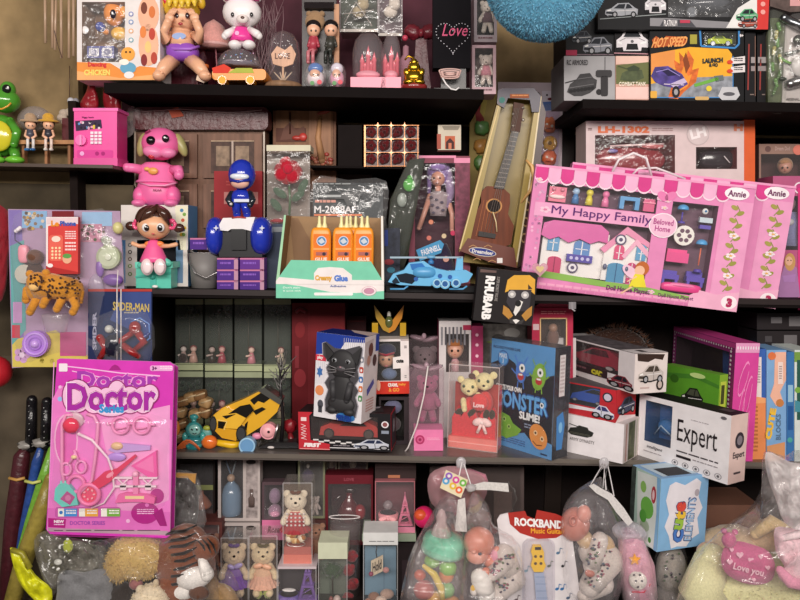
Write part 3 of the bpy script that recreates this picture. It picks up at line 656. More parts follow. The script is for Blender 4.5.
# ---------- big hanging blister set behind
t = T('blister_card', 'large purple and yellow blister card of assorted toys hanging on the left wall', 'toy set', 62, 366, -.035)
c = t('card'); c.ext([(8, 209), (120, 211), (128, 360), (12, 368)], 0, 1.2, 'b094b0')
c.poly([(8.5, 210), (22, 210), (24, 367), (12.5, 367)], '8a78b8', -.2).poly([(12, 340), (56, 330), (90, 358), (60, 367), (12.5, 367)], 'd8c460', -.3).poly([(10, 246), (24, 240), (26, 330), (12, 345)], '68a8a8', -.35)
c.poly([(22, 211), (47, 211), (47, 228), (22, 228)], '86b4dc', -.4).poly([(82, 212), (112, 212), (112, 226), (82, 226)], '94bce0', -.4).poly([(80, 224), (102, 224), (102, 242), (80, 242)], 'c08098', -.45)
c.poly([(12, 325), (20, 325), (20, 338), (12, 338)], 'c84858', -.5)
flower(c, 22, 355, 8, 'd0a0d0', 'f0d8f0'); c.rect(60, 332, 86, 356, 'c05888', -.5).disc(42, 361, 2.4, 'a09030').disc(52, 361, 2.4, 'a09030').rect(13, 302, 22, 323, 'c898c8', -.5)
R = random.Random(4)
for i in range(22): c.disc(24+R.random()*22, 212+R.random()*18, 1.8, R.choice(['c8a050', '5a4838', '8a7058', 'e0d0b8']), -.6, n=7)
for i in range(22): c.disc(82+R.random()*22, 226+R.random()*14, 1.8, R.choice(['4a5a38', '5a4838', '8a6878', 'c0a0b0']), -.6, n=7)
q = t('blister'); q.bag([(14, 216), (60, 214), (118, 220), (122, 352), (60, 352), (20, 360), (14, 300)][::-1], 12, 'efe8ee:t12', -1, .2, half=True, seed=2)
q = t('stopwatch'); q.drum(108, 257, -7, -2, 12, 'a8b090:p', kc='c4ccb0').drum(108, 257, -9, -7, 3, 'd8dcc8:p').box(103.5, 238, 110, 246, -6, -2, '8a9078:p').drum(105, 240, -6, -3, 4, '8a9080:p')
q = t('toy_purse'); q.sbox if 0 else q.ball(24, 254, -6, 5, 9, 'f0a0b0:p', 4, e=.6); q.limb([(16, 231, -6), (20, 228, -6)], 2, 'f0e8ee:p', 6).tube([(22, 245, -6), (15, 240, -5), (15, 232, -5)], .5, '38303a:p', 4)
q = t('toy_disc'); q.drum(24, 274, -5, -2, 9.5, 'c8c4b8:p')
q = t('toy_lion'); q.ball(35, 257, -7, 5, 5, 'b07840:p').ball(35, 257, -5, 8, 7.5, '6a4838:f')
q = t('yo_yo'); q.drum(35, 344, -8, -2, 13, 'b480dc:p').ring(35, 344, -8, 10.5, 1.4, 'c89cec:p').ball(35, 344, -8, 4, 4, 'd0a8f0:g').ring(35, 344, -8, 6.2, .7, '9c68c8:p')
q = t('brown_plush'); q.ball(34, 272, -3, 9, 12, '4a3830:f', 3)
t('purple_piece').ball(113, 280, -5, 10, 6, '7a50a0:p', 4); t('purple_piece').ball(100, 268, -5, 4, 9, '8a60b0:p', 3); t('toy_bottle').ball(118, 228, -6, 5, 6, 'd8d090:p'); t('clear_bulb').ball(96, 290, -4, 8, 16, 'c8b8d0:t50', 4)
# inner toy phone pack
t = T('toy_phone_pack', 'small red and white carton of a toy phone on the large blister card', 'boxed toy', 62, 275, -.075)
b = t('carton'); b.box(46, 217, 78, 274, 0, 5, ('f0e4e4', 'c03838', 'c83c3c')); b.poly([(48, 226), (78, 220), (78, 272), (48, 266)], 'd84440', -.2).rect(47, 218, 78, 224, 'e8d0d4', -.3)
b.text('Phone', 60, 221, 76, 226, '3858b0', -.7, .05).text('Le', 51, 220.5, 59, 226.5, 'e89030', -.7, .05)
b.poly(rrect(49, 235, 63, 261, 3)[::-1], 'e86858', -.6); b.disc(56, 239, 4.5, 'f4e0d0', -.8, 3)
for r in range(4):
    for q in range(3): b.disc(52.4+q*3.6, 248+r*3.3, 1.2, 'f8e0b0', -.8, n=8)
b.disc(67, 259, 4.6, 'e8b090', -.8).disc(67, 256, 4.4, '60a050', -.9, 2.4).lines(65, 231, 76, 240, 4, 'f8d8d8').lines(65, 242, 76, 252, 3, 'f8d8d8').poly([(48, 266), (78, 272), (78, 274), (46, 274), (46, 266)], 'b02c2c', -.7).disc(50, 265.5, 3, 'f8f0f0', -.9, 2)
t('hang_tab').rect(52, 211, 74, 218, '7a2028', 2)
# leopard plush
t = T('leopard_plush', 'orange spotted leopard toy lying across the large blister card', 'plush toy', 52, 325, -.10)
b = t('body'); o = 'd08c30:f'; b.limb([(38, 290, 0), (52, 286, -2), (72, 290, 0)], [12, 13, 12], o, 12)
b.ball(38, 282, -8, 11, 10, o, 9).ball(30, 274, -6, 4, 4, o).ball(46, 273, -6, 4, 4, o).ball(34, 287, -15, 5, 4, 'f0c078:f')
for x0, x1, y1 in ((40, 33, 312), (50, 46, 305), (64, 60, 309), (72, 76, 312)): b.limb([(x0, 294, -3), (x1, y1-6, -6), (x1-3, y1, -8)], [5.5, 4, 4], o)
b.limb([(26, 300, -4), (27, 290, -3)], [4, 4], o); b.limb([(78, 284, 0), (82, 292, 0), (81, 302, 0)], [3, 2.4, 2], o)
R = random.Random(8); q = t('spots')
for i in range(90):
    a = R.uniform(30, 80); u = R.uniform(-.85, .85); c0, y0, r0 = (-8, 282, 9.6) if a < 44 else (-2, 288, 12.4); q.ball(a, y0+u*r0, c0-r0*math.sqrt(1-u*u)*(1 if a < 44 or a > 50 else 1.1), 1.3, 1.1, '4a2a16:f', .8, nu=6, nv=4)
# plastic tub below it
t('clear_tub').lathe(56, 332, 3, [(10, 0), (13, 16), (13.5, 18)], 'e8e4e0:t18')
# ---------- red fringe at far left
t = T('red_plush', 'red plush toys bundle at the far left edge beside the blister card', 'plush toy', -4, 400, .03)
t('upper_fringe').bag([(-20, 205), (3, 207), (11, 222), (9, 262), (2, 300), (-20, 300)][::-1], 9, '8a1c28:f', 0, .3, seed=1)
t('ball').ball(-4, 372, 0, 15, 16, 'c02430:p')
t('hanging_cord').tube([(-4, 300, 0), (-4, 360, 0)], 1, '5a1820:f')
# ---------- swinging hero card
t = T('action_figure_card', 'blue hanging blister card with a red acrobat figure above the doctor set', 'toy card', 120, 360, -.06)
c = t('card'); c.box(88, 289, 152, 362, 0, 1.2, '1c2a54').rect(88, 289, 152, 291.5, 'b03a30', -.2).poly([(122, 292), (151, 292), (151, 340), (110, 320)], '3a4c88', -.2).poly([(88, 300), (104, 296), (100, 362), (88, 362)], '1c2850', -.25)
c.text('SPIDER-MAN', 113, 303, 149, 311, 'c8b060', -.6, .04, sl=.06).lines(124, 312, 140, 314.5, 1, 'b8b0a0').text('SPIDER', 92.5, 312, 96.5, 350, 'a8a8c0', -.6, .04, rot=90)
q = t('figure'); r = '982424:g'; q.ball(135, 328, -6, 6, 7, r, 5).limb([(138, 333, -5), (144, 342, -5), (136, 349, -5)], [4, 4, 3], r).limb([(132, 333, -5), (122, 340, -7), (114, 344, -6)], [3, 3, 2.5], r)
q.limb([(124, 346, -6), (132, 352, -8), (138, 356, -6)], [3.6, 3.6, 3], r).limb([(100, 338, -5), (106, 348, -6), (100, 358, -6)], [4, 4, 3], r)
q = t('dark_gear'); q.ball(113, 346, -7, 9, 11, '1a1c2c:g', 5, wob=.3).ball(109, 329, -6, 4, 4, 'c8c8c0:p').limb([(140, 340, -4), (148, 334, -4)], [2.4, 2], '2c3c80:g')
q.tube([(131, 322, -3), (140, 318, -3), (149, 324, -3), (150, 338, -3), (140, 346, -3)], .8, '6a90d8:g')
t('blister').bag([(98, 316), (148, 314), (150, 360), (98, 362)], 11, 'e8ecf4:t12', -1, .2, half=True, seed=5)
for x in (117, 121): suction_string(t, x, 289, 360, -10)
t('string_upper').tube([(118, 270, -6), (117, 289, -10)], .5, 'e8e0dc:p', 5)
def st(name, label, cat, px, py, z=None, **kw):               # stands on shelf 2 (or z) with its front foot seen at (px,py)
    n = TS(name, label, cat, px, py, Z2 if z is None else z, **kw); n.by = py; return n
# ---------- wooden display cabinet with dark red roll on top
t = T('wooden_cabinet', 'wooden miniature cabinet with paned doors behind the pink dog toy', 'cabinet', 199, solve_py(199, .155, Z2), .155); by = solve_py(199, .155, Z2)
b = t('frame'); w = '6e5040:w'; b.box(134, 130, 265, by, 0, 22, w)
b.line([(135, 130), (135, by)], 1.6, 'b8a898:p', -.6).line([(264, 130), (264, by)], 1.6, 'b8a898:p', -.6).line([(134, 130.5), (265, 130.5)], 1.4, 'b8a898:p', -.6)
for x0, x1 in ((138, 197), (203, 262)):
    for y0, y1 in ((134, 178), (184, 228), (233, 268)):
        q = t('door'); q.box(x0, y0, x1, y1, -3, 0, '785848:w'); q.box(x0+8, y0+7, x1-8, y1-5, -3.6, -3, '4a342c:x').line([((x0+x1)/2, y0+7), ((x0+x1)/2, y1-5)], 2, 'a89080:p', -4.2)
        q.line([(x0+8, y0+7), (x1-8, y0+7)], 1, 'b49a80:w', -4).rect(x0+13, y0+12, (x0+x1)/2-3, y1-12, '8a7460:x', -4).rect((x0+x1)/2+3, y0+12, x1-13, y1-12, '8a7460:x', -4)
t = T('wrapped_roll', 'dark red box in crinkled clear film lying on the wooden cabinet', 'package', 200, 130, .135)
t('box').ext(rrect(133, 107, 268, 129.5, 5)[::-1], 0, 22, '4e141a:k35'); t('film_crease').tube([(140, 112, -1), (180, 109, -1.5), (230, 113, -1), (262, 110, -1)], .4, 'b89898:k', 4); t('film_end').bag([(134, 106), (135, 130), (126, 138), (120, 128), (126, 112)], 4, 'd8c8c8:t30', 0, .5, n=5, seed=3); t('label').poly([(168, 110), (178, 107), (184, 116), (172, 118)], 'b05038', -1)
t = T('picture_box', 'flat brown lidded box with carved relief of a red fish behind the rose box', 'box', 304, solve_py(304, .2, Z2), .2); by = t.by = solve_py(304, .2, Z2)
b = t('box'); b.box(273, 101, 336, by, 0, 12, '7a5038:w').box(276, 104, 333, 168, -1.5, 0, '80583c:w')
b.rect(276, 128, 306, 142, '5a3428', -1.8).poly([(284, 128), (290, 122), (296, 130), (304, 126), (306, 138), (280, 140)], '6a4438', -1.9).rect(309, 106, 331, 160, '966c50:w', -1.9)
q = t('relief'); q.limb([(320, 118, -2), (318, 138, -2), (322, 160, -2)], [2, 3, 4], 'a87c58:w').tube([(290, 112, -2), (290, 134, -2)], .8, '4a2a20:p').ball(303, 137, -2, 4, 4, 'c04038:p', 2).ball(297, 138, -2, 5, 2.5, 'b03c34:p', 2)
R = random.Random(6)
for i in range(16): q.ball(310+R.random()*22, 154+R.random()*10, -2, 2.6, 2, R.choice(['a04038:p', '8a5040:p', 'b87058:p']), 1.5, nu=8, nv=5)
q.ball(324, 112, -2, 7, 2, '983c30:p', 1.5, rot=15)
# ---------- dark upright boxes and the rose grid on the thin board
ZT = P(360, 166, .12).z
t = T('dark_box', 'plain black box left of the red rose cube set', 'box', 350, solve_py(350, .13, ZT), .13); t.box(338, 125, 362, t.by if hasattr(t, 'by') else solve_py(350, .13, ZT), 0, 26, '1a1414:d')
t = T('rose_box', 'grid box of dark red soap roses with gold dividers', 'gift box', 391, solve_py(391, .125, ZT), .125); by = solve_py(391, .125, ZT)
b = t('box'); b.box(364, 125, 419, by, 1, 18, '4a1c18:p'); b.box(364, 125, 365.5, by, -3, 1, 'c89870:m40')
q = t('gold_grid')
for i in range(5): q.box(364+i*13.4, 125, 364.6+i*13.4, by, -3.4, 1, '9c6c4c:m40')
for j in range(4): q.box(364, 125+j*13.6, 419, 125.5+j*13.6, -3.2, 1, '9c6c4c:m40')
for i in range(1, 4):
    for j in range(0, 3): q.poly(star(364.4+i*13.4, 125.4+j*13.6, 3.4, .3, 4), 'c89070:m40', -3.8)
for i in range(4):
    for j in range(3):
        r = t('rose'); x, y = 371+i*13.4, 132+j*13.4
        r.ball(x, y, 1, 5.6, 5.4, '4c0e12:f', 3)
        for a in range(5): r.ball(x+3*math.cos(a*1.26+i), y+3*math.sin(a*1.26), -1.5, 2.6, 2.4, '5c1216:f', 1.2, nu=8, nv=5)
        r.ball(x, y, -2.4, 1.8, 1.6, '400a0e:f', 1.2, nu=8, nv=5)
# ---------- cream clock carton on pink doll box
t = T('small_carton', 'small cream carton with an orange arched picture above the purple-haired doll', 'box', 450, 150, .16)
b = t('carton'); b.box(438, 125, 461, 150, 0, 14, ('d8ccb8', 'a89880')); b.poly([(442, 126), (460, 126), (458, 130), (444, 130)], '9a9080', -.2).rect(445, 136, 455, 149, 'c86848', -.3).poly([(446, 149), (446, 142), (450, 138), (454, 142), (454, 149)], '4a2a2a', -.5).rect(448.5, 143, 451.5, 149, 'd88060', -.7).rect(437, 134, 441, 149, 'b05848', -.3)
# ---------- pink dog on boxes
t = TY('toy_carton', 'blue and white window carton under the pink dog toy', 'boxed toy', 155, Z2, .06); by = t.by
b = t('carton'); b.wbox(121, 205, 188, by, 32, [(137, 240, 178, by-3)], ('e4dcd6', '5a90c0'), ki='3a3a44', kb='282830'); b.rect(121, 240, 125.5, 283, '5a90c8', -.2).rect(176, 240, 183, 283, '6888a8', -.2).poly([(175, 206), (188, 206), (186, 250), (178, 250)], 'ece8cc', -.2)
for y, k in ((245, '707880'), (252, '3a3430'), (259, '70584a'), (266, '78a050'), (274, '6a9848')): b.disc(130, y, 2, k, -.4).disc(130, y, 1.1, 'e4dcd6', -.5)
R = random.Random(12)
for i in range(8): b.disc(181+R.random()*5, 210+R.random()*30, 1.8, R.choice(['e0b840', 'd06048', '5088b0', '80a850']), -.4)
t = T('dog_toy', 'bright pink plastic dog toy with one arm out, standing on a carton', 'toy', 155, 205, .095)
p = 'f06ca8:p'; p2 = 'f478b2:p'; b = t('body')
b.lathe(157, 205, 0, [(17, 0), (20, 6), (20, 14), (18, 22)], p, sq=.7); b.lathe(157, 183, 0, [(21, 0), (20.5, 1.5), (18, 3), (17, 16), (11, 20)], p2, sq=.7)
for x in (141, 173): b.ball(x, 196, -4, 7.5, 10, p, 9).ball(x-2, 203, -12, 7, 4, p2, 8)
b.limb([(144, 170, -4), (133, 168, -9), (127, 167.5, -12)], [5, 4.6, 4.4], p2); b.limb([(172, 170, -2), (179, 170, -8), (179, 175, -12)], [5, 5, 5], p2)
b.ball(161, 144, -2, 19, 16, p, 15)
q = t('muzzle'); q.ball(153, 152, -13, 10, 6, 'f288b8:p', 7, rot=-8).ball(168, 153, -12, 8, 5, 'f288b8:p', 6)
t('nose').ball(151, 140.5, -16, 4.6, 4.4, '140c10:g', 4); t('tongue').ball(151.5, 156.5, -16, 3, 2.6, 'd03040:g', 3)
for x, y in ((150, 133),): t('brow').tube([(x-5, y, -14), (x, y-3, -14)], .8, 'a03060:p')
q = t('eye'); q.ball(165.5, 138.5, -15.5, 3.6, 3.8, '1c1018:g', 2).ball(164.5, 137.4, -17.4, 1, 1, 'ffffff:g', .6)
for x, r in ((142.5, -12), (181, 22)): t('ear').ball(x, 145, -1, 5, 12, 'a8a068:p', 5, rot=r)
t('bow_tie').ball(153, 171, -14, 5, 3.5, 'f0a858:p', 2).ball(147, 169, -13, 3, 2, 'f4b868:p', 2)
q = t('trim'); q.tube([(140, 183, -9), (150, 185.5, -15), (165, 185.5, -15), (176, 183, -9)], 1, 'f8a0c8:p').text('BEAR', 153, 189, 162, 191, '8a1850', -16, .02)
# ---------- little girl doll on teal gift box
t = TY('girl_doll', 'brown-haired girl doll in a pink dress sitting on a teal gift box', 'doll', 155, Z2, .0)
q = t('gift_box'); k = '5cc8b0:p'; q.box(136, 268, 171, t.by, 0, 20, k).box(135, 262, 172.5, 268, -1, 23, '70d8c0:p').poly([(135, 276), (171, 272), (171, 274), (135, 278)], '48b09c', -1.2).box(150, 268, 156, 287, -1, 0, '48b8a4:p').ball(152.5, 276.5, -1.5, 3, 3, '48b09c:p')
q = t('bow'); q.ball(145, 264, -3, 8, 4, '6ad4bc:p', 4, rot=15).ball(164, 262, -3, 8, 4.5, '6ad4bc:p', 4, rot=-15)
t('key').ball(155, 286.5, -6, 3, 1.6, 'f0ece8:g', 2)
sk = 'eab088:p'; b = t('body'); b.ball(154, 226, -4, 16.5, 13.5, sk, 13).limb([(153, 238, -2), (153, 244, -2)], 3, sk)
b.limb([(147, 246, -3), (139, 246, -6), (133, 243.5, -8)], [2.6, 2, 2.2], sk); b.limb([(160, 246, -3), (169, 246, -6), (176, 244.5, -8)], [2.6, 2, 2.2], sk); b.ball(153, 233.8, -16.4, 1.6, .7, 'd05858:p', .6)
for x in (146, 160.5): e = t('eye'); e.ball(x, 227.5, -15, 4, 4.4, 'f8f4f0:g', 2.6).ball(x+(.6 if x < 150 else -.6), 228, -17, 2.6, 3, '1c1414:g', 1.2).ball(x-.6, 226.6, -18.2, .8, .8, 'ffffff:g', .4)
h = t('hair'); hk = '4a2c22:g'; h.ball(154, 220, 0, 18.5, 15.5, hk, 14, a0=-10, nv=8); h.ball(154, 226, 5, 18, 14, hk, 10)
h.limb([(157, 207, -10), (148, 214, -15), (140, 222, -12)], [3, 4.5, 1.5], hk); h.limb([(157, 207, -10), (164, 214, -15), (169, 224, -10)], [3, 4, 1.5], hk)
for x, y in ((131, 226), (179, 228)): h.ball(x, y, -2, 5.5, 4.6, hk, 4)
for x in (137, 172): t('hair_tie').ring(x, 225, -4, 3.2, 2, 'f05888:g', rot=0).ball(x, 221, -5, 3.4, 2.4, 'f05888:g')
q = t('dress'); q.lathe(154, 262, -3, [(14, 0), (12, 5), (8, 14), (6, 20), (3, 22)], 'f0609c:p', sq=.85); q.ball(149, 244, -4, 4.5, 3, 'f08848:p').ball(159.5, 244, -4, 4.5, 3, 'f08848:p')
for x in (147, 160): t('shoe').ball(x, 267, -13, 6.2, 8.4, 'f4d8dc:g', 4).ball(x, 267, -16, 4.6, 6.6, 'f8e4e6:g', 2)
# ---------- grey bucket, purple box on it
t = TY('metal_bucket', 'grey mesh metal bucket with a wire handle beside the doll', 'bucket', 204, Z2, .02)
q = t('pail'); q.lathe(205, t.by, 14, [(13, 0), (15.5, 36)], '7c7876:p50', n=24); q.ring(205, 251, 16, 15.5, 1, '8a8684:m', ry=2)
t('handle').tube([(188, 250, 6), (188.5, 262, -2), (195, 273, -5), (206, 278, -6), (218, 272, -2), (221, 252, 8)], .8, 'a8a4a4:m')
def pbox(x0, y0, x1, y1, lab, y, k='502a88'):
    t = T('purple_box', lab, 'small box', (x0+x1)/2, y1, y, group='small purple cartons on the shelf')
    t.box(x0, y0, x1, y1, 0, 16, (k, '7a4aac', 'd890a8')); t.poly([(x0, y0), (x1, y0), (x1, y0+1.6), (x0, y0+1.6)], 'c878a0', -.2).rect(x1-4, y0, x1, y1, 'c090a8', -.2).lines(x0+3, y0+4, x1-7, y1-3, 1, '8a5cc0', -.4)
pbox(190, 238, 211, 249.5, 'purple carton lying on the grey bucket', .035)
yb = .01
ys = [(280.5, 290), (269.5, 280.2), (258, 269.2)]
for (a, b_), w in zip(ys, ('bottom', 'middle', 'top')):
    pbox(217, a, 238, b_, w+' carton of the left purple stack under the blue toy', yb)
for (a, b_), w in zip(ys, ('bottom', 'middle', 'top')):
    pbox(240, a, 264, b_, w+' carton of the right purple stack under the blue toy', yb, '4c2684' if w != 'top' else '643090')
# ---------- blue rider on wide vehicle
t = T('ride_on_toy', 'blue helmeted figure riding a white and blue toy vehicle on purple cartons', 'toy', 240, 257, yb+.02)
bl = '2438b4:g'; q = t('vehicle'); q.ext([(219, 257), (262, 257), (264, 228), (256, 220), (224, 220), (217, 230)][::-1], -4, 22, '17171c:p'); q.ext([(216, 230), (223, 218), (255, 217), (251, 231), (243, 229), (231, 229), (228, 231)][::-1], -8, 20, 'ece8ea:p').box(231, 229, 246, 250, -7, -4, '0e0e12:p').tube([(232, 218, -8), (238, 217, -9), (246, 218, -8)], .8, 'c04848:p')
for x in (216, 262): w = t('wheel'); w.ball(x, 236, 3, 9 if x < 230 else 11, 19, bl, 18, e=.85); w.poly(star(x, 228, 3, .4, 4), 'd8dcf0', -15.8)
q = t('rider'); q.limb([(237, 214, -2), (236, 203, -2), (238, 196, -2)], [4, 5, 6], bl); q.limb([(247, 214, -2), (245, 203, -2)], [4, 5], bl).ball(241, 197, -2, 10, 8, bl, 7)
q.limb([(232, 194, -2), (228, 200, -5), (231, 204, -8)], [3.5, 3, 3], '20242c:g').limb([(250, 194, -2), (253, 200, -5), (250, 205, -8)], [3.5, 3, 3], '20242c:g').ball(231, 204, -9, 2, 2, 'd8d0cc:p')
q.ball(240, 183, -9, 9, 5.5, 'e8b4a0:p', 5)
h = t('helmet'); h.ball(242, 175, 0, 13.5, 15.5, bl, 13); h.tube([(230, 180, -11), (238, 181.5, -14), (250, 180, -11)], 1.6, '1c2c98:g')
v = t('visor'); v.ball(239.5, 176.5, -10, 9.5, 3.6, 'e8ecf4:g', 4)
t('belt').rect(234, 199, 249, 202, 'd8dcec:p', -10)
t = T('red_box', 'red book-like box standing behind the blue rider toy', 'box', 237, solve_py(237, yb+.12, Z2), yb+.12)
t.box(214, 171, 262, solve_py(237, yb+.12, Z2), 0, 8, '9a2a30'); t.rect(224, 192, 258, 204, 'c0807a', -.4).lines(226, 181, 250, 187, 2, 'b84848', -.5)
# ---------- rose in a clear box, pale lid
t = TY('rose_gift_box', 'red fabric rose in a clear box with a cream lid', 'gift box', 288, Z2, .08); by = t.by
b = t('backing_card'); b.box(267, 146, 310, 262, 0.5, 24, ('7c706a', '8a8078', 'd8d0b0')) if 0 else b.box(267, 146, 310, by, 22, 24, '8e827a')
t('lid').box(266.5, 145, 310.5, 151, -.5, 25, 'dcd6bc'); t('base').box(266.5, 224, 310.5, by, -.5, 25, '4a5468')
t('base').rect(268, 227, 309, 232, '9aa0a4', -.8)
r = t('rose'); k = 'b81c2c:f'; r.ball(288, 172, 10, 13.5, 12, k, 9)
for i in range(7): a = i*.9; r.ball(288+7*math.cos(a), 172+5.5*math.sin(a), 5-i % 2*2, 8, 7.4, 'b41c30:f' if i % 2 else '9c1424:f', 4, rot=i*40, nu=10, nv=7)
r.ball(288, 169, 0, 5, 5, 'c0243c:f', 3).ball(285, 161, 5, 6, 4, 'c4243a:f', 4, rot=30).tube([(289, 182, 9), (290, 200, 9), (289, 222, 9)], 1.2, '4a6a48:p')
for x, y, ro in ((280, 193, -35), (298, 196, 40), (276, 205, -50), (303, 186, 60)): r.ball(x, y, 8, 8, 4, '4c6450:f', 1.2, rot=ro)
film(t, 267, 151, 310, 224, .4, 'e8e0dc:t10', 'front_window')
t('petals').ball(278, 221, 8, 8, 2.6, 'a02830:f', 5).ball(296, 221, 8, 9, 2.6, 'a02830:f', 5)
# ---------- grey toy gun pack
t = TY('toy_gun_pack', 'grey film-wrapped carton of a toy gun behind the glue bottle display', 'boxed toy', 349, Z2, .13)
b = t('carton'); b.box(313, 183, 383, t.by, 0, 8, ('4c5052', '3a3a3c')); b.poly([(313, 183), (384, 183), (380, 198), (352, 204), (313, 196)], '34383a', -.2); b.rect(315, 182.5, 355, 186, '2c2e30', -.3).lines(316, 183.2, 352, 185.4, 1, 'a0a4a4')
q = t('toy_gun'); q.ext([(318, 194), (340, 194), (342, 192), (360, 192), (362, 196), (352, 198), (354, 206), (347, 206), (344, 199), (318, 198)][::-1], -2.5, -.5, '26282a:p').rect(318, 195, 341, 197, 'b8bcbc', -2.8)
b.text('M-2088AF', 314.5, 206, 356, 213, 'f4f0f0', -.8, .04).rect(314, 214, 362, 216, 'e88860', -.6); b.lines(315, 200, 336, 205, 1, 'e0a090')
f = t('film_wrap'); f.bag([(312, 182), (348, 180), (386, 181), (386, 220), (384, 262), (314, 262)][::-1], 3.5, 'f4f4f6:t6', -2, .5, n=6, seed=11, fz=.14)
t = T('pink_figure_pack', 'dim pack with a round pink face behind the toy gun pack', 'toy pack', 345, solve_py(345, .3, Z2), .3)
t.box(318, 170, 372, solve_py(345, .3, Z2), 0, 6, '5c4440:x'); t.disc(330, 176, 6, 'd88088', -.3).disc(330, 178, 4, '401c20', -.4, 2.6).rect(340, 172, 370, 180, '6a5048', -.3)
# ---------- glue bottle counter display
yd = -.035
t = TY('counter_display', 'mint green and white open counter box holding orange glue bottles', 'display box', 331, Z2, yd); by = t.by
w = 'f0e8e6'; gr = '7cd0b0'
b = t('tray'); b.ext([(276, 281), (384, 283), (384, 299), (276, 298)][::-1], -1, 0, w, kb='b8a890')
b.poly([(276, 283), (300, 286), (330, 292), (356, 293), (384, 291), (384, 299), (276, 298)][::-1], gr, -1.2)
b.ext([(276, 281), (291, 260), (371, 261.5), (384, 283)][::-1], -1.2, -.4, gr, kb='d8d0c0'); b.poly([(276, 281), (279, 277), (314, 280), (314, 273), (318, 268), (330, 267), (343, 268), (352, 275), (352, 280), (383, 280), (384, 283), (384, 285), (276, 284)][::-1], w, -1.6)
b.text('Creamy', 315, 275, 332, 282, 'e0a840', -2, .06); b.text('Glue', 334, 275, 348, 281.5, '5a80d0', -2, .06); b.text('Adhesive', 330, 285, 346, 287, '6878b0', -2, .02)
b.text('Don\'t stain', 283, 286.5, 300, 288.5, 'e8f8f0', -1.6, .02).text('& quick stick', 283, 290, 301, 292, 'e8f8f0', -1.6, .02).poly(rrect(314, 292.5, 353, 295.5, 1.4)[::-1], 'f6f2f0', -1.6)
b.disc(369, 291, 7.4, 'd8a8b8', -1.6, 4.8).disc(369, 291, 6.8, 'f0e8e6', -1.7, 4.3).disc(369, 291, 5.4, 'c890a8', -1.8, 3.2)
br = '9a7850:p60'
s0 = t('side_panel'); s0.ext([(276, 281), (284, 215), (286, 215), (279, 281)], 0, 36, 'a8d8b0', kb=br); s0 = t('side_panel'); s0.ext([(384, 283), (383, 216), (381, 216), (381.5, 283)], 0, 36, 'f0ece4', kb='d8d0c4')
t('back_panel').ext([(285, 216), (382, 218), (382, by), (279, by)][::-1], 34, 36, br); t('tray_floor').box(277, by-1, 383, by, 0, 36, br)
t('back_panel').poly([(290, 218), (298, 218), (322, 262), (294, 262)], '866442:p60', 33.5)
for i, (x, y) in enumerate(((321, 227), (343, 228), (363.5, 227), (352, 227))):
    bk = i == 3; names = ('left', 'middle', 'right', 'hindmost')
    q = T('glue_bottle', f'{names[i]} orange glue bottle with pale nozzles in the mint counter box', 'glue bottle', x, 276, yd+.03+(.03 if bk else 0), group='orange glue bottles in the counter box')
    q('bottle').ball(x, 252, 0, 10.3, 24.5, 'f49a28:p', 6, e=.35, nu=20, nv=12)
    l = q('label'); l.rect(x-7.5, 234, x+8, 262, 'ec7c28', -6.4); l.rect(x-7.5, 248, x+8, 250, 'f4a860', -6.6).disc(x+.5, 241, 5, 'd8dce8', -6.6).disc(x+.5, 241, 4.2, '5888b8', -6.7).poly([(x-3, 241), (x+1, 238), (x+4, 242), (x, 244)], 'd0d8e0', -6.8).rect(x-5, 252, x+6, 255.5, 'b06860', -6.7).disc(x+3, 254, 1.8, '3a3040', -6.8).text('GLUE', x-6, 257.5, x+6, 261, 'f8f0e0', -6.7, .04)
    for sg in (-1, 1): q('nozzle').lathe(x+1+sg*2.7, 229, 0, [(3.2, 0), (2.6, 3), (1.6, 6), (1.3, 12), (.7, 13)], 'f4ecb0:p', 10)
# ---------- purple-haired doll box
yd2 = .16
t = TY('doll_box', 'pink window box with a purple-haired fashion doll behind the blue helicopter', 'boxed doll', 440, Z2, yd2); by = t.by
b = t('carton'); b.wbox(409, 156, 470, by, 34, [(415, 163, 455, by-8)], ('8a4858', '703848', 'e890a8'), ki='3a2028', kb='4a2834'); b.rect(413, 155.5, 456, 158, 'f098b8', -.3).box(454, 158, 470, 163, -1, 0, 'f098b8').rect(456, 163, 469, by-1, '7a3c50:x', -.3)
b.poly([(416, 250), (440, 240), (444, 244), (441, 253), (420, 261)], '4c98c8', -1).text('FASHNELL', 421, 247, 441, 253, 'e8e8f0', -1.4, .03, rot=18)
film(t, 415, 163, 455, by-8, -.3, 'd8b8c8:t4')
d = t('doll'); sk = 'd89c88:p'; d.ball(438, 178, 10, 7.4, 8.5, sk, 7).limb([(438, 186, 11), (438, 194, 12)], 3, sk)
for sg in (-1, 1): d.ball(438+sg*3-1, 178, 3.4, 1, 1.1, '2a1418:g', .6); 
d.ball(437, 182.5, 2.6, 1.5, .6, 'a04050:p', .4)
d.limb([(430, 196, 12), (424, 214, 10), (419, 228, 8)], [3, 2.6, 2.4], sk).limb([(447, 196, 12), (452, 214, 10), (452, 230, 6)], [3, 2.6, 2.4], sk)
h = d('hair'); h.ball(439, 173, 14, 12.5, 13.5, '8a70a8:f', 9).ball(438, 167, 6, 8.5, 4.5, '9478b4:f', 4).limb([(448, 174, 12), (451, 192, 12), (448, 206, 11)], [4.5, 5, 2.5], 'a08aac:f').limb([(430, 172, 14), (429, 192, 14)], [3, 2], '8a70a8:f')
q = d('top'); q.lathe(438, 216, 12, [(8, 0), (8.5, 6), (10, 16), (9, 23), (4, 25)], 'a8989c:f', sq=.7); 
for i in range(7): q.disc(431+i % 3*5+i*.4, 197+i*2.6, 1.8, '504858', 3.8, 1.2)
q = d('skirt'); q.lathe(438, by-10, 12, [(19, 0), (17, 12), (12, 28), (8, 36)], '20183c:f', sq=.6)
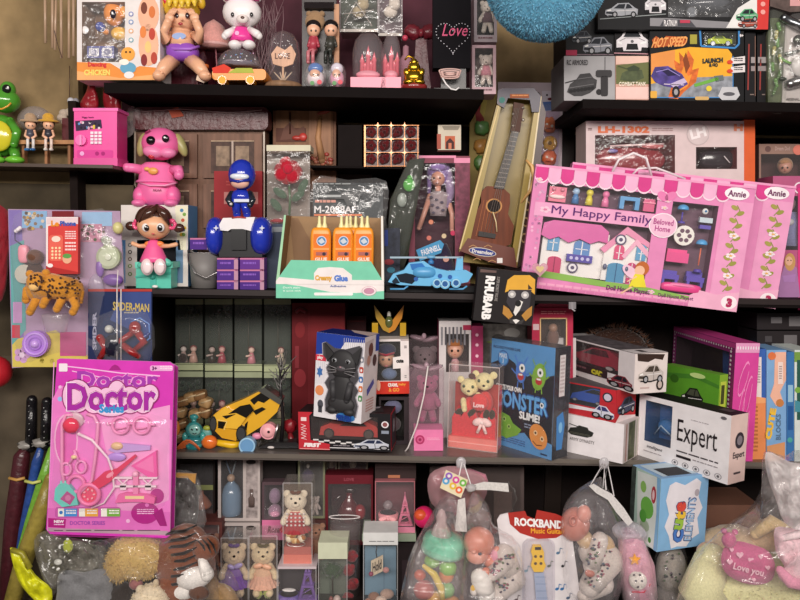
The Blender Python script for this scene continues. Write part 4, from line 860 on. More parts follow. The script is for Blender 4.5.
for x, y, k in ((431, 222, 'e08868'), (444, 236, 'e0c8a0'), (429, 238, 'd87868')): q.disc(x, y, 2.4, k, -.5+2)
q.disc(453, 233, 2.6, 'd83060', 2).disc(446, 259, 3, 'd8a090', 1)
# ---------- clear blister with little green toy
t = TY('clear_toy_pack', 'clear blister pack with a green capped toy between glue display and doll box', 'toy pack', 404, Z2, .1); by = t.by
t('backing').ext([(409, 160), (425, 158), (408, 256), (396, by), (386, by), (390, 200)][::-1], 0, 1, '34362e:d')
t('blister').bag([(410, 160), (424, 159), (417, 205), (404, 256), (388, 262), (388, 222), (395, 190)][::-1], 7, 'e8f0ec:t8', -2, .4, n=7, half=True, seed=21, fz=.12)
q = t('green_toy'); q.ball(409, 185, -3, 6, 6.5, '66b858:g', 4).ball(410, 178, -3, 3, 3, '58a84c:g').ball(402, 200, -3, 5, 7, '98a098:p', 3)
t = TY('dark_toy_pack', 'dim dark toy pack with red and teal bits right of the glue display', 'toy pack', 391, Z2, .06)
t('pack').box(385, 228, 400, t.by, 0, 8, '2e3240:x').disc(389, 262, 5, '8a3038', -.4, 3).disc(391, 270, 4, '3a7a90', -.4, 3).rect(384.5, 230, 388, 246, '2c3c80', -.4)
# ---------- helicopter
t = TY('helicopter_toy', 'light blue toy helicopter on a black carton in front of the doll box', 'toy helicopter', 430, Z2+.006, -.01); by = t.by
q = t('carton'); 
c = '6ab8e4:p'; c2 = '58a4d8:p'; b = t('fuselage')
b.ext([(388, 282), (393, 274), (404, 270), (409, 263), (424, 261), (434, 268), (448, 271), (466, 270), (473, 274), (468, 282), (458, 284), (446, 280), (430, 286), (400, 285)][::-1], -8, 10, c).ball(424, 272, 0, 14, 7, c2, 12, e=.8).ball(460, 276, 0, 11, 5, c, 7)
q = t('canopy'); q.poly([(396, 275), (406, 273), (420, 276), (412, 284), (400, 282)], '1c2430:g', -8.6).poly([(392, 281), (396, 277), (400, 283), (393, 284)], '203040:g', -8.6).poly([(410, 264), (422, 263), (426, 268), (412, 270)], '3878c0:g', -8.6)
t('tail_fin').ext([(455, 272), (457, 258), (463, 257), (463, 272)][::-1], -2, 3, c)
t('mast').lathe(431, 264, 0, [(3, 0), (3, 3), (1.4, 4), (1.4, 7)], '3c7cb8:p', 10)
r = t('rotor'); r.box(390, 256.6, 463, 258.4, -2, 3, '9cb4c4:p').ball(431, 257, 0, 5, 2, '78b8e0:p', 5)
for x in (396, 455): t('skid').tube([(x-6, 289, -6), (x+8, 289, -6), (x+12, 286, -6)], 1, c2, 5)
for x, y in ((445, 284), (456, 283), (437, 283)): w = t('engine_pod'); w.drum(x, y, -11, -4, 5, c, kc='2c5c98').ring(x, y, -11, 3.4, .8, 'a8d8f0:p')
for x, y in ((416, 279), (440, 276), (450, 277)): t('panel_stripe').disc(x, y, 2.2, '2c60a8', -9)
# ---------- grey cased pack under it
t = TY('black_carton', 'flat black carton lying on the shelf right under the helicopter', 'box', 432, Z2, .02)
t.box(386, 286, 478, t.by, 0, 40, '17171a:p30')
# ---------- foam shapes card
t = TY('foam_toy_card', 'large cream card of orange and green toy shapes behind the ukulele', 'toy card', 520, Z2, .33); by = t.by
b = t('card'); b.ext([(498, 82), (563, 83), (560, by), (496, by)][::-1], 0, 1.5, 'd4c4cc').ext([(470, 92), (500, 90), (505, by), (468, by)][::-1], -1.5, 0, 'a08c50')
b.poly([(472, 92), (480, 92), (486, 132), (478, 132)], '8a3030', -1.8).poly([(482, 97), (488, 97), (484, 118), (480, 112)], 'b0a050', -1.8)
b.poly([(540, 108), (560, 108), (558, 166), (538, 166)], 'c0a8c0', -.3)
for x, y, k in ((549, 125, 'e87838:p'), (550, 143, 'd8a038:p'), (549, 158, 'e06838:p'), (482, 128, '5a8a48:p'), (481, 146, 'b88440:p'), (481, 163, '5a8040:p'), (533, 142, '483868:p'), (534, 158, '5a8848:p'), (533, 126, '8a6a88:p')):
    q = t('foam_shape'); q.ball(x, y, -4, 7, 7, k, 3, e=.9, wob=.35, fz=2)
    if y == 143: q.disc(x, y, 2, '806028', -7.5)
    if x > 545 and y != 143: q.disc(x-2, y-1, 1.2, 'f8e8d8', -7.4).disc(x+3, y+1, 1.4, 'f8e8d8', -7.4).line([(x-3, y+3), (x+4, y+4)], .8, '8a3020', -7.4)
b.poly([(542, 91), (556, 91), (557, 108), (555, 111), (544, 111), (542, 108)], 'e0d8e4', -.5).poly([(542, 102), (557, 101), (556, 110), (544, 111)], '5878b8', -.6).disc(547, 95, 1, '282028', -.8).disc(552, 96, 1, '282028', -.8).disc(550, 99, 2.4, '6a2a38', -.8, 1.4).line([(541, 96), (538, 92)], .8, '403840').line([(557, 97), (560, 93)], .8, '403840')
t('blister').bag([(540, 110), (561, 110), (559, 165), (538, 165)], 7, 'f0e8f0:t12', -1, .2, half=True, seed=8)
# ---------- ukulele in its box
t = TY('ukulele_box', 'brown ukulele in a tall tilted yellow-lined open box', 'boxed instrument', 490, Z2, .10); by = t.by
b = t('carton'); br = '6a3426:p'
b.poly([(463, 262), (502, 96), (541, 98), (519, 268)], '8a7430:p', 10)
b.ext([(459, 252), (500, 92), (504, 94), (469, 246)], -2, 11, '9c8434:p', kb='8c7630:p'); b.line([(460, 249), (502, 94)], 1.4, 'e0c890', -2.4)
b.ext([(541, 100), (536, 100), (513, 246), (517, 268)], -2, 11, 'a08838:p'); b.line([(517, 262), (532, 168), (541, 96)], 1.5, 'ecdcb8', -2.4)
b.ext([(517, 268), (530, 260), (546, 112), (541, 98)], 2, 12, '3c2018:p'); [b.disc(523+(250-y)*.1, y, 3.4, 'b89868', 1.6, 5).disc(523+(250-y)*.1, y, 2.2, '4c2c20', 1.4, 3.4) for y in (206, 222, 238)]
b.ext([(460, 251), (468, 238), (486, 242), (514, 248), (517, 268), (490, 262)][::-1], -5, 10, br); b.poly([(470, 247), (492, 247), (496, 254), (470, 250)], '7a4434', -5.3) if 0 else None
b.disc(482.5, 252, 14, 'd8d0c0', -5.6, 4.2, rot=-9).disc(482.5, 252, 13.2, '2c3c88', -5.8, 3.5, rot=-9).text('Dreamdeer', 472, 250, 493.5, 254, 'e8e4e0', -6, .03, rot=-8)
for x, y in ((473, 246), (488, 246), (477, 259), (492, 261)): b.line([(x-4, y+1), (x, y-1), (x+4, y+1)], .7, 'c09060', -5.6)
b.rect(497, 258, 502.5, 263, 'e8e4e0', -5.6)
h = t('header'); h.ext([(498, 90), (504, 88), (534, 88), (541, 96), (539, 112), (532, 112), (530, 100), (508, 98), (504, 108), (497, 104)][::-1], -4, 0, '2a1c34:p').rect(510, 94, 529, 98, 'a05838', -4.4).lines(512, 94.8, 528, 97.2, 1, 'e8a068', -4.8).disc(502, 100, 3, '4a8078', -4.4)
u = t('ukulele'); wd = '70381f:w'
u.ext([(471, 240), (470, 222), (476, 212), (481, 203), (481, 192), (487, 186), (502, 187), (510, 194), (510, 204), (508, 214), (514, 226), (511, 244), (500, 249), (480, 246)], -1, 8, wd)
u.disc(494, 206, 8.2, 'c89058', -1.4, 7.6).disc(494, 206, 6.6, '1a0c08', -1.6, 6.2)
for i in range(3): u.line([(476+i*4, 236), (484+i*3, 200)], .5, 'a8643c', -1.3)
q = u('bridge'); q.ext([(479, 231), (496, 234), (495, 238.5), (478, 236)], -3, -1, '1a1210:p')
n = u('neck'); n.ext([(494, 188), (504, 189), (519, 132), (512, 131)], -3, 4, '1e1612:p')
for i in range(13): f = i/12; n.line([(495+17.5*f, 186-54*f), (504+14.5*f, 187-54*f)], .6, 'a8a098', -3.4)
n.ext([(511, 131), (520, 132), (524, 104), (514, 102)], -3, 3, '4a2a1c:w')
for i in range(4): n.ball(513 if i % 2 else 523, 108+i*6, -3, 1.5, 1.5, 'c8c0b8:m')
s2 = u('string')
for i in range(4): s2.tube([(484+i*3.4, 234, -3.6), (497+i*1.7, 188, -3.6), (515+i*1.4, 108, -3.6)], .2, '8a8078:p', 4)
u('loose_string').tube([(493, 212, -4), (496, 222, -5), (497, 232, -4)], .6, 'f0d8a8:p', 5)
t('handle_strip').tube([(526, 160, -2), (532, 166, -4), (534, 178, -4), (531, 190, -4), (521, 203, -2)], [1, 2, 2, 2, .8], 'e0b070:p', 6)
# ---------- RHUBARB box
t = B('robot_mask_box', 'black carton with white sideways lettering and a yellow robot mask picture', 'box', (473, 320, -.055), (532, 326, -.055), 53, 18)
t.O = t.O; b = t('carton'); b.box(0, 0, 100, 100, 0, 18, ('1c1718', '241e1e', '3c302c'))
b.text('RHUBARB', 13, 14, 29, 97, 'f4f2f0', -.5, .06, rot=-90); b.text('SUPER ROBOT FIGURE', 32, 14, 37, 60, '9a9490', -.5, .02, rot=-90)
b.poly([(3, 3), (30, 3), (30, 7), (3, 9)], '6a5450', -.3)
m = t('mask_print'); ye = 'e0a83c'
m.poly([(48, 42), (50, 18), (60, 8), (86, 5), (96, 12), (98, 40), (90, 34), (58, 36)], ye, -.6).poly([(85, 22), (93, 30), (86, 32)], '403028', -.8)
m.poly([(54, 36), (92, 32), (92, 66), (86, 74), (62, 74), (52, 60)], '38343a', -.7).disc(60, 44, 6.5, 'b4b0b0', -.9, 7).disc(82, 43, 6.5, 'b4b0b0', -.9, 7).disc(60, 44, 3, 'e8e4e0', -1).disc(82, 43, 3, 'e8e4e0', -1)
m.poly([(68, 66), (74, 54), (80, 56), (76, 72), (70, 84), (66, 78)], 'e4e0dc', -1).poly([(48, 66), (58, 72), (66, 84), (60, 92), (48, 82)], 'b8843c', -.8).poly([(96, 62), (88, 70), (80, 82), (88, 92), (97, 80)], 'b8843c', -.8).poly([(60, 88), (72, 96), (86, 88), (82, 99), (62, 99)], '3c3838', -.9).poly([(66, 92), (72, 90), (78, 92), (72, 99)], 'e8e4e0', -1)
m.disc(72, 60, 5, '1a181c', -1.1, 6)
t = T('heart_tag', 'small transparent pink heart tag at the lower left corner of the doll house set', 'tag', 540, 268, -.06)
t.ext(heart(540, 269, 8)[::-1], 0, 1, 'e0a8b8:t60').ext(heart(540, 269, 4)[::-1], -.5, 0, 'd8c088:p')
# ---------- blue plush
t = T('blue_plush', 'fluffy light blue round plush hanging at the top above the sandy wall', 'plush toy', 546, 30, -.18)
q = t('body'); q.ball(546, -24, 0, 60, 62, '5c9cba:f', 46, nu=32, nv=20)
t('hanging_string').tube([(546, -84, 0), (546, -330, 0)], .6, 'd8d0c8:p', 5)
q = t('fur'); q.kind = 'stuff'; q.fuzz(546, -24, 0, 60, 62, 46, 16000, 2.6, ['7cbcd8:f', '5c9cbc:f', '68acc8:f'], .7, lo=-1); q.kind = 'stuff'
# ---------- cartons on the upper right shelf
def rt(name, label, px, y=.03, cat='boxed toy', **kw): return TY(name, label, cat, px, Z1R, y, **kw)
K = '0e0e11'
t = rt('car_carton', 'white-fronted carton with a grey tank and remote control, lower left of the upper shelf', 583, .02); by = t.by
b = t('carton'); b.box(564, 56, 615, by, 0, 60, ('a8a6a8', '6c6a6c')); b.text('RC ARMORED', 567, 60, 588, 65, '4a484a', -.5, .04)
b.poly([(567, 92), (570, 84), (577, 79), (590, 76), (597, 80), (596, 88), (590, 93), (582, 96), (574, 96)], '302e30:x', -.5).line([(565, 83), (580, 79)], 1.2, '302e30').poly([(576, 80), (580, 74), (590, 73), (594, 79)], '3c3a3c', -.6)
[b.disc(571+i*3.6, 91-i*.5, 1.9, '1c1a1c', -.8) for i in range(7)]
b.line([(569, 88), (594, 84)], .7, '6c6a6c', -.9).line([(578, 79), (592, 77)], .7, '6c6a6c', -.9)
b.ext(rrect(601, 76, 608, 96, 2)[::-1], -1, 0, '343234').ext(rrect(596, 70, 612, 77, 2)[::-1], -1, 0, '3c3a3c').line([(605, 70), (605, 57)], .7, '3a383a').disc(599, 92, 3, '2a282a')
t = rt('tank_carton', 'small carton with a green tank picture and blank pink lower panel', 632, .02); by = t.by
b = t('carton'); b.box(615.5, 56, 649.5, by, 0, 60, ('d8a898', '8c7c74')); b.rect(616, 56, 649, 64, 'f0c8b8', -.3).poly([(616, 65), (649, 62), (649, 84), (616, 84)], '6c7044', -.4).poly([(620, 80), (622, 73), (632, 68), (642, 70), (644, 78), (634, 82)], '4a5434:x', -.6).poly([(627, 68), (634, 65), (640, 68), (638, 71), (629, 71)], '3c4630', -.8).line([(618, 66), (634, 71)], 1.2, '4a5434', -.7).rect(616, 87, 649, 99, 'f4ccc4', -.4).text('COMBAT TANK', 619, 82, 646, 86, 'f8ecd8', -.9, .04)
t = T('car_carton', 'dark carton with dim silver racing car picture beside the blue plush', 'boxed toy', 590, 57, .03); 
b = t('carton'); b.box(566, 18, 614, 55.6, 0, 58, ('131417', '1e2022')); b.box(566, 50, 577, 55.4, -.8, 0, 'b03050'); flatcar(b, 583, 36, 612, 55, '8a8c94'); flatcar(b, 572, 30, 592, 44, '4a4e54'); b.disc(610, 24, 1.8, 'a8a8a8').line([(566, 54.6), (614, 54.6)], 1, '7a6870', -.6)
t = T('car_carton', 'black carton with front view of a white car and red badges', 'boxed toy', 632, 56, .025)
b = t('carton'); b.box(614.6, 17, 650, 55.6, 0, 58, ('120e11', '2a2022')); frontcar(b, 616.5, 30, 648, 52, 'ece6ea'); b.rect(615.6, 20.5, 621, 26, 'e08090').text('FAST', 623, 20.5, 638, 27, 'f0e8e8', -.6, .06).rect(615.6, 28.5, 621, 31, 'c86878').lines(623, 28, 648, 30, 1, 'a8989c').rect(643, 24, 649, 30, 'c0b0b0', -.3).line([(614, 53), (650, 54)], .8, 'd8a0a8', -.8)
# long top carton
t = T('car_carton', 'long grey window carton with a red end along the top right edge', 'boxed toy', 690, 30, .0)
b = t('carton'); b.wbox(598, -20, 770, 29.4, 56, [(668, -16, 752, 17)], ('17171a', '121214'), ki='3a3a3e', kb='44464a')
b.poly([(668, 18), (730, 22), (752, 0), (757, -2), (757, 29), (650, 26), (650, 18)], '8c8a8e', -.3).poly([(664, 19), (690, 20), (696, 27), (660, 26)], '4a4a50', -.5).text('PLATINUM', 664, 20, 677, 26, 'e8e4e4', -.8, .05).rect(680, 20, 690, 23, 'c04058', -.8)
b.poly([(757, -20), (770, -20), (768, 29.4), (756, 29.4)], 'd83c38', -.6).disc(763, 4, 2.4, 'f0a8a0', -.9).disc(763, 12, 2.4, 'f0a8a0', -.9)
b.poly([(726, 28), (738, 8), (757, -4), (757, 28)], 'e8e6e4', -.7); flatcar(b, 736, 8, 758, 22, '5aa878', -1); flatcar(b, 738, 18, 758, 28, 'a85040', -1.1)
flatcar(b, 605, 2, 638, 18, 'a8aab0'); frontcar(b, 645, -6, 666, 14, 'd8d4d8'); b.line([(600, 19), (666, 14)], .8, '9aa0a0')
q = t('toy_car'); q.ball(708, 6, 14, 24, 9, '50545a:g', 14).tube([(690, -12, 6), (704, 4, 4), (725, 6, 4), (745, -6, 4)], 1.2, '2a2c30:p'); q.drum(692, 12, 4, 12, 6, '1c1c20:p', kc='70747a')
film(t, 668, -16, 752, 17, -.2, 'e0e0e4:t14')
# HOT SPEED launcher
t = rt('launcher_carton', 'black, blue and yellow carton showing a purple racing car in flames', 697, .01); by = t.by
b = t('carton'); b.wbox(650, 30, 744, by, 60, [(704, 33, 736, 46)], (K, '18161a'), ki='383c3e', kb='5a6064')
b.poly([(651, 54), (690, 47), (728, 49), (732, 54), (733, 98), (651, 98)], 'f0b030', -.3).poly([(651, 54), (675, 50), (675, 68), (651, 72)], 'e8964c', -.4).poly([(651, 84), (680, 78), (733, 76), (733, 98), (651, 98)], '8c9098:x', -.4)
b.line([(700, 30), (701, 46), (735, 48), (739, 44), (739, 30)], 1.8, '4088c8', -.6).line([(652, 97.5), (733, 97.5), (733, 56)], .9, '4088c8', -.6)
b.poly([(652, 40), (656, 36), (662, 40), (666, 36), (684, 37), (687, 43), (676, 45), (654, 48)], 'b85828', -.5).text('HOT SPEED', 653, 37, 687, 47, 'f4a860', -.9, .03, sl=-.05, sh=.35).rect(690, 34.5, 697, 44, 'a8a040', -.5)
R = random.Random(15)
b.poly([(668, 98), (676, 72), (674, 60), (680, 64), (679, 52), (686, 60), (688, 50), (694, 60), (692, 70), (699, 68), (696, 82), (684, 92), (678, 99)], 'd86a28:x', -.5).poly([(675, 94), (680, 76), (684, 66), (688, 76), (692, 74), (688, 86)], 'f09838', -.6).poly([(683, 60), (686, 52), (690, 66), (686, 74)], '8a4420', -.7)
b.poly([(651, 76), (655, 67), (668, 66), (682, 74), (688, 84), (680, 89), (664, 86), (655, 82)], '4c3c88:x', -.8).line([(656, 72), (668, 69), (680, 76)], .8, '9c8cd0', -1).line([(664, 84), (684, 85)], .8, 'e8d8e8', -1).poly([(660, 69), (672, 69), (680, 75), (668, 76)], '241c44', -.9).disc(676, 92, 4, '201c24', -1, 6).disc(676, 92, 2, 'a8a4a8', -1.1, 3).poly([(670, 84), (684, 78), (687, 82), (674, 88)], 'c8b8d8', -1)
b.poly([(694, 84), (718, 77), (719, 80), (695, 87)], '70b048', -.9).poly([(714, 76), (723, 75), (724, 80), (716, 82)], '6a7474', -.9).disc(709, 88.5, 2.8, 'e8d040', -.9)
b.text('LAUNCH', 702.5, 58, 723, 63, '303430', -.9, .08, sl=-.06).text('& GO', 709, 63, 718, 67, '303430', -.9, .08)
b.poly(rrect(650.5, 91, 657, 98, 1)[::-1], 'e8b048', -.9).poly(rrect(695, 96.5, 709, 100, 1.5)[::-1], 'd8b070', -.9).poly([(718, 96), (722, 87), (737, 87), (740, 95), (736, 100), (722, 100)], 'c8c8cc', -1).disc(729, 94, 6, '5a5a60', -1.1, 2)
for y in (58, 67): b.poly([(731, y), (745, y-2), (745, y+5), (731, y+6)], 'e8e0e0', -1.1).disc(730, y+4, 3, 'd84830', -1.2, 2).lines(734, y, 743, y+4, 2, '40383c', -1.3)
b.text('8+', 743 if 0 else 739.5, 34, 743.5, 37, 'f0e8e8', -.6, .05)
q = t('small_car'); car(q, 708, 34, 733, 46, 8, 'c0d030:g', '60702c:g', facing=-1); film(t, 704, 33, 736, 46, -.1, 'e8f0f0:t8')
for i, (x0, x1) in enumerate(((745, 756), (757, 767))):
    t = rt('launcher_carton', ('black carton end with red stripe, right beside the purple racing car carton', 'black carton end with red stripe, beside the green army figures')[i], (x0+x1)/2, .02+.01*i, group='black carton ends on the upper right shelf')
    b = t('carton'); b.box(x0, 30, x1-.4, t.by, 0, 60, ('100e12', '0c0a0c')); b.line([(x0+4, 44), (x0+3, 90)], 1.4, '9a3c38'); b.rect(x0+6 if i == 0 else x0+1, 57, x1-1, 63, 'a09898').rect(x0+6 if i == 0 else x0+1, 66, x1-1, 71, '988c8c').line([(x1-.8, 36), (x1-.8, 96)], .5, 'a07868', -.2); b.rect(x0+5, 94, x1-2, 95, '8a7870')
t = rt('army_figure_pack', 'clear pack of green army figures beside the black cartons', 777, .02); by = t.by
b = t('card'); b.box(768, 18, 786, by, 0, 6, '4c5436:x')
R = random.Random(19); q = t('army_figure')
for i in range(9): x, y = 772+R.random()*9, 24+i*8; q.limb([(x, y, -3), (x+R.uniform(-3, 3), y+6, -4)], [2, 1.6], R.choice(['5c8a40:g', '709c48:g', 'a8a060:g', '4a6a34:g']), 6)
q.limb([(780, 58, -4), (787, 62, -5), (790, 63, -5)], 1.4, '6aa040:g'); t('blister').bag([(768, 14), (786, 14), (786, by), (768, by)], 6, 'e8f0e0:t12', -1, .3, half=True, seed=31)
t = rt('toy_gun_card', 'pale blister card of a silver toy gun at the upper right corner', 796, .015); by = t.by
b = t('card'); b.ext([(786, 22), (830, 14), (830, by), (782, by)][::-1], 0, 1.5, 'bcb4b0'); q = t('toy_gun'); q.limb([(784, 18, -5), (800, 26, -6), (830, 40, -6)], 4, '8c9094:m', 10).limb([(790, 84, -5), (810, 78, -5)], [5, 6], 'a8a8a8:m').ball(800, 66, -5, 9, 10, 'c8c4c0:p', 4).limb([(786, 54, -5), (798, 51, -5)], 1.8, '9aa098:m').ball(798, 40, -5, 5, 5, '5c6058:m', 3).ball(783, 79, -5, 4, 2, '40443c:p'); b.text('ARSENAL, BATTLE', 786, 98, 812, 101, '5a5450', -.5, .03)
t('blister').bag([(785, 20), (830, 14), (830, 98), (784, 98)], 9, 'f4f0f0:t12', -1, .3, half=True, seed=32)
t = T('pink_card', 'pink and grey card hanging at the top right corner', 'toy card', 785, 10, .0)
t.ext([(768, -10), (830, -10), (830, 10), (790, 12), (766, 5)][::-1], 0, 1.5, '5c4c48:x').rect(790, -10, 830, 6, 'd8a0a0', -.3)
# ---------- LH-1302 helicopter box
t = TY('helicopter_carton', 'white window carton with an orange end standing behind the pink doll house set', 'boxed toy', 670, Z2, .12); by = t.by
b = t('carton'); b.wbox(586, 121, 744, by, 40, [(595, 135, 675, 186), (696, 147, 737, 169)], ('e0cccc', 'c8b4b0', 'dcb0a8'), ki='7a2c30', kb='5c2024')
b.text('LH-1302', 598, 126, 649.5, 133, 'e07850', -.6, .05).lines(652, 128, 674, 132, 2, 'b89898').lines(588, 128, 592, 131, 2, '806060'); b.text('H', 734, 124, 743, 131, 'e08868', -.6, .06)
b.disc(698, 134, 11.5, 'c8b8b8', -.4).disc(698, 134, 10.6, 'd8c8c8', -.5).text('LH', 690, 128, 706, 138, 'f4ecec', -.8, .05, rot=14)
q = t('orange_end'); q.ext([(744, 120), (755, 114), (755, by-3), (744, by)][::-1], 0, 38, 'e06434')
q = t('toy_helicopter'); q.ball(630, 160, 12, 36, 16, '8c2c34:g', 8).ball(652, 146, 4, 12, 3, 'c87070:g', 3).tube([(610, 146, 2), (664, 144, 2)], 1, 'e8c8c8:p').ball(613, 151, 3, 5, 2, '7a70b0:g', 2)
q = t('remote_control'); q.ball(716, 160, 14, 18, 9, '2a262c:g', 6, e=.6).tube([(724, 156, 6), (730, 163, 5)], .5, 'e8e0e0:p')
film(t, 595, 135, 675, 186, -.2, 'e8c8c8:t10'); film(t, 696, 147, 737, 169, -.2, 'e8d8d8:t6')
t('top_rim').tube([(640, 121, 8), (680, 117, 14), (700, 116, 22)], .7, 'b87868:p')
# ---------- small doll carton at right edge
t = TY('doll_carton', 'dim brown window carton with a fair-haired doll at the right edge', 'boxed doll', 785, Z2, .2); by = t.by
b = t('carton'); b.wbox(759, 144, 822, by, 34, [(761, 154, 815, 186)], ('9c7c70', '6a4c48'), ki='4a2c2c'); b.disc(768, 149, 3, '6c504c').text('Dream Doll', 775, 146.5, 790, 150.5, 'c8a8a0', -.6, .02).disc(798, 150, 5, 'e08070', -.6)
d = t('doll'); dollhead(d, 785, 167, 6.5, 'c8907c:p', 'b08058:f', 10); film(t, 761, 154, 815, 186, -.2, 'e8d8d8:t12')
# ---------- doll house play sets
def hset(main):
    if main: t = B('doll_house_set', 'pink scalloped window carton with a white toy house, frontmost', 'boxed toy', (520, 286, .0), (736, 312, -.055), 121, 18)
    else: t = B('doll_house_set', 'second pink doll house carton peeking out behind the frontmost one', 'boxed toy', (556, 282, .06), (775, 309, .01), 119, 16)
    P1 = 'e48cbc'; b = t('carton')
    H = [(7, 14, 32, 29), (30, 14, 58, 29), (6.5, 41, 57, 88), (64.5, 18, 85, 91)] if main else []
    H = [(6.5, 13.5, 57.5, 29.5), (6.5, 41, 57, 88), (64.5, 18, 85, 91)] if main else []
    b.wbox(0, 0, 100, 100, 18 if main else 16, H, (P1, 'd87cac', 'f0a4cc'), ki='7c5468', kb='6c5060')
    # scalloped awning
    for i in range(15 if main else 15):
        x0 = .5+i*5.9; k = ('d8408c', 'f0b4d4')[i % 2]; b.poly([(x0, 1), (x0+5.7, 1), (x0+5.7, 9)]+circ(x0+2.85, 9, 2.85, 4.4, 8, 360, 180)[1:]+[(x0, 9)], k, -.8) if i*5.9 < 87 else None
    for i in range(15): x0 = .5+i*5.9; b.poly(circ(x0+2.85, 9.6, 3.1, 5.2, 8, 360, 180), 'f8d8e8', -.6) if i*5.9 < 87 else None
    b.rect(0, 0, 100, 1.8, 'f0a0c8', -1).disc(92, 7, 5.5, 'f8f0f4', -1, 5).text('Annie', 88, 4.5, 96, 9.5, '70305c', -1.4, .03)
    b.rect(87, 13, 100, 88, 'eca0c8', -.3)
    for y in range(7):
        b.line([(93, 16+y*10), (94.5, 20+y*10), (92.5, 25+y*10)], .5, '90904c', -.6); b.disc(92, 18+y*10, 1.3, 'a8a050', -.7, 2.2, rot=30).disc(95, 22+y*10, 1.3, '9c9848', -.7, 2.2, rot=-30)
    for y in (40, 56, 72): flower(b, 93.5, y, 2.2, 'f8e8ec', 'e8b060', -.8)
    b.poly([(78, 91), (82, 86), (90, 88), (100, 84), (100, 100), (78, 100)], 'f0b0cc', -.9).disc(96, 93, 3.6, 'f8ecf0', -1, 5.4).text('3', 94.8, 89.5, 97.4, 97, 'b02858', -1.4, .08)
    for i in range(24): b.rect(i*4.1+.3, 95, i*4.1+3.8, 97, 'f0a8c8', -.5).rect(i*4.1-1.6 if i else 0, 97.6, i*4.1+2, 99.6, 'd87cac', -.5)
    b.text('Doll House Playset', 40, 90.5, 60, 95.5, '6c2860', -1, .03).text('Doll House Playset', 64, 92, 80, 96, '6c2860', -1, .02)
    s = b.setf('R'); b.line([(50, 3), (50, 97)], 14, 'c8609c', -.4); b.text('My Happy Family', 28, 12, 72, 88, '6a2060', -.8, .03, rot=-90); b.setf('F')
    if not main: return t
    b.poly([(2, 30), (60, 30), (60, 41), (2, 41)], 'eca8cc', -.5); b.text('My Happy Family', 10, 31.5, 56, 40, '5c2470', -1.1, .008)
    flower(b, 7, 35.5, 2.6, 'f4c8dc', 'e080a8', -.9)
    b.poly(star(61.5, 38, 6.4, .86, 10), 'f8e4ec', -1, ).poly(star(61.5, 38, 5.8, .86, 10), 'f0b8d4', -1.1) if 0 else None
    b.disc(61.5, 38, 6.5, 'f8e8f0', -1, 10).disc(61.5, 38, 6, 'f0c0d8', -1.1, 9.2).text('Beloved', 57, 33, 66, 37.6, 'b04888', -1.4, .02).text('Home', 58, 38.5, 65, 43, 'b04888', -1.4, .02)
    for x, y in ((60, 13), (62, 18), (58.5, 17), (61, 24), (60.5, 92), (2.5, 12)): flower(b, x, y, 1.7, 'f4c4dc', 'e8e0a0', -1)
    # butterfly
    b.disc(59.5, 15, 2.3, 'e880b4', -1.2, 4, rot=20).disc(63, 14.4, 2.3, 'e880b4', -1.2, 4, rot=-20)
    R = random.Random(1)
    for i in range(40): b.disc(1+R.random()*4.6, 14+R.random()*80, .7, R.choice(['c87cae', 'f0b4d4', 'd898c0']), -.4, 1.2, n=6)
    b.poly([(6.5, 85), (20, 86), (40, 88), (57, 88.5), (78, 92), (78, 95), (6.5, 90.5)], '8cb858', -.6)
    # toy house
    h = t('toy_house'); W = 'f0ece8:p'; h.box(8, 50, 39, 87, 8, 16, W)
    h.ext([(6.8, 56), (7.5, 46), (12, 43), (34, 43), (38, 48), (38, 57), (34, 56), (30, 59), (25, 56), (20, 60), (15, 56), (11, 59)][::-1], 3, 12, 'd85ca4:p')
    h.ext([(37, 87), (37, 60), (46, 45), (57, 55), (57, 88)][::-1], 3, 15, W); h.ext([(35, 62), (46, 42), (58, 54), (58, 58), (46, 48), (37, 65)][::-1], 1, 6, 'e890b4:p'); h.ext([(45, 66), (51, 51), (57.5, 61), (57.5, 66), (51, 56), (46.5, 68)][::-1], .6, 4, 'f0b0c8:p')
    for x0, y0, x1, y1, k in ((10.5, 54, 16, 68, '5c9cc8'), (23, 58, 30.5, 70, '5888c0'), (41.5, 58, 46, 69, 'd84878'), (51.5, 56, 56, 68, '5ca0c8')):
        q = h('window'); d = 6 if x0 < 37 else 1; q.ext(circ((x0+x1)/2, y0+2.4, (x1-x0)/2, 3.4, 8, 180, 0)+[(x1, y1), (x0, y1)], d, d+2, k+':p'); q.rect((x0+x1)/2-.25, y0, (x0+x1)/2+.25, y1, 'f0f0f0', d-.3).rect(x0+.8, (y0+y1)/2, x1-.8, (y0+y1)/2+.6, 'f0f0f0', d-.3)
    q = h('balcony'); q.box(20, 69, 32, 75, 2, 7, '4c40a0:p')
    for x in (21.4, 24, 26.6, 29.2): q.disc(x+.7, 72, .8, 'c8c4e8', 1.6, 1.4)
    q = h('door'); q.ext(circ(14.8, 75, 3.2, 2.6, 8, 180, 0)+[(18, 86), (11.6, 86)], 6, 8, 'c83468:p').rect(14.6, 73, 15, 86, '8a1c48', 5.6)
    q = h('door'); q.ext(circ(43.4, 75, 4, 3, 8, 180, 0)+[(47.4, 88), (39.4, 88)], 1, 3, '4890b8:p').rect(43.2, 72, 43.6, 88, '2c6088', .6)
    for x in (49.6, 54): q = h('window'); q.ext(circ(x+.8, 73, 1.9, 2.6, 8, 180, 0)+[(x+2.7, 88), (x-1.1, 88)], .8, 3, 'c83c74:p').rect(x+.6, 71, x+1, 88, 'f4e8ec', .4).rect(x-1, 77, x+2.6, 77.6, 'f4e8ec', .4).rect(x-1, 82, x+2.6, 82.6, 'f4e8ec', .4)
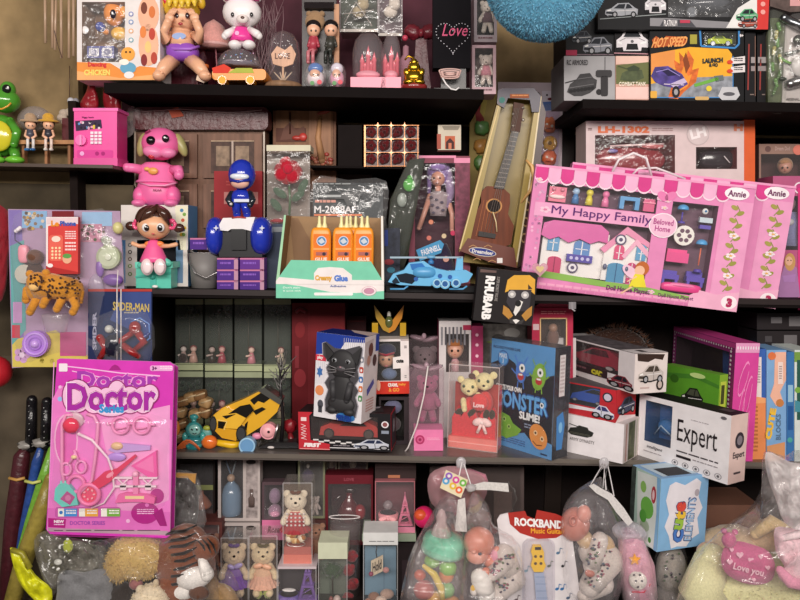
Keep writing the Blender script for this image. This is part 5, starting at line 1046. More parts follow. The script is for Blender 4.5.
    for x, y, d in ((23.5, 80, 5), (43.6, 53, 0)): h('round_window').disc(x, y, 2.6, '5c5470', d, 4.4).disc(x, y, 1.9, 'ece8ec', d-.3, 3.2).disc(x, y, .9, '5c5470', d-.6, 1.5)
    for x in (39, 49): h('wall_lamp').ball(x-1, 76, 0, 2, 3, '6c7088:p', 2)
    # figures on top shelf
    q = t('small_figures')
    for x, k, k2 in ((27, 'e8d84c:p', 'e8d84c:p'), (20.6, 'a8c8e8:p', '4880b8:p'), (34.5, 'f080b0:p', 'f080b0:p')): q = t('small_figure'); q.ball(x, 18, 6, 3.6, 3.6, k).lathe(x, 28, 6, [(4, 0), (3.4, 6), (1.6, 11)], k2, 10)
    t.kids = [z for z in t.kids if z.v or z.kids]
    q = t('toy_kitchen'); q.box(8, 16, 16, 28, 4, 12, 'e06c88:p').ball(12, 24, 3, 8, 2, 'f4d8d8:p', 1).ball(10, 18, 3, 2, 2, 'e890a8:p').ball(14, 18, 3, 2, 2, 'e890a8:p')
    q = t('toy_table'); q.box(41, 18, 50, 21, 3, 12, '4c98d0:p').box(41, 21, 43, 28, 3, 12, '4c98d0:p').box(48, 21, 50, 28, 3, 12, '4c98d0:p')
    q = t('toy_cabinet'); q.box(52, 18, 57, 28, 4, 10, 'd84c80:p').box(51.5, 20.5, 57.3, 21.6, 3, 4, 'f088a8:p')
    # accessories on the right
    P2 = 'e84c90:p'; V2 = '5a48b0:p'; S = '58a4dc:p'
    q = t('toy_lamp'); q.ball(70, 23, 4, 5.5, 4.5, S, 5, a0=-10).limb([(70, 26, 4), (70, 33, 4)], .8, V2, 6).lathe(70, 34.5, 4, [(4, 0), (3, 2)], V2)
    q = t('toy_clock'); q.ball(80, 23, 4, 3, 3, 'f0f0f0:p', 2).ball(80, 23, 2, 1.2, 1.2, '3880b8:p', 1).box(78, 28, 83.8, 32, 3, 8, 'c8d8e0:p').box(78.5, 34, 83.5, 37, 3, 8, V2)
    q = t('toy_wheel'); q.drum(72, 44, 2, 5, 4.6, 'f0ece4:p', ry=8)
    for i in range(6): q.disc(72+2.4*math.cos(i*1.047), 44+4.2*math.sin(i*1.047), 1, '6c5060', 1.6, 1.7)
    q = t('toy_sofa'); q.box(65.5, 58, 75.5, 66, 2, 12, P2).box(66, 55.5, 75, 58, 6, 12, P2)
    q = t('toy_floor_lamp'); q.ball(80.6, 49, 4, 5.5, 4.5, S, 5, a0=-10).limb([(80.6, 53, 4), (80.6, 66, 4)], .7, 'e87858:p', 6).lathe(80.6, 72, 4, [(4.5, 0), (3, 3)], V2)
    for x in (68.5, 80): q = t('toy_chair'); q.box(x-4, 76, x+4, 80, 2, 12, V2).box(x-3.6, 73 if x < 75 else 72, x+3.6, 76, 8, 12, V2).box(x-3.6, 80, x-2.4, 84, 2, 10, V2).box(x+2.4, 80, x+3.6, 84, 2, 10, V2)
    q = t('toy_bathtub'); q.ball(74, 86, 4, 20, 4.6, P2, 6, e=.5).ball(74, 84, 2, 17, 2.5, 'f080b0:p', 5)
    # printed fairy
    q = t('fairy_print'); q.disc(55, 74, 3.2, 'c06830', -1.2, 5.6).disc(54, 76, 2.3, 'f0c0a0', -1.4, 4).poly([(52, 79), (56, 79), (58, 89), (50, 90)], 'e8d838', -1.5).line([(52, 89), (47, 96)], 1, 'f0c0a0', -1.5).line([(53, 81), (49, 86)], .8, 'f0c0a0', -1.6).disc(50, 78, 3, 'f0c8dc', -1.1, 6, rot=30)
    for x0, y0, x1, y1 in H: film(t, x0, y0, x1, y1, -.2, 'f0e4ec:t7')
    q = t('carry_handle'); q.tube([(36, -1, 8), (38, -11, 6), (44, -17, 4), (50, -14, 4), (54, -1, 8)], 1.3, 'f4e8ec:p', 7).tube([(46, -1, 14), (48, -6, 12), (56, -8, 12), (70, -1.5, 12)], 1.1, 'f0e4e8:p', 7)
    return t
hset(False); hset(True)
t = TY('fashion_doll_carton', 'tall pink carton with a princess doll print at the right edge', 'boxed doll', 790, Z2, .07); by = t.by
b = t('carton'); b.wbox(773, 176, 826, by, 30, [(782, 196, 818, 250)], ('b85c84', '904468'), ki='3c2430'); b.disc(800, 188, 6, 'f4e4ec', -.4).disc(800, 188, 4.6, 'c04080', -.5).poly([(798, 188), (812, 186), (812, 310), (798, 310)], 'e03c80', -.7)
b.poly([(778, by), (780, 280), (784, 266), (790, 262), (797, 268), (800, by)], 'a878a8', -.8).disc(790, 262, 5.5, 'c89860', -.9, 9).disc(789, 261, 3.6, 'e8b498', -1, 4.6).poly([(782, 276), (796, 274), (795, 282), (784, 282)], 'b080b8', -1.1).disc(788, 260.4, .6, '402020', -1.2).disc(791, 260.4, .6, '402020', -1.2)
d = t('doll'); d.ball(789, 204, 10, 6, 7, 'a07080:f').lathe(790, 246, 10, [(8, 0), (6, 14), (7, 24), (4, 34)], '8888b0:f', 12).ball(788, 222, 5, 6, 4, 'd0ccd0:p'); film(t, 782, 196, 818, 250, -.2, 'e0d8e0:t12')
def dset(lab, dx, dy, y, full):
    t = T('doctor_play_set', lab, 'toy set', 112, 538, y)
    X = lambda pts: [(x+dx, yy+dy) for x, yy in pts]
    c = t('card'); c.ext(X([(57, 360), (60, 358.5), (170, 362), (174, 365), (170, 535), (167, 538), (50, 534), (46, 529)][::-1]), 0, 1.3, 'd83cb8' if full else 'c434a0', kb='e8c0e0')
    if not full: return t
    c.poly([(52, 400), (60, 385), (172, 420), (170, 536), (48, 531)], 'ec80cc', -.25); c.poly([(100, 420), (170, 405), (169, 500), (120, 520)], 'f0a0d4', -.3)
    c.disc(66, 440, 12, 'f4b8dc', -.35, 26).disc(66, 440, 10.6, 'e468bc', -.4, 24)
    c.line([(64, 366), (90, 369), (120, 373), (160, 376)], 1.2, 'f8c0ec', -.5).line([(72, 371), (100, 377)], .8, 'f8d0f0', -.5)
    # logos
    c.text('Doctor', 77, 371, 158, 388, 'f4a8e0', -.6, .06).text('Doctor', 77, 371, 158, 388, 'a83cb0', -.8, .03)
    for kk, e, dz in (('a03478', 2.4, -.8), ('f4c4e4', 1.2, -1.4)):
        for n_, (x, y, rx, ry) in enumerate(((77, 396, 13, 15), (72, 396, 8, 14), (94, 400, 10, 12), (107, 401, 9, 12), (117, 397, 9, 15), (130, 400, 10, 12), (143, 400, 9, 12), (150, 394, 7, 8), (111, 408, 15, 7))): c.disc(x, y, rx+e, kk, dz-n_*.04, ry+e, n=22)
    c.text('Doctor', 66, 382, 157, 412, 'b03c80', -2.0, .05).text('Doctor', 66, 382, 157, 412, 'f8e4f4', -2.1, .035).text('Doctor', 67, 383, 156, 411, 'a82ca4', -2.4, .03)
    c.poly(rrect(98, 403, 125, 414, 4)[::-1], 'f8d8f0', -2.2).text('Series', 99, 404, 124, 413, '3c98d8', -2.6, .05)
    c.poly(rrect(59, 363.5, 67.5, 371.5, 1)[::-1], 'f4e8f0', -.6).poly(rrect(150, 365.5, 173, 371, 2)[::-1], 'f0b0e0', -.6).text('3+', 152, 366.3, 157, 370.4, '6c2868', -.9, .05).lines(160, 366, 172, 370, 2, 'f8e0f0', -.9)
    c.disc(60, 387, 1.6, 'f4c0ec').disc(60, 399, 2.4, '98c0f0'); 
    # lower panel
    c.poly([(48, 508), (170, 512), (169, 536), (48, 531)], 'e070c0', -.5); c.poly(rrect(55, 507, 121, 518, 3)[::-1], 'c85cac', -.7)
    for x, k in ((58, '4c90d8'), (79, 'e8a848'), (101, '78b048')): c.rect(x, 508.5, x+19, 516.5, k, -.9).rect(x, 508.5, x+6, 516.5, 'f0ece4', -1).lines(x+8, 510, x+18, 515, 2, 'f4f0f0', -1.1)
    c.disc(61, 512.5, 1.8, '3c78c0', -1.2)
    c.poly([(48, 518), (66, 519), (65, 528), (48, 527)], 'b42080', -.8).text('NEW', 54, 520, 64, 523, 'f8e8f4', -1, .05).lines(54, 524, 64, 526, 1, 'f0c8e8', -1).text('DOCTOR SERIES', 70, 521, 105, 525, '9c4cb0', -1, .02).disc(128, 521, 2, 'f0b8e0', -.9)
    c.poly([(48, 528), (168, 531), (167, 535), (49, 531.5)], 'b898a8', -.9).lines(54, 530, 160, 531.6, 1, '503848', -1.1)
    c.disc(145, 513, 14, 'b42888', -.9, 11).disc(157, 496, 7, 'b42888', -.8, 7.5).lines(137, 509, 154, 515, 3, 'f0b8e0', -1.1).disc(147, 505, 2, 'e878c8', -1.1).poly([(153, 514), (162, 508), (167, 526), (160, 526)], 'a02478', -1.1)
    c.line([(47.5, 531), (54, 362)], .8, 'f0a0e0', -.4)
    # toys
    q = t('stethoscope'); pk = 'f49cc8:p'; q.tube([(66, 496, -3), (62, 470, -3), (62, 440, -4), (62, 424, -4), (66, 415, -3), (73, 415, -3)], 1.6, pk).tube([(87, 414, -3), (94, 416, -3), (98, 424, -4), (97, 440, -4), (95, 460, -3), (92, 480, -3), (80, 494, -3)], 1.6, pk).ring(76, 484, -3, 8, 2, 'f080b8:p')
    q = t('toy_hammer'); q.limb([(79, 434, -5), (92, 440, -5), (108, 458, -4), (113, 472, -4), (114, 488, -4), (104, 503, -3), (92, 508, -3)], [1.6, 1.4, 1.2, 1.1, 1, .9, .6], 'f8dce8:p', 7)
    q = t('red_knob'); q.ball(71, 425.5, -6, 8, 7.5, 'e84460:g', 5, wob=.1); 
    q = t('face_piece'); q.ball(75, 420, -2, 9, 8, 'd0a8b8:p', 2)
    q = t('toy_glasses'); gk = 'f490c4:p'
    for x in (120.5, 141.5): q.ring(x, 425.5, -4, 8.2, 1.5, gk)
    q.tube([(128.5, 425, -4), (131, 423, -5), (133.5, 425, -4)], 1.3, gk).tube([(113, 423, -4), (107, 424, -4)], 1.4, gk).tube([(149, 424, -4), (155, 425, -4)], 1.4, gk)
    for x in (120.5, 141.5): q.tube([(x-5, 429, -4), (x+5, 427.5, -4)], .8, gk)
    q = t('doctor_watch'); q.ext([(108, 450), (116, 443), (150, 446), (150, 450), (116, 453)][::-1], -4, -1, 'c8a0e0:p').ball(117, 446, -4, 6, 4, 'e8c090:p', 3).ball(117, 457, -3, 9, 4.5, 'b88ce0:p', 2)
    q = t('toy_thermometer'); q.ext([(92, 483), (104, 472), (116, 469), (134, 455), (136, 457), (118, 474), (110, 482), (97, 490)][::-1], -5, -2, 'e0305c:p').disc(110, 475, 4.4, 'f498b0', -5.4, 2, rot=35)
    q = t('toy_mirror'); q.ring(89, 494.5, -4, 10, 2.2, 'f07cb0:p').disc(89, 494.5, 9, 'e04c70', -3)
    for i in range(7): q.ball(89+5*math.cos(i*.9), 494.5+5*math.sin(i*.9), -4, 1.4, 1, 'f8a8b8:p', 1, rot=i*50)
    q = t('toy_funnel'); q.ext([(131, 466), (156, 451), (157, 477), (148, 477)][::-1], -5, -1, 'f45cac:p').poly([(135, 466), (153, 455), (154, 473)], 'f87cbc', -5.3)
    q = t('toy_scale'); q.ext([(115, 503), (118, 495), (126, 493), (148, 495), (155, 498), (154, 504), (140, 502), (128, 502)][::-1], -5, -1, 'f06cac:p'); q.rect(125, 496, 144, 499, 'f4d8a0', -5.3)
    for x in (123, 148): q.box(x-9, 477, x+9, 479, -5, -2, 'f8dce8:p').tube([(x-5, 479, -4), (x, 484, -4), (x+5, 479, -4)], .8, 'f8dce8:p').box(x-3, 484, x+3, 490, -5, -3, 'f8dce8:p')
    q.box(114, 485.5, 156, 487.5, -5, -3, 'f8dce8:p').box(133, 474, 138, 494, -5, -2, 'f48cbc:p').ball(135.5, 474, -4, 3, 3, 'f8b8d4:p')
    q = t('toy_pliers')
    for x, y in ((66, 469), (81, 467)): q.ring(x, y, -3, 5, 1.3, 'f498cc:p', ry=6)
    q.tube([(69, 464, -3), (76, 452, -3)], 1.3, 'f498cc:p').tube([(79, 462, -3), (74, 450, -3)], 1.3, 'f498cc:p').ball(74, 457, -4, 3, 2, 'f0d8a0:p')
    q = t('medicine_bottle'); q.ext([(55, 489), (59, 484), (66, 483), (70, 486), (76, 494), (78, 505), (62, 507), (54, 500)][::-1], -5, -1, '70d0c4:p').poly([(60, 499), (67, 491), (75, 497), (70, 505)], 'b84c8c', -5.3).disc(68, 498, 3, 'd078a8', -5.5).box(60, 481, 66, 485, -4, -2, '88dcd0:p')
    q = t('blister'); q.bag([(56, 418), (110, 414), (165, 418), (167, 460), (164, 506), (110, 510), (54, 508), (54, 460)][::-1], 8, 'fce8f8:t9', -1, .12, half=True, seed=41)
    t('hang_tab').poly([(109, 370), (112, 366), (115, 364.5), (118, 366), (121, 370)], 'a82484', -.6)
    return t
dset('second pink doctor play set card, mostly hidden behind the front one', 4, 2, -.085, False)
t = dset('pink doctor play set card hanging in front with toy glasses and thermometer', 0, 0, -.13, True)
# ---------- rolled sticks / umbrellas leaning
def stick(name, lab, pts, r, k, cat='umbrella', y=.0, ties=()):
    t = T(name, lab, cat, pts[-1][0], pts[-1][1], y); t.limb([(a, b, (700-b)*.04) for a, b in pts], r, k, 8)
    for (x, yy, w, kk) in ties: t('tie').tube([(x-w, yy, (700-yy)*.04-w), (x, yy+2, (700-yy)*.04-w-1), (x+w, yy, (700-yy)*.04-w)], 1.6, kk, 6)
    return t
stick('folded_umbrella', 'rolled dark maroon umbrella leaning at the lower left edge', [(26, 446), (22, 456), (14, 520), (4, 640)], [3, 8, 9, 8], '4a1c24:k30', y=.03, ties=((17, 478, 8, 'c89850:p'),))
stick('folded_umbrella', 'rolled slim navy blue umbrella between the maroon and green ones', [(42, 444), (37, 462), (24, 530), (6, 660)], [3, 5, 5, 5], '28488c:k30', y=-.03)
stick('folded_umbrella', 'rolled lime green umbrella leaning beside the doctor set', [(52, 450), (44, 480), (30, 525), (4, 620)], [4, 6.5, 6, 5], '78b03c:k30', y=-.05, ties=((33, 481, 8, 'c8cc70:p'),))
stick('folded_umbrella', 'rolled olive and gold umbrella nearest to the doctor set', [(50, 478), (42, 510), (24, 560), (2, 640)], [5, 9, 9, 8], '94843c:k30', y=-.075)
for n, x, y0, y1 in ((-4, 32, 400, 447), (-3, 47, 402, 445)):
    h = ROOTS[n]('handle'); h.limb([(x, y0, 9), (x-1, y1, 9)], [5, 5.6], '141316:k25', 10)
    for j in range(6): h.ball(x-3, y0+6+j*6, 3.4, .8, .8, 'b8b8b8:m', .5, nu=6, nv=4)
    f = ROOTS[n]('foil_collar'); f.ball(x-5, y1-2, 8, 9, 4, '9a9690:k25', 6, wob=.6, fz=6)
t = T('yellow_ribbon_bag', 'bright yellow crumpled ribbon bow at the bottom left', 'ribbon', 40, 600, -.12)
t.bag([(10, 548), (22, 556), (36, 575), (52, 590), (48, 610), (34, 600), (18, 580)][::-1], 6, 'd4d420:k30', 0, .5, seed=5, fz=.12); t('band').tube([(12, 550, -3), (22, 553, -5), (30, 568, -5)], 3, '9c9430:k30', 6)
def s3(name, lab, cat, px, y, **kw): return TY(name, lab, cat, px, Z3, y, **kw)
# ---------- stacked clear figurine boxes at the back
y0 = .26
zA = P(235, 371, y0).z
for row, (ta, tb, zz) in enumerate(((299, 371, None), (371, None, Z3))):
    for i, (x0, x1) in enumerate(((175.5, 203), (205, 232.5), (234.5, 262), (264, 291))):
        nm = ('leftmost', 'second', 'third', 'rightmost')[i]
        t = T('figurine_box', f'clear green-ended box with a wedding figurine, {nm} in the {"upper" if row == 0 else "lower"} row', 'figurine box', (x0+x1)/2, solve_py((x0+x1)/2, y0, zA if row == 0 else Z3), y0, group='clear figurine boxes stacked behind the yellow car')
        by = solve_py((x0+x1)/2, y0, zA if row == 0 else Z3); top = 299 if row == 0 else 371.5+(i*.3)
        g = 'a4ac8c'
        b = t('box_card'); b.box(x0, top, x1, top+5.5, 0, 22, (g, '6c7460')); b.box(x0, by-7, x1, by, 0, 22, ('b8c098', '6c7460')); b.rect(x0, top, x1, by, '3a4038', 21); b.line([(x0, by-6), (x1, by-6)], .6, '60684c', -.3)
        c = t('clear_case'); c.rect(x0, top+5.5, x1, by-7, 'c8d0c8:t13', .2)
        for x in (x0, x1): c.line([(x, top+5), (x, by-6)], .8, '20241e', .1)
        q = t('foliage'); R = random.Random(i+row*9)
        for j in range(14): q.ball(x0+4+R.random()*20, top+9+R.random()*9, 12+R.random()*5, 2.6, 2.2, R.choice(['26342a:f', '303c2c:f']), nu=7, nv=5)
        q.tube([(x0+14, top+12, 14), (x0+14, by-9, 14)], .6, '4a4438:p', 5)
        f = t('figurine'); cx = x0+14
        A = [(-6, 'e8d8d0:p', '3a2020:g', 'c8a8a0:p'), (4, 'f0c8b8:p', 'a05050:g', 'd8a898:p')] if i < 2 else [(3, 'f0c8b8:p', '7a3c40:g', 'd0808c:p' if i == 2 else 'd8ccb0:p')]
        if i == 1: A = [(-7, 'c8b0a8:p', '281818:g', '3a2824:p'), (3, 'e8b0a8:p', 'a04850:g', 'b04858:p')]
        for dx, sk, hk, dk in A: f.lathe(cx+dx, by-7.5, 8, [(5, 0), (3.6, 6), (2, 11)], dk, 10).ball(cx+dx, by-21, 8, 3, 3, sk).ball(cx+dx, by-22, 9.5, 3.5, 3.2, hk); f.limb([(cx+dx, by-16, 6), (cx+dx-5, by-15, 3)], 1, sk, 6)
        if i < 1: f.ball(cx-7, by-12, 5, 4.5, 5, '3a2424:f')
# ---------- tall red cartons
t = s3('red_carton', 'tall deep red carton standing behind the black cat box', 'box', 312, .22); by = t.by
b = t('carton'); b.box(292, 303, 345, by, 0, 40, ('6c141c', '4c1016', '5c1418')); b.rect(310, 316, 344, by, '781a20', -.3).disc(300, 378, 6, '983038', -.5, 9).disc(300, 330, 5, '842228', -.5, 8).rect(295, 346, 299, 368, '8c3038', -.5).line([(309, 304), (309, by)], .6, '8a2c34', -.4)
b.tube([(296, 312, -2), (300, 309, -3), (306, 312, -2)], 2, '88303a:f')
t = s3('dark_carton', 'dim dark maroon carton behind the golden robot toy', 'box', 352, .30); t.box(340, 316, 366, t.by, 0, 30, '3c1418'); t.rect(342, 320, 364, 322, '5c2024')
# ---------- wire tree
t = s3('wire_tree', 'small black wire tree with white frosted twigs beside the yellow car', 'ornament', 281, .045); by = t.by
t('stand').ext([(258, by), (268, by-5), (296, by-6), (304, by)][::-1], -6, 8, '1c1a1c:p')
q = t('trunk'); q.limb([(281, by-3, 0), (283, 420, 0), (281, 395, 0), (280, 370, 0)], [2.2, 1.8, 1.5, 1], '1a1618:p')
R = random.Random(14); q = t('branches')
for i in range(20):
    a = R.uniform(-1, 1); x, y = 281+a, R.uniform(366, 396); p = [(x, y, 0)]; 
    for j in range(4): x += a*R.uniform(1, 4.5)+R.uniform(-1.5, 1.5); y -= R.uniform(1, 6); p.append((x, y, R.uniform(-5, 5)))
    q.tube(p, [.9, .7, .5, .4, .3], R.choice(['7c7876:p', '2a2628:p', '6a6664:p']), 4)
t('silver_peg').tube([(278, 424, -4), (274, 440, -4)], 1.6, 'd8d4d4:m'); t('pebble').ball(271, by-1, -5, 4, 1.6, 'd8d0cc:p', 2)
# ---------- red glitter ball ornament
t = s3('glitter_ornament', 'small red glossy heart-shaped ornament between wire tree and red car carton', 'ornament', 291, .07)
t.ball(290, 426, 0, 6.5, 7, '8a1c26:p', 5, wob=.5, fz=5).limb([(290, 433, 0), (292, t.by, 0)], [2, 5], '7c1820:p')
# ---------- yellow car
t = s3('toy_car', 'yellow and black toy sports car resting tilted on its stand', 'toy car', 244, .045); by = t.by
ye = 'e8b030:g'; bk = '15130f:g'
b = t('body')
b.ext([(211, 417), (222, 408), (244, 399), (262, 390), (277, 396), (280, 404), (277, 412), (262, 426), (246, 436), (237, 440), (222, 437), (215, 430)][::-1], -4, 9, ye)
b.ext([(213, 416), (226, 407), (246, 418), (238, 429), (220, 428)][::-1], -7, -4, 'f0bc3c:g', kb=ye); b.ext([(213, 417), (220, 428), (238, 430), (236, 441), (222, 438), (214, 430)][::-1], -7, -3, 'e0a428:g')
q = t('black_markings'); q.poly([(228, 414), (240, 406), (250, 404), (254, 410), (246, 418), (236, 413)], bk, -7.4).poly([(250, 400), (262, 392), (272, 397), (264, 403), (258, 401), (254, 405)], bk, -4.4).poly([(218, 421), (226, 422), (223, 429), (218, 428)], bk, -7.5).poly([(222, 416), (236, 414), (226, 419)], bk, -7.5).poly([(253, 411), (262, 407), (266, 409), (256, 415)], bk, -4.5).poly([(245, 424), (248, 421), (246, 434), (242, 436)], bk, -4.5)
q.line([(217, 420), (227, 421.5), (224, 430)], .6, 'f8dc88:g', -7.7)
t('spoiler').ext([(258, 391), (264, 387.5), (282, 400), (280, 405)][::-1], -6, 12, '50504c:g')
for x, y in ((241, 434), (213, 424)): t('wheel').drum(x, y, -7.6, -2, 5 if x > 220 else 3.6, '1a1a1a:p', ry=8, kc='3c3c3c')
q = t('stand'); q.limb([(214, 442, -4), (232, 445, 0), (240, 444, 0)], [3, 4, 3], 'f0c020:p').limb([(262, 412, 2), (262, 440, 2)], 1.5, '38342c:p')
t('orange_wheel').ball(209.5, 442, -6, 8, 7, 'f07830:g', 6); q = t('blue_wheel'); q.drum(247, 446, -12, -4, 8, '88b8dc:p', kc='6c9cc8'); q.ring(247, 446, -12, 7.4, 1, 'a0ccec:p')
q = t('pink_wheel'); q.drum(268, 431.5, -4, 4, 8, 'f0a8b0:p').ball(268, 431.5, -3, 6.8, 6.8, 'f4b0b4:p', 4).disc(268.5, 432, 1.3, '281818', -7.6).ball(257, 436, 0, 5, 3.4, 'e890b0:p', 3)
# ---------- plank arch, teal robot, orange cord
t = s3('plank_arch', 'brown and cream striped arch toy at the left end of the shelf', 'toy', 187, .09); by = t.by
R = random.Random(17)
P0 = [(180, by-4), (179, 436), (181, 424), (180, 412), (183, 401), (191, 397), (200, 395), (206, 402), (205, 412), (196, 414)]
for i, (x, y) in enumerate(P0): t('plank').ball(x, y, 0, 6.6, 5, 'b08c60:w' if i % 2 else '8a6440:w', 7, e=.5, rot=R.uniform(-25, 25)).tube([(x-5, y+1, -6.4), (x+5, y-2, -6.4)], .9, 'd8c098:w', 5)
t = s3('robot_toy', 'small teal robot toy with a round smiling face beside the striped arch', 'toy', 194, .03); by = t.by
k = '3c9494:g'; b = t('body'); b.ball(194, 430, 0, 8.5, 8.5, k, 7).ball(194, 417, 0, 4.5, 3, k).limb([(194, 418, 0), (194, 423, 0)], 2.6, k).ball(194, 443, 0, 8, 7, '2c7c80:g', 6, e=.6)
for sg in (-1, 1): b.ball(194+sg*9, 437, 0, 3, 5, '48a4a0:g', 3).ball(194+sg*4.5, by-3, -2, 3.6, 3, k, 4)
f = t('face'); f.ball(194.5, 430, -5.4, 6, 5.6, '88c0b8:g', 2.5)
for sg in (-1, 1): f.ball(194.5+sg*2.4, 429.6, -8, 1.1, 1.1, '102020:g', .5)
t('mouth').tube([(192.6, 433, -7.8), (194.5, 434, -8.2), (196.6, 433, -7.8)], .4, '102020:g')
t('side_piece').ball(206, 434, 3, 6, 7, '6aa8a0:p', 3).ball(207, 428, 1, 4, 2.6, 'a8b040:p')
t = s3('orange_cord', 'loose coil of orange cord lying in front of the striped arch', 'cord', 187, .012); by = t.by
for j in range(5): t.tube([(176+a*3.4, by-1.2-9*math.sin(a/7*3.14)*(1-j*.13)+j*.5, -2+j*2) for a in range(8)], .9, 'd86c38:p', 5)
t('orange_block').ball(176, 428, 4, 4, 8, 'e08030:p', 3)
# ---------- golden robot
t = s3('robot_toy', 'golden horned robot head toy above the baby doll box', 'toy', 389, .13); by = t.by
g = 'c09828:g'; t('body').box(374, 326, 405, by, 4, 16, '1c1814:p'); h = t('horned_head')
for sg in (-1, 1): h.ext([(389, 325), (389+sg*9, 313), (389+sg*15, 305), (389+sg*13, 318), (389+sg*6, 330), (389, 333)][::sg], -3, 3, 'b08c38:g' if sg < 0 else 'c88430:g'); t('shoulder').box(389+sg*14-3, 323, 389+sg*14+3, 336, -3, 6, g)
h.ball(389, 315, 0, 2, 4, 'e0dcd0:g').ball(389, 322, -2, 4, 6, '5c6438:g')
# ---------- baby doll box
t = B('doll_carton', 'small white and red open carton with a baby doll in a blue cap', 'boxed doll', (376, 394, .08), (409.5, 393.5, .08), 55, 30)
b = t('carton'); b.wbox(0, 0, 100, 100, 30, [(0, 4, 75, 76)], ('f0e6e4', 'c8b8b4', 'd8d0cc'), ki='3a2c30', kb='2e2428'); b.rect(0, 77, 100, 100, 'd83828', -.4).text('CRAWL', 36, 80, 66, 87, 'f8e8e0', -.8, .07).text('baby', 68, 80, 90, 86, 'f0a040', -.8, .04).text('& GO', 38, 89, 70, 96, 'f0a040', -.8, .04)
b.poly([(52, 33), (76, 31), (76, 53), (52, 54)], 'f4ece8', -.6); b.text('cute', 62, 36, 84, 43, '201818', -1, .06).lines(86, 12, 94, 18, 2, '504848').lines(86, 66, 92, 72, 2, '808080').rect(76, 0, 100, 3, 'c0b0ac', -.5)
d = t('baby_doll'); d.ball(32, 38, 9, 8.5, 9, 'd09c80:p', 8)
for sg in (-1, 1): d.ball(32+sg*9, 37, .8, 1.2, 1.2, '20181c:g', .6)
d.ball(32, 49, .9, 2, .9, 'b06060:p', .6); d.ball(40, 66, 8, 8, 6, '6c7c9c:f', 6)
c = d('cap'); c.ball(32, 22, 10, 10, 7, '303450:f', 9).tube([(8, 26, 3), (32, 29, 0), (56, 26, 3)], 1.2, 'a83848:f'); t('picture').disc(8, 84, 6, 'e8c0a8', -.8, 10)
film(t, 0, 4, 75, 76, -.2, 'f0ece8:t8')
t = s3('dark_toy_box', 'dim box beneath the baby doll carton showing a blue cushion', 'box', 392, .095); by = t.by
t.wbox(379, 397, 409, by, 24, [(381, 400, 404, by-4)], ('3a3034', '2a2226'), ki='2a2426'); t('cushion').ball(393, 407, 6, 9, 7, '6c6c88:f', 5).ball(392, 424, 6, 9, 8, '584c50:f', 5)
# ---------- RC car box
t = B('remote_car_carton', 'flat red and black window carton with a red toy car under the black cat box', 'boxed toy', (299, 449, .02), (391, 452, -.012), 38, 34)
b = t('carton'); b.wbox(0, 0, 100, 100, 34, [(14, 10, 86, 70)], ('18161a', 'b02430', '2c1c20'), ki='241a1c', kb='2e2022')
b.poly([(0, 0), (16, 0), (12, 10), (13, 74), (34, 84), (34, 100), (0, 100)], 'c42c38', -.4).rect(1, 99, 34, 97, 'e8a0a0', -.6).text('FIRST', 6, 82, 24, 93, 'f8ecec', -.8, .08, sh=.1).rect(3, 14, 9, 24, 'f0d8d8', -.7)
for y in (32, 46, 60): b.line([(3, y), (8, y+5), (3, y+10), (9, y+13)], 1.1, 'f4e0e0', -.8)
for i in range(8): b.rect(16+i*6, 71+(i % 2)*4+i*.8, 22+i*6, 75+(i % 2)*4+i*.8, 'e0dcdc', -.8)
b.rect(34, 92, 98, 94, 'e8e4e8', -.8); flatcar(b, 60, 66, 98, 96, 'c8ccd8', -1, '28304c'); b.disc(94, 28, 4, 'e8e4e8', -.8, 9).disc(94, 28, 2.6, '8a5050', -.9, 6).rect(90, 44, 98, 52, '9098a8', -.8); b.lines(38, 86, 56, 90, 1, '989098')
b.setf('T'); b.poly([(30, 20), (85, 8), (92, 80), (60, 95)], '2c2c30', -.3).poly([(60, 30), (85, 20), (84, 40), (66, 50)], 'a8a8b0', -.5); b.setf('R'); b.rect(10, 5, 90, 95, '3a3438', -.4).disc(50, 40, 20, '8a8488', -.6, 18); b.setf('F')
c = t('toy_car'); c.ext([(22, 62), (24, 40), (34, 30), (50, 34), (56, 22), (70, 20), (84, 36), (88, 50), (86, 64)][::-1], 2, 16, 'b03c38:g'); c.poly([(44, 36), (56, 24), (69, 24), (74, 36)], '201c20:g', 1.6)
for x in (33, 76): c.drum(x, 56, .6, 4, 5.6, '1c1a1c:p', ry=13, kc='48403c')
film(t, 14, 10, 86, 70, -.2, 'e8d8d8:t9')
# ---------- cat box
t = B('cat_toy_carton', 'tall blue and white carton with a black cat toy in a wavy window', 'boxed toy', (313.5, 416, .0), (361, 424, -.05), 85, 34)
b = t('carton'); W = 'eae6ea'
b.box(0, 0, 100, 100, 0, 34, (W, 'e0d4d4', '1c2c78')); b.poly([(0, 0), (100, 0), (100, 6), (60, 8), (46, 22), (0, 26)], '24409c', -.3).rect(0, 26, 22, 33, 'd83c50', -.5).text('play', 4, 27, 16, 32, 'f4e8e8', -.8, .05)
for i in range(10): b.line([(58+i*4.4, 3), (58+i*4.4, 20)], .9, 'c8c4cc', -.4)
for i in range(5): b.line([(3+i*4, 34), (3+i*4, 60)], .8, 'd4d0d8', -.4)
cat = [(26, 92), (24, 78), (30, 66), (22, 58), (30, 50), (24, 40), (30, 34), (16, 26), (14, 12), (22, 10), (40, 16), (62, 16), (90, 10), (96, 14), (94, 28), (88, 38), (92, 48), (84, 56), (92, 62), (86, 70), (92, 80), (88, 94)]
b.poly([(x+(2 if x > 50 else -2), y) for x, y in cat][::-1], 'a8a4ac', -.5); b.poly([(x, y) for x, y in cat][::-1], '4c4a4e', -.7)
c = t('cat_toy'); ck = '2c2b2d:p60'
c.ball(58, 34, -1, 15, 15, ck, 4.5); c.ball(58, 66, -1, 12, 20, ck, 4); c.ball(58, 80, -1, 15, 9, '333234:p60', 4.5)
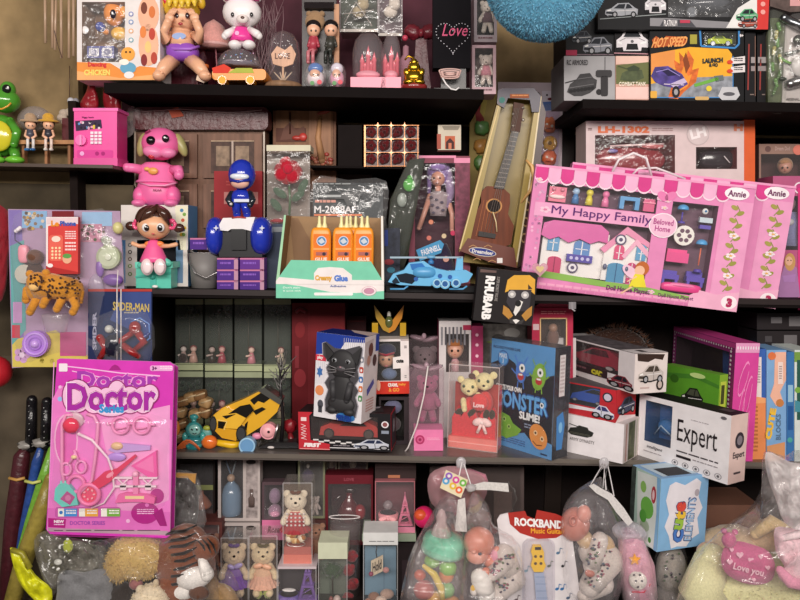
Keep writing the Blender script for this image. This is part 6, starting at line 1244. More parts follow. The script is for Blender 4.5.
for sg in (-1, 1): c.ext([(58+sg*18, 22), (58+sg*38, 11), (58+sg*31, 32)][::sg], -3.4, -1, ck); c.ball(58+sg*18, 88, -2.4, 6, 4, ck, 4); c.limb([(58+sg*18, 56, -2), (58+sg*14, 74, -4)], [3.6, 3.2], '38373a:p60')
for sg in (-1, 1): e = c('eye'); e.ball(58+sg*14, 29, -5.2, 3, 2.3, '8a8c90:g', 1).ball(58+sg*14, 29, -6.2, 1.5, 1.9, '101010:g', .6)
c.ball(58, 38, -5, 5, 3, '504c50:p', 1.5).ball(58, 36, -6.4, 1.2, .8, 'b08890:p', .5)
w = c('whiskers')
for sg in (-1, 1):
    for j in range(3): w.tube([(58+sg*8, 38+j*2, -6.2), (58+sg*30, 35+j*5, -5.8)], .25, 'a8a4a8:p', 4)
for y, k in ((26, '8a8c98'), (38, 'c04838'), (49, '3c70b0'), (60, 'd87840'), (71, '488c50')): b.poly(rrect(92, y-4, 100, y+3, 2)[::-1], k, -.6).disc(96, y, 2, 'f0e8e8', -.8, 1.8)
b.poly(star(10, 46, 7, .6, 6), '4070b0', -.6).disc(11, 68, 9, 'e8905c', -.6, 6).disc(14, 84, 6, '505058', -.6, 5).rect(10, 86, 18, 94, '404048', -.6)
b.disc(68, 95, 20, '3878b8', -1, 5).text('PETS FUN', 54, 91, 84, 98, '1c3c90', -6, .08, sl=-.0).disc(64, 89, 12, '68a060', -.9, 2.6)
b.setf('R'); b.poly([(4, 6), (60, 4), (50, 30), (30, 36), (8, 30)], 'c8b8b8', -.3).disc(42, 16, 16, '6a3c34', -.5, 8).disc(72, 30, 14, '503030', -.5, 7).disc(30, 28, 12, 'b88878', -.5, 6).rect(76, 0, 100, 20, '24409c', -.4).poly([(26, 62), (70, 52), (76, 58), (30, 70)], '5458a0', -.5).lines(24, 74, 78, 90, 5, 'c89890').rect(90, 4, 94, 96, 'd8c8c4', -.3); b.setf('T'); b.poly([(40, 0), (100, 0), (100, 70), (60, 40)], 'd8c0bc', -.3); b.setf('F')
def bz(px, py, z): return (px, py, PZ(px, py, z).y)
def topz(t): return t.O.z+t.dim[2]
# ---------- organza teddy cases
def orgcase(x0, x1, y0, y, lab, k, pk, base):
    t = s3('teddy_gift_case', lab, 'gift case', (x0+x1)/2, y); by = t.by
    c = t('organza_case'); c.box(x0, y0+3, x1, by, 0, 24, k)
    t('base').box(x0+5 if base == 'f084b4' else x0, by-21 if base == 'f084b4' else by-4, x1-1, by, -.6, 23, base)
    bear(t, (x0+x1)/2+1, y0+10, (by-y0)*.55, pk, pk, dd=10)
    c = t('organza_bow'); c.ball((x0+x1)/2-6, y0+2, 4, 9, 2.6, 'c0a0ac:t50', 5, rot=-14, wob=.3).ball((x0+x1)/2+7, y0+3, 4, 9, 2.6, 'c0a0ac:t50', 5, rot=16, wob=.3).ball((x0+x1)/2, y0, 3, 2.4, 3, 'd0b0bc:t60')
    return t, by
t, by = orgcase(409, 439, 336, .22, 'dim grey organza gift case behind the pink based one', '9c8c90:t30', '8a787c', '5c5054')
t, by = orgcase(409, 444, 365, .045, 'clear organza teddy case with a pink base and a white string', 'd8b0c0:t22', 'a06078', 'f084b4')
q = t('rose_print'); q.disc(420, by-11, 4.6, 'b83468', -1).disc(420, by-11, 3, 'd86090', -1.2).disc(420, by-11, 1.5, 'a02858', -1.4); q.lines(427, by-13, 440, by-10, 2, 'f8b0d0', -1)
t('white_string').tube([(428, 366, -3), (424, 395, -5), (417, 425, -5), (408, by-3, -4), (404, by+2, -2)], .8, 'ece4e0:p', 5)
# ---------- striped doll carton
t = s3('doll_carton', 'small carton with grey barcode stripes and a fair doll head, behind the couple of bears', 'boxed doll', 460, .17); by = t.by
b = t('carton'); b.wbox(439, 321, 471, by, 30, [(446, 334, 469, 372)], ('dcd4d4', 'a03058', 'c8c0c0'), ki='4a3034')
for i in range(7): b.rect(441+i*3.8, 327, 442.8+i*3.8, 345, '58545a' if i % 2 else '8a868c', -.8)
b.rect(463, 325, 471, 330, 'b02c50', -.9); q = t('side_panel'); q.box(471, 326, 483, by, 2, 28, 'a83060:p')
for y in (335, 345, 356): q.disc(477, y, 1.6, 'f0c0d0', 1.7)
d = t('doll'); dollhead(d, 455, 350, 8, 'd8a088:p', 'a8683c:f', 5); d.limb([(455, 362, 6), (455, 375, 6)], 4, 'd8a0a8:p'); film(t, 446, 334, 469, 372, -.3, 'f0e8e8:t10')
# ---------- couple of bears
t = B('teddy_gift_case', 'clear gift box with two cream bears in red hearts and a zigzag basket', 'gift case', bz(447.5, 447, Z3), bz(497, 453, Z3), 84, 22)
c = t('clear_case'); c.box(0, 0, 100, 100, 0, 22, 'f0dcd8:t13')
for f in ('F', 'R', 'L', 'T'):
    c.setf(f); c.line([(0, 0), (100, 0), (100, 100), (0, 100), (0, 0)], .9 if f != 'F' else 1.2, 'f4e4e0:t50', -.2)
c.setf('F'); t('base').box(1, 86, 99, 99.5, .6, 21.5, 'e88078'); t('base_lid').box(1, 92, 99, 93, .2, .6, 'f4b0a8')
q = t('backing_card'); q.rect(2, 25, 98, 87, 'b04440', 21)
r = t('basket')
Z = [(6, 88)]+[(6+i*8.8, 54 if i % 2 else 64) for i in range(11)]+[(94, 88)]
r.ext(Z[::-1], 4, 8, 'd84048:f'); r.ext([(x, y-4) for x, y in Z][::-1], 14, 18, 'c83038:f')
bw = t('bow'); bw.ball(60, 66, 1.5, 6, 4, 'f4d0cc:f', 3, rot=25).ball(76, 66, 1.5, 6, 4, 'f4d0cc:f', 3, rot=-25).ball(68, 66, 0, 2, 2, 'f8e0dc:f').limb([(66, 69, 1), (60, 78, 1)], 1.6, 'f4d0cc:f').limb([(70, 69, 1), (76, 78, 1)], 1.6, 'f4d0cc:f')
for cx, cy, s_ in ((36, 28, 1), (66, 20, -1)):
    d = t('teddy_bear'); k = 'f0e0a8:f'; d.ball(cx, cy, 12, 9.5, 9, k, 8).ball(cx+3, cy+5, 5.5, 4.4, 3.6, k, 3.5).ball(cx+3, cy+3, 2.2, 1.6, 1.2, '2a1a14:g', 1)
    for sg in (-1, 1): d.ball(cx+sg*18, cy-8, 12, 3.8, 3.8, k, 2); d.ball(cx+sg*9+1, cy-2, 4.6, 1.5, 1.7, '3a5038:g', 1)
    d.ball(cx+2, cy+26, 13, 8, 12, 'd84848:f', 7); d.limb([(cx-10, cy+16, 8), (cx-6, cy+26, 5)], [3, 3], k)
h = t('plush_heart'); h.ball(60, 44, 6, 9, 9, 'e04a4c:f', 5).text('Love', 50, 43, 72, 49, 'f8d0d0', .4, .05); t('brown_rose').ball(42, 14, 8, 3.6, 3, '5a3c34:f')
g = t('fabric_leaves'); 
for x in (20, 45, 74, 86): g.ball(x, 57, 5, 5, 3, '3a3428:f', 3, rot=x)
# ---------- grey pack and pink window box behind
t = s3('toy_pack', 'grey printed pack wedged right under the yellow robot mask box', 'toy pack', 508, .25); t.box(483, 324, 532, t.by, 0, 20, '7a7470:x'); t.disc(512, 333, 8, 'b0aca8', -.3, 5).disc(498, 338, 6, '4c4846', -.4, 4).poly([(486, 342), (500, 338), (515, 341), (500, 346)], '8c9c50', -.5)
t = s3('doll_carton', 'crimson window carton with a cream frame behind the slime kit', 'boxed doll', 553, .13); by = t.by
b = t('carton'); b.wbox(532, 308, 573, by, 26, [(541, 319, 566, 352)], ('c03050', '982440', 'd86078'), ki='4c3430'); b.ext([(540, 317), (567, 318), (567, 354), (540, 354)], -1, -.5, 'f0d090') if 0 else b.line([(540.4, 354), (540.4, 318.4), (566.6, 318.4), (566.6, 354)], 1.1, 'f0c890', -.6); b.poly([(533, 308), (540, 303), (569, 304), (573, 308)], 'd04864', 3).rect(533, 324, 539, 330, 'e8c8cc', -.4).lines(541, 311, 566, 315, 2, 'f09098', -.5)
t('figure').ball(553, 338, 8, 6, 9, '7a5c54:f', 5).ball(553, 328, 8, 4.5, 4.5, 'a8806c:p'); film(t, 541, 319, 566, 352, -.3, 'e8e0dc:t14')
# ---------- slime kit
t = B('slime_kit', 'blue and black monster slime kit carton with green and orange blobs', 'craft kit', bz(489, 441, Z3), bz(551.5, 460.5, Z3), 104, 24)
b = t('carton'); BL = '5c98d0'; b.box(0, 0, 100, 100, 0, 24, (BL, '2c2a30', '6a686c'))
b.poly([(0, 24), (12, 20), (22, 24), (28, 16), (40, 20), (46, 28), (60, 30), (70, 26), (86, 28), (100, 24), (100, 86), (88, 84), (72, 90), (58, 82), (40, 86), (24, 82), (10, 88), (0, 84)][::-1], '26242c', -.4)
b.text('CREATE YOUR OWN', 10, 41.5, 52, 46.5, 'f0f0f0', -.8, .06); b.text('MONSTER', 8, 47, 93, 62, '30589c', -.8, .1).text('MONSTER', 9, 47.5, 92, 61.5, '6cb0e8', -1, .05); b.text('SLIME!', 50, 63, 81, 69.5, 'f4f4f4', -1, .08)
for x in (20, 84): b.disc(x, 53, 3, 'f0f0f0', -1.2, 2.6).disc(x, 53, 1.4, '181818', -1.3, 1.2)
b.text('INCLUDES POWDER SLIME', 4, 6, 48, 8.5, '30486c', -.6, .02); b.disc(21, 17, 9, '3868a8', -.8, 7.5).disc(21, 17, 7.6, '5c9cd8', -.9, 6.2).text('MAKE\n3', 15, 12.5, 27, 21.5, 'e8f0f8', -1.1, .03)
for x, y, k, kk in ((50, 27, '4c7cd0', (8, 10)), (78, 28, '88b840', (10, 13))):
    b.disc(x, y, kk[0], k, -1, kk[1], rot=10 if x < 60 else -25).disc(x+2, y-4, 4.6, 'f4f4f0', -1.2, 4).disc(x+2, y-4, 1.8, '203020', -1.3, 1.6).disc(x, y+4, 5, 'c03838', -1.2, 3.4).rect(x-3, y+1.4, x+3, y+3, 'f4f4f0', -1.3)
    for sg in (-1, 1): b.line([(x+sg*5, y-8), (x+sg*10, y-15)], 1.1, k, -1); b.line([(x+sg*8, y+2), (x+sg*15, y-2)], 1.4, k, -1); b.line([(x+sg*4, y+9), (x+sg*5, y+15)], 1.6, k, -1)
b.poly([(4, 66), (16, 60), (22, 68), (34, 70), (40, 76), (54, 80), (48, 86), (30, 92), (10, 88), (4, 78)][::-1], '7cb03c', -1)
for x, y in ((14, 74), (26, 74), (34, 80), (20, 83)): b.disc(x, y, 3, 'a8cc68', -1.2, 2.4).disc(x, y, 1.3, '203818', -1.3, 1.1)
b.disc(80, 82, 14, 'e8984c', -1, 11, rot=-20)
for x, y in ((76, 79), (86, 83)): b.disc(x, y, 3, 'f4d0a0', -1.2, 2.4).disc(x, y, 1.4, '503018', -1.3, 1.1)
b.line([(72, 87), (78, 90), (86, 89)], .9, '703818', -1.2); b.lines(58, 73, 86, 78, 2, '8c98b0', -.8); b.lines(20, 90, 60, 96, 3, '3c689c', -.8).rect(84, 96, 94, 97.4, '203458', -.8)
b.setf('R'); b.rect(30, 7, 66, 44, 'ece4e4', -.4); b.lines(34, 9, 62, 42, 10, 'c8b8b8', -.6); b.poly([(20, 62), (60, 58), (74, 70), (60, 92), (24, 92)], '4c88c8', -.5).disc(46, 72, 12, '88c0e8', -.7, 5); b.setf('F')
t('film_wrap').setf('F').box(-.5, -.5, 100.5, 100.5, -2.4, 24.6, 'e8f0f8:t5')
# ---------- stacked car cartons
C = B('tank_carton', 'long white carton with a small black tank print at the bottom of the car stack', 'boxed toy', bz(560, 450, Z3), bz(622.5, 464, Z3), 38, 40)
C.O.z = max(C.O.z, Z3+.001) if 0 else C.O.z
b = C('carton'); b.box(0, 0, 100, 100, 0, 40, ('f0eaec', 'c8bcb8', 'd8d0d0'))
b.poly([(12, 46), (16, 34), (26, 30), (30, 24), (44, 26), (46, 32), (54, 36), (52, 46), (44, 52), (18, 52)], '2c2c28', -.4).line([(14, 24), (32, 29)], 2, '2c2c28', -.5).lines(16, 44, 50, 50, 2, '5c5c50', -.6); b.text('ARMY DYNASTY', 16, 58, 56, 66, '8a8484', -.5, .03)
b.setf('R'); b.rect(12, 3, 20, 97, 'b08880', -.3).rect(30, 2, 70, 98, '54583c:x', -.3).rect(80, 2, 86, 98, 'b0b09c', -.3); b.setf('F')
zc = topz(C)
Bx = B('sports_car_carton', 'red-ended window carton with blue car, in the middle of the car stack', 'boxed toy', bz(560, 411, zc), bz(615, 423, zc), 31, 40)
b = Bx('carton'); b.wbox(0, 0, 100, 100, 40, [(4, 4, 72, 66)], ('c03038', 'c82c34', '5a5458'), ki='1c1c24')
b.poly([(0, 70), (70, 70), (70, 78), (0, 84)], 'e8e0e4', -.4).rect(74, 2, 100, 40, 'c82c38', -.5).disc(86, 26, 9, '30303c', -.6, 15).disc(86, 26, 6.4, 'd0c8d8', -.7, 11); flatcar(b, 62, 52, 99, 96, 'd8d8e8', -.9, '3c3c70', fl=-1)
b.setf('R'); flatcar(b, 8, 26, 96, 84, '4c5068', -.5); b.rect(0, 0, 100, 12, 'c83038', -.3).poly([(0, 100), (20, 80), (100, 94), (100, 100)], 'e8d8d8', -.4); b.setf('F')
c = Bx('toy_car'); c.ext([(14, 54), (18, 36), (38, 24), (56, 10), (72, 12), (80, 30), (82, 56)][::-1], 4, 16, '2c50a8:g'); c.poly([(40, 26), (56, 13), (70, 15), (72, 28)], '101420:g', 3.6)
for x in (24, 66): c.drum(x, 54, 3, 6, 4.4, '1a1a1e:p', kc='8a8a90')
film(Bx, 4, 4, 72, 66, -.3, 'e0e4ec:t10')
A = B('sports_car_carton', 'white window carton with a red car on top of the car stack', 'boxed toy', bz(556, 368, topz(Bx)), bz(633.5, 394, topz(Bx)), 34, 36)
b = A('carton'); b.wbox(0, 0, 100, 100, 36, [(6, 4, 82, 66)], ('eee6e8', 'e4d8d4', '4a4446'), ki='2c2024')
b.poly([(4, 66), (70, 64), (70, 84), (4, 88)], '3c2c30', -.5).text('CAR', 50, 68, 66, 82, 'd8d040', -.8, .1).lines(14, 70, 44, 80, 1, '8c6068', -.7).poly([(0, 88), (100, 88), (100, 100), (0, 100)], 'f0e8e8', -.6); flatcar(b, 70, 62, 99, 98, '8c3440', -.9)
b.setf('R'); b.poly([(6, 0), (90, 4), (84, 18), (60, 14), (40, 22), (8, 18)], '3a2a24', -.4); flatcar(b, 10, 26, 88, 76, 'c8beb8', -.6, '4a4038'); b.disc(78, 80, 11, '28221e', -.7, 14).disc(78, 80, 6.5, 'c8b8b0', -.8, 9).rect(18, 84, 46, 88, 'c8b0ac', -.6); b.setf('F')
b.setf('T'); b.rect(2, 2, 98, 98, '6c6468:x', -.3); b.rect(0, 0, 12, 100, 'e8e0e0', -.4); b.rect(84, 0, 100, 100, 'ece4e4', -.4).rect(88, 50, 96, 70, '504848', -.5); b.setf('F')
c = A('toy_car'); c.ext([(12, 60), (14, 46), (30, 34), (46, 14), (66, 10), (80, 26), (82, 58)][::-1], 3, 15, 'a02c40:g'); c.poly([(34, 34), (48, 16), (64, 14), (68, 30)], '281c20:g', 2.6)
for x in (24, 70): c.drum(x, 57, 1.6, 5, 5.4, '1a1a1e:p', kc='b8b0b0')
film(A, 6, 4, 82, 66, -.3, 'f0e0e4:t9')
t = s3('small_carton', 'small white carton end poking out behind the red car carton', 'box', 562, .16); t.box(549, 338, 576, t.by, 0, 20, ('e0d8d8', 'b8b0b0')); t.rect(551, 341, 557, 344, '4a4040', -.3)
t = s3('dried_wreath', 'dim brown bristly wreath in the dark behind the car stack', 'wreath', 612, .27)
t('wreath').fuzz(616, 352, 0, 34, 26, 8, 900, 6, ['5a3a28:f', '6c4430:f', '463024:f'], .6, seed=4, lo=-1).ball(616, 352, 0, 32, 24, '3a241c:f', 7)
# ---------- pink window carton, green carton
t = B('doll_carton', 'magenta window carton with pearl dotted edges behind the green carton', 'boxed doll', (669, solve_py(669, .35, Z3), .35), (729, solve_py(729, .0, Z3), .0), solve_py(669, .35, Z3)-325, 22)
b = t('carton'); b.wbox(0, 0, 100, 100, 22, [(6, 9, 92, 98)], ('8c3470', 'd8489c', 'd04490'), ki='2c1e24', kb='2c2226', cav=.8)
b.line([(0, 2.5), (100, 2.5)], 4, 'c84890', -.4)
for i in range(26): b.disc(3+i*3.7, 5.5, .9, 'f0e0e8', -.7, 1, n=6)
for i in range(24): b.disc(3.5, 8+i*3.7, .9, 'f0e0e8', -.7, 1, n=6).disc(95, 8+i*3.7, 1.4, 'f0e0e8', -.7, 1.2, n=6)
b.setf('R'); b.rect(0, 0, 100, 8, 'e8a0c8', -.3)
for i in range(9): b.disc(8+i*11, 4, 3, 'f4e8f0', -.5, 1.6, n=6)
for x, y in ((40, 30), (60, 46), (36, 60), (62, 76)): b.line(circ(x, y, 24, 9, 12, rot=y), 2, 'f490c8', -.5)
b.setf('F'); q = t('figure'); q.ball(52, 40, 8, 6, 8, '4a3830:f').limb([(52, 48, 8), (50, 66, 8)], [4, 6], '5a4438:f').ball(30, 56, 7, 2, 1.6, 'e88040:g')
film(t, 6, 9, 92, 98, -.3, 'd8c8d0:t5')
t = B('toy_carton', 'bright green carton with a black vehicle print in front of the magenta one', 'boxed toy', (661, solve_py(661, .15, Z3), .15), (715, solve_py(715, .0, Z3), .0), solve_py(661, .15, Z3)-363, 12)
b = t('carton'); b.box(0, 0, 100, 100, 0, 12, ('5c9c2c', '8cb838', '78b040')); b.poly([(0, 16), (60, 10), (100, 16), (100, 12), (60, 5), (0, 10)], '48842c', -.3); b.disc(20, 15, 8, '3c6c20', -.4, 5)
flatcar(b, 34, 20, 74, 46, '1c1c18', -.5, '4c5040'); b.disc(62, 6, 14, 'c8e090', -.4, 3); b.setf('R'); b.rect(10, 8, 80, 40, 'c8d850', -.4).rect(20, 12, 60, 34, '4c5028', -.5); b.setf('F')
# ---------- EXPERT carton
t = B('instrument_carton', 'large white carton with tall black Expert lettering and a blue window', 'boxed toy', bz(637, 454.5, Z3), bz(727.5, 485, Z3), 62, 26)
b = t('carton'); b.wbox(0, 0, 100, 100, 26, [(8, 8, 39, 73)], ('eeeaec', 'e8ccc4', '1a1418'), ki='20406c', kb='3060a0')
b.text('Expert', 46, 24, 88, 68, '241c20', -.6, .0); b.lines(46, 72, 90, 76, 1, '484044', -.5).rect(46, 79, 62, 83, '282024', -.5).lines(64, 79, 90, 82, 1, '989094', -.5); b.lines(60, 20, 80, 22, 1, 'a8a0a4', -.5)
b.disc(93, 6, 3, '68646a', -.5, 2.4)
for i in range(5): b.disc(45+i*11.4, 92, 3.6, '98949a', -.5, 4.4).disc(45+i*11.4, 92, 2.8, 'e4e0e2', -.6, 3.5).disc(45+i*11.4, 92, 1.4, '686468', -.7, 2)
b.text('intelligent', 12, 78, 30, 84, '585458', -.5, .02, sh=.2).lines(8, 88, 30, 91, 1, 'b0a8ac', -.5)
b.setf('R'); b.disc(55, 38, 26, '3c343c', -.4, 12).disc(55, 38, 16, '8a8088', -.5, 7).text('Expert', 20, 54, 88, 66, '504448', -.5, .02).rect(30, 84, 70, 87, '504448', -.4); b.setf('F')
b.setf('T'); b.rect(80, 20, 92, 60, '4c4448', -.3); b.setf('F')
q = t('blue_insert'); q.ball(25, 48, 14, 12, 8, '3c78b8:p', 6).tube([(14, 62, 8), (24, 44, 4), (34, 58, 8)], .8, 'a8c0d8:p', 5); film(t, 8, 8, 39, 73, -.3, 'c0d4e8:t8')
# ---------- game boxes standing on the right
def gbox(x0, x1, y0, lab, k, y=.0, f=None, dpt=60):
    t = s3('game_box', lab, 'game box', (x0+x1)/2, y, group='upright game boxes at the right edge'); b = t('carton'); b.box(x0, y0, x1, t.by, 0, dpt, (k, k, k)); f and f(b, t.by); return t
def f1(b, by): b.rect(746, 400, 765.8, by, 'e89058', -.3).rect(754.5, 357, 761.5, 399, 'ece0dc', -.4).lines(756, 366, 760.5, 384, 7, 'b0a0a0', -.6).lines(752, 406, 758, by-6, 12, 'b87040', -.5); b.poly([(746, 400), (752, 396), (765.8, 398), (765.8, 403), (746, 404)], 'f0a870', -.5)
def f2(b, by):
    b.poly([(775, 352), (786, 352), (786, 380), (780, 392), (784, 404), (776, 406), (770, 396), (774, 384)], 'f0b8a0', -.3).disc(772, 356, 4, 'e07848', -.5).disc(780, 403, 4, 'c88048', -.5).rect(778, 362, 783, 384, 'f4dcd4', -.5).lines(779, 366, 782, 380, 6, 'a89090', -.6)
    b.text('CUTE', 767.5, 408, 774, 440, 'f0c040', -.6, .08, rot=80).text('BLOCKS', 776, 414, 781, 440, '5a7898', -.6, .04, rot=90).poly([(767, 446), (785, 442), (785, by), (767, by)], 'd89868', -.4)
def f3(b, by): b.rect(787, 352, 794, by, '3c74b0', -.3).rect(788, 385, 793, 402, '98c0d8', -.4).rect(788, 406, 793, 430, '285898', -.4).disc(790, 440, 2.6, '50a8a0', -.4)
def f4(b, by): b.rect(794.5, 352, 812, 362, '78a048', -.3).rect(797, 360, 812, 420, '2c5c50', -.35).poly([(795, 400), (806, 404), (806, 412), (795, 412)], '4890a0', -.5).disc(798, 390, 3, '7cb048', -.5)
gbox(746, 766, 349, 'blue and orange game box spine with a white label, standing beside the magenta carton', '3c64b0', .02, f1, 50)
gbox(766.6, 786.4, 350, 'light blue game box spine with peach blobs, second from the magenta carton', '80acd8', .015, f2)
gbox(787, 794, 352, 'narrow deep blue game box spine between the light blue and white ones', '3c74b0', .012, f3)
gbox(794.6, 815, 350, 'white and green game box spine at the very right edge', 'd8e0dc', .01, f4)
# ---------- dark flat cartons with grey labels under the upper right shelf
for i, (y0, lab) in enumerate(((327, 'flat black carton with two grey labels resting on the game boxes, lower one'), (306, 'flat black carton with two grey labels under the doll house shelf, upper one'))):
    zt = P(785, 348, .12).z if i == 0 else ZT2
    t = T('flat_carton', lab, 'box', 785, solve_py(785, .12, zt), .12, roll=1.5, group='flat black cartons above the game boxes'); by = solve_py(785, .12, zt)
    t.box(757, by-17, 840, by-.6, 0, 40, ('241e20', '1a1618'))
    for (x0, x1, a, c_) in (((765, 772, -12, -6), (784, 797, -13, -3)), ((771, 782, -13, -7), (789, 802, -14, -4)))[i]: t.rect(x0, by+a, x1, by+c_, '6c686a' if x1-x0 > 10 else '484446', -.4)
    ZT2 = P(785, by-17.8, .12).z
t = T('price_hook', 'small clear plastic hook under the doll house carton', 'hook', 573, 303, -.004); t('hook').box(569, 302, 576, 309, -1, 1, 'a8a4a8:t50').tube([(572, 302, 0), (572, 309, 0), (575, 311, 0)], .8, 'c8c4c8:p')
t.kids[-1]
def s4(name, lab, cat, px, y, **kw): return TY(name, lab, cat, px, Z4, y, **kw)
def ZAT(px, py, y): return P(px, py, y).z
YB = .14
# ---------- back row of gift cartons (stacked on hidden lower ones)
def gb(name, lab, cat, x0, y0, x1, y1, y, dpt, fr, holes, ki, group=None, sides=None, t_=12):
    t = T(name, lab, cat, (x0+x1)/2, y1, y, group=group)
    b = t('carton'); b.wbox(x0, y0, x1, y1, dpt, holes, (fr, sides or fr), ki=ki)
    for i, h in enumerate(holes): film(t, *h, -.25, f'e8e4e8:t{t_}')
    return t, b
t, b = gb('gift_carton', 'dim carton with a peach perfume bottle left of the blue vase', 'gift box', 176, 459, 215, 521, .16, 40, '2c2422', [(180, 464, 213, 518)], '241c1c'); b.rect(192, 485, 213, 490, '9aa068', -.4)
t('perfume_bottle').lathe(202, 507, 6, [(9, 0), (10, 3), (5, 10), (1.6, 14), (1.6, 19)], 'c0806c:g')
for (ya, yb, lab) in ((457, 521, 'white framed gift carton with a pale blue vase bottle, upper of two'), (523, 580, 'white framed gift carton under the blue vase one')):
    t, b = gb('gift_carton', lab, 'gift box', 218, ya, 260, yb, .13, 40, 'c8bcb8', [(221, ya+3, 243, yb-3)], '4a4444', group='white framed vase cartons'); b.rect(246, ya+3, 257.5, yb-3, 'a89c9a:x', -.3).disc(251, ya+5, 5, '2c2626', -.5, 2.4)
    v = t('vase_bottle'); v.lathe(231.5, yb-4, 12, [(9.5, 0), (10.5, 8), (10.5, 26), (7, 33), (3, 37), (3, 41)], '7890a8:g'); v.ball(231, ya+21, 10, 4, 4, 'b09078:p'); v.tube([(231, ya+18, 12), (226, ya+4, 12)], .8, '6c8098:p').tube([(232, ya+18, 12), (236, ya+4, 12)], .8, '8c98a0:p')
    m = t('mini_bottle'); m.lathe(251.5, ya+50, -1, [(3, 0), (3.2, 9), (1.6, 11), (1.6, 18)], '6c5c58:g', 10, sq=.4)
t, b = gb('gift_carton', 'brown-pink gift case with a small brown bear beside the tiger plush', 'gift box', 176, 522, 222, 606, .10, 34, '6a3c38', [(179, 525, 219, 604)], '8a5450')
bear(t, 209, 533, 50, 'a87058', dd=8, bow='5a3024')
t, b = gb('gift_carton', 'lilac plush in a clear box standing on a pink base, left of the plaid bear', 'gift box', 262, 482, 290, 540, .14, 34, '5c484e', [(264, 485, 288, 519)], '6c5860'); b.rect(262, 520, 290, 540, 'e07ca8', -.6).text('Rose', 268, 526, 280, 533, '7c2048', -.9, .04, sh=.2)
t('lilac_plush').ball(275, 496, 10, 6, 8, '9c8098:f').ball(275, 511, 10, 7, 7, 'b088a0:f').ball(275, 514, 4, 5, 3, 'e8a0c0:f')
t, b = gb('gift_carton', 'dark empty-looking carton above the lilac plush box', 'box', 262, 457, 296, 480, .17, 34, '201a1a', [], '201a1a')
t, b = gb('gift_carton', 'olive grey gift carton with a tiny white bear, right of the plaid bear', 'gift box', 298, 457, 325, 520, .16, 34, '8a8c70', [(300, 461, 323, 516)], '706c64')
t('purple_charm').ball(308, 476, 10, 6, 7, '4c4058:f').ball(308, 466, 8, 1.6, 2.4, 'd8d0c8:p'); bear(t, 315, 496, 20, 'c8b8b0', dd=8)
for x0, x1, lab in ((326, 337, 'tiny pale framed box behind, narrower of the two under the shelf'), (338, 368, 'small framed box with a dim pale bear, wider of the two under the shelf')):
    t, b = gb('gift_carton', lab, 'gift box', x0, 455, x1, 472, .2, 30, '7c7468', [(x0+2, 458, x1-2, 470)], '4a4444'); q = t('figure'); q.ball((x0+x1)/2, 464, 6, 3.6, 5, 'a89888:f').ball((x0+x1)/2, 459, 6, 3, 3, 'b8a898:f')
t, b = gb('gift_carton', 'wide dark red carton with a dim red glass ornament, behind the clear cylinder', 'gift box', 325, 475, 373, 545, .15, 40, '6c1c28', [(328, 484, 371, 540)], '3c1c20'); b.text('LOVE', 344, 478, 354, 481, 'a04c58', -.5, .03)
t('red_ornament').lathe(349, 520, 12, [(10, 0), (12, 10), (8, 18), (3, 24), (3, 32)], '5c1c24:g').ball(350, 490, 10, 6, 3, '281818:g').ball(360, 512, 8, 6, 8, '8c2830:g'); t('silver_glint').tube([(335, 500, 4), (340, 496, 4)], .7, 'c8c0c0:m')
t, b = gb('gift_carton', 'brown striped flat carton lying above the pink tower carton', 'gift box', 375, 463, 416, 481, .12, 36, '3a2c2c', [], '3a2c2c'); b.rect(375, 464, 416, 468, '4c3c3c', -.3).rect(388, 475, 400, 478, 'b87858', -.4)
t, b = gb('gift_carton', 'pink carton with a ribbon candle tin and a small pink tower', 'gift box', 375, 481, 415, 533, .10, 36, 'b87078', [(376, 482, 414, 527)], '7c4850', t_=14); b.rect(375, 527, 415, 533, 'f094b0', -.4).disc(393, 530.5, 3.4, 'e8b858', -.6, 2)
def tin(t, x, y, r, k, kb, d=8):
    q = t('candle_tin'); q.lathe(x, y, d, [(r*.9, 0), (r, r*1.1), (r*.85, r*1.15)], k, n=20, sq=.8); q.lathe(x, y, d, [(r*.84, r*1.0), (r*.8, r*1.16), (r*.5, r*1.18)], '1c1418:p', n=20, sq=.8)
    w = t('bow'); w.ball(x-r*.5, y-r*.5, d-r*.8, r*.42, r*.2, kb, rot=15).ball(x+r*.4, y-r*.5, d-r*.8, r*.42, r*.2, kb, rot=-15).ball(x, y-r*.5, d-r*.9, r*.14, r*.14, kb)
def tower(t, x, y, h, k, d=4):
    q = t('tower'); u = h/10
    for sg in (-1, 1): q.tube([(x+sg*u*2, y, d), (x+sg*u*1.1, y-u*3, d), (x+sg*u*.5, y-u*6, d), (x, y-u*9, d)], [u*.5, u*.45, u*.35, u*.2], k, 5)
    for a, w in ((0, 2.2), (3, 1.4), (5.8, .8)): q.box(x-u*w, y-u*a-u*.5, x+u*w, y-u*a, d-u, d+u, k)
    for j in range(4): q.tube([(x-u*(1.8-j*.3), y-u*j*1.5, d), (x+u*(1.4-j*.3), y-u*(j+1)*1.5, d)], u*.13, k, 4)
    q.tube([(x, y-u*8.6, d), (x, y-u*10, d)], u*.15, k, 4)
tin(t, 388, 524, 10.5, 'e89098:p', 'f8b0b4:f'); tower(t, 405, 526, 34, 'ee84a4:p'); t('glass_rabbit').ball(388, 505, 10, 5, 5, 'b0a0a4:t50')
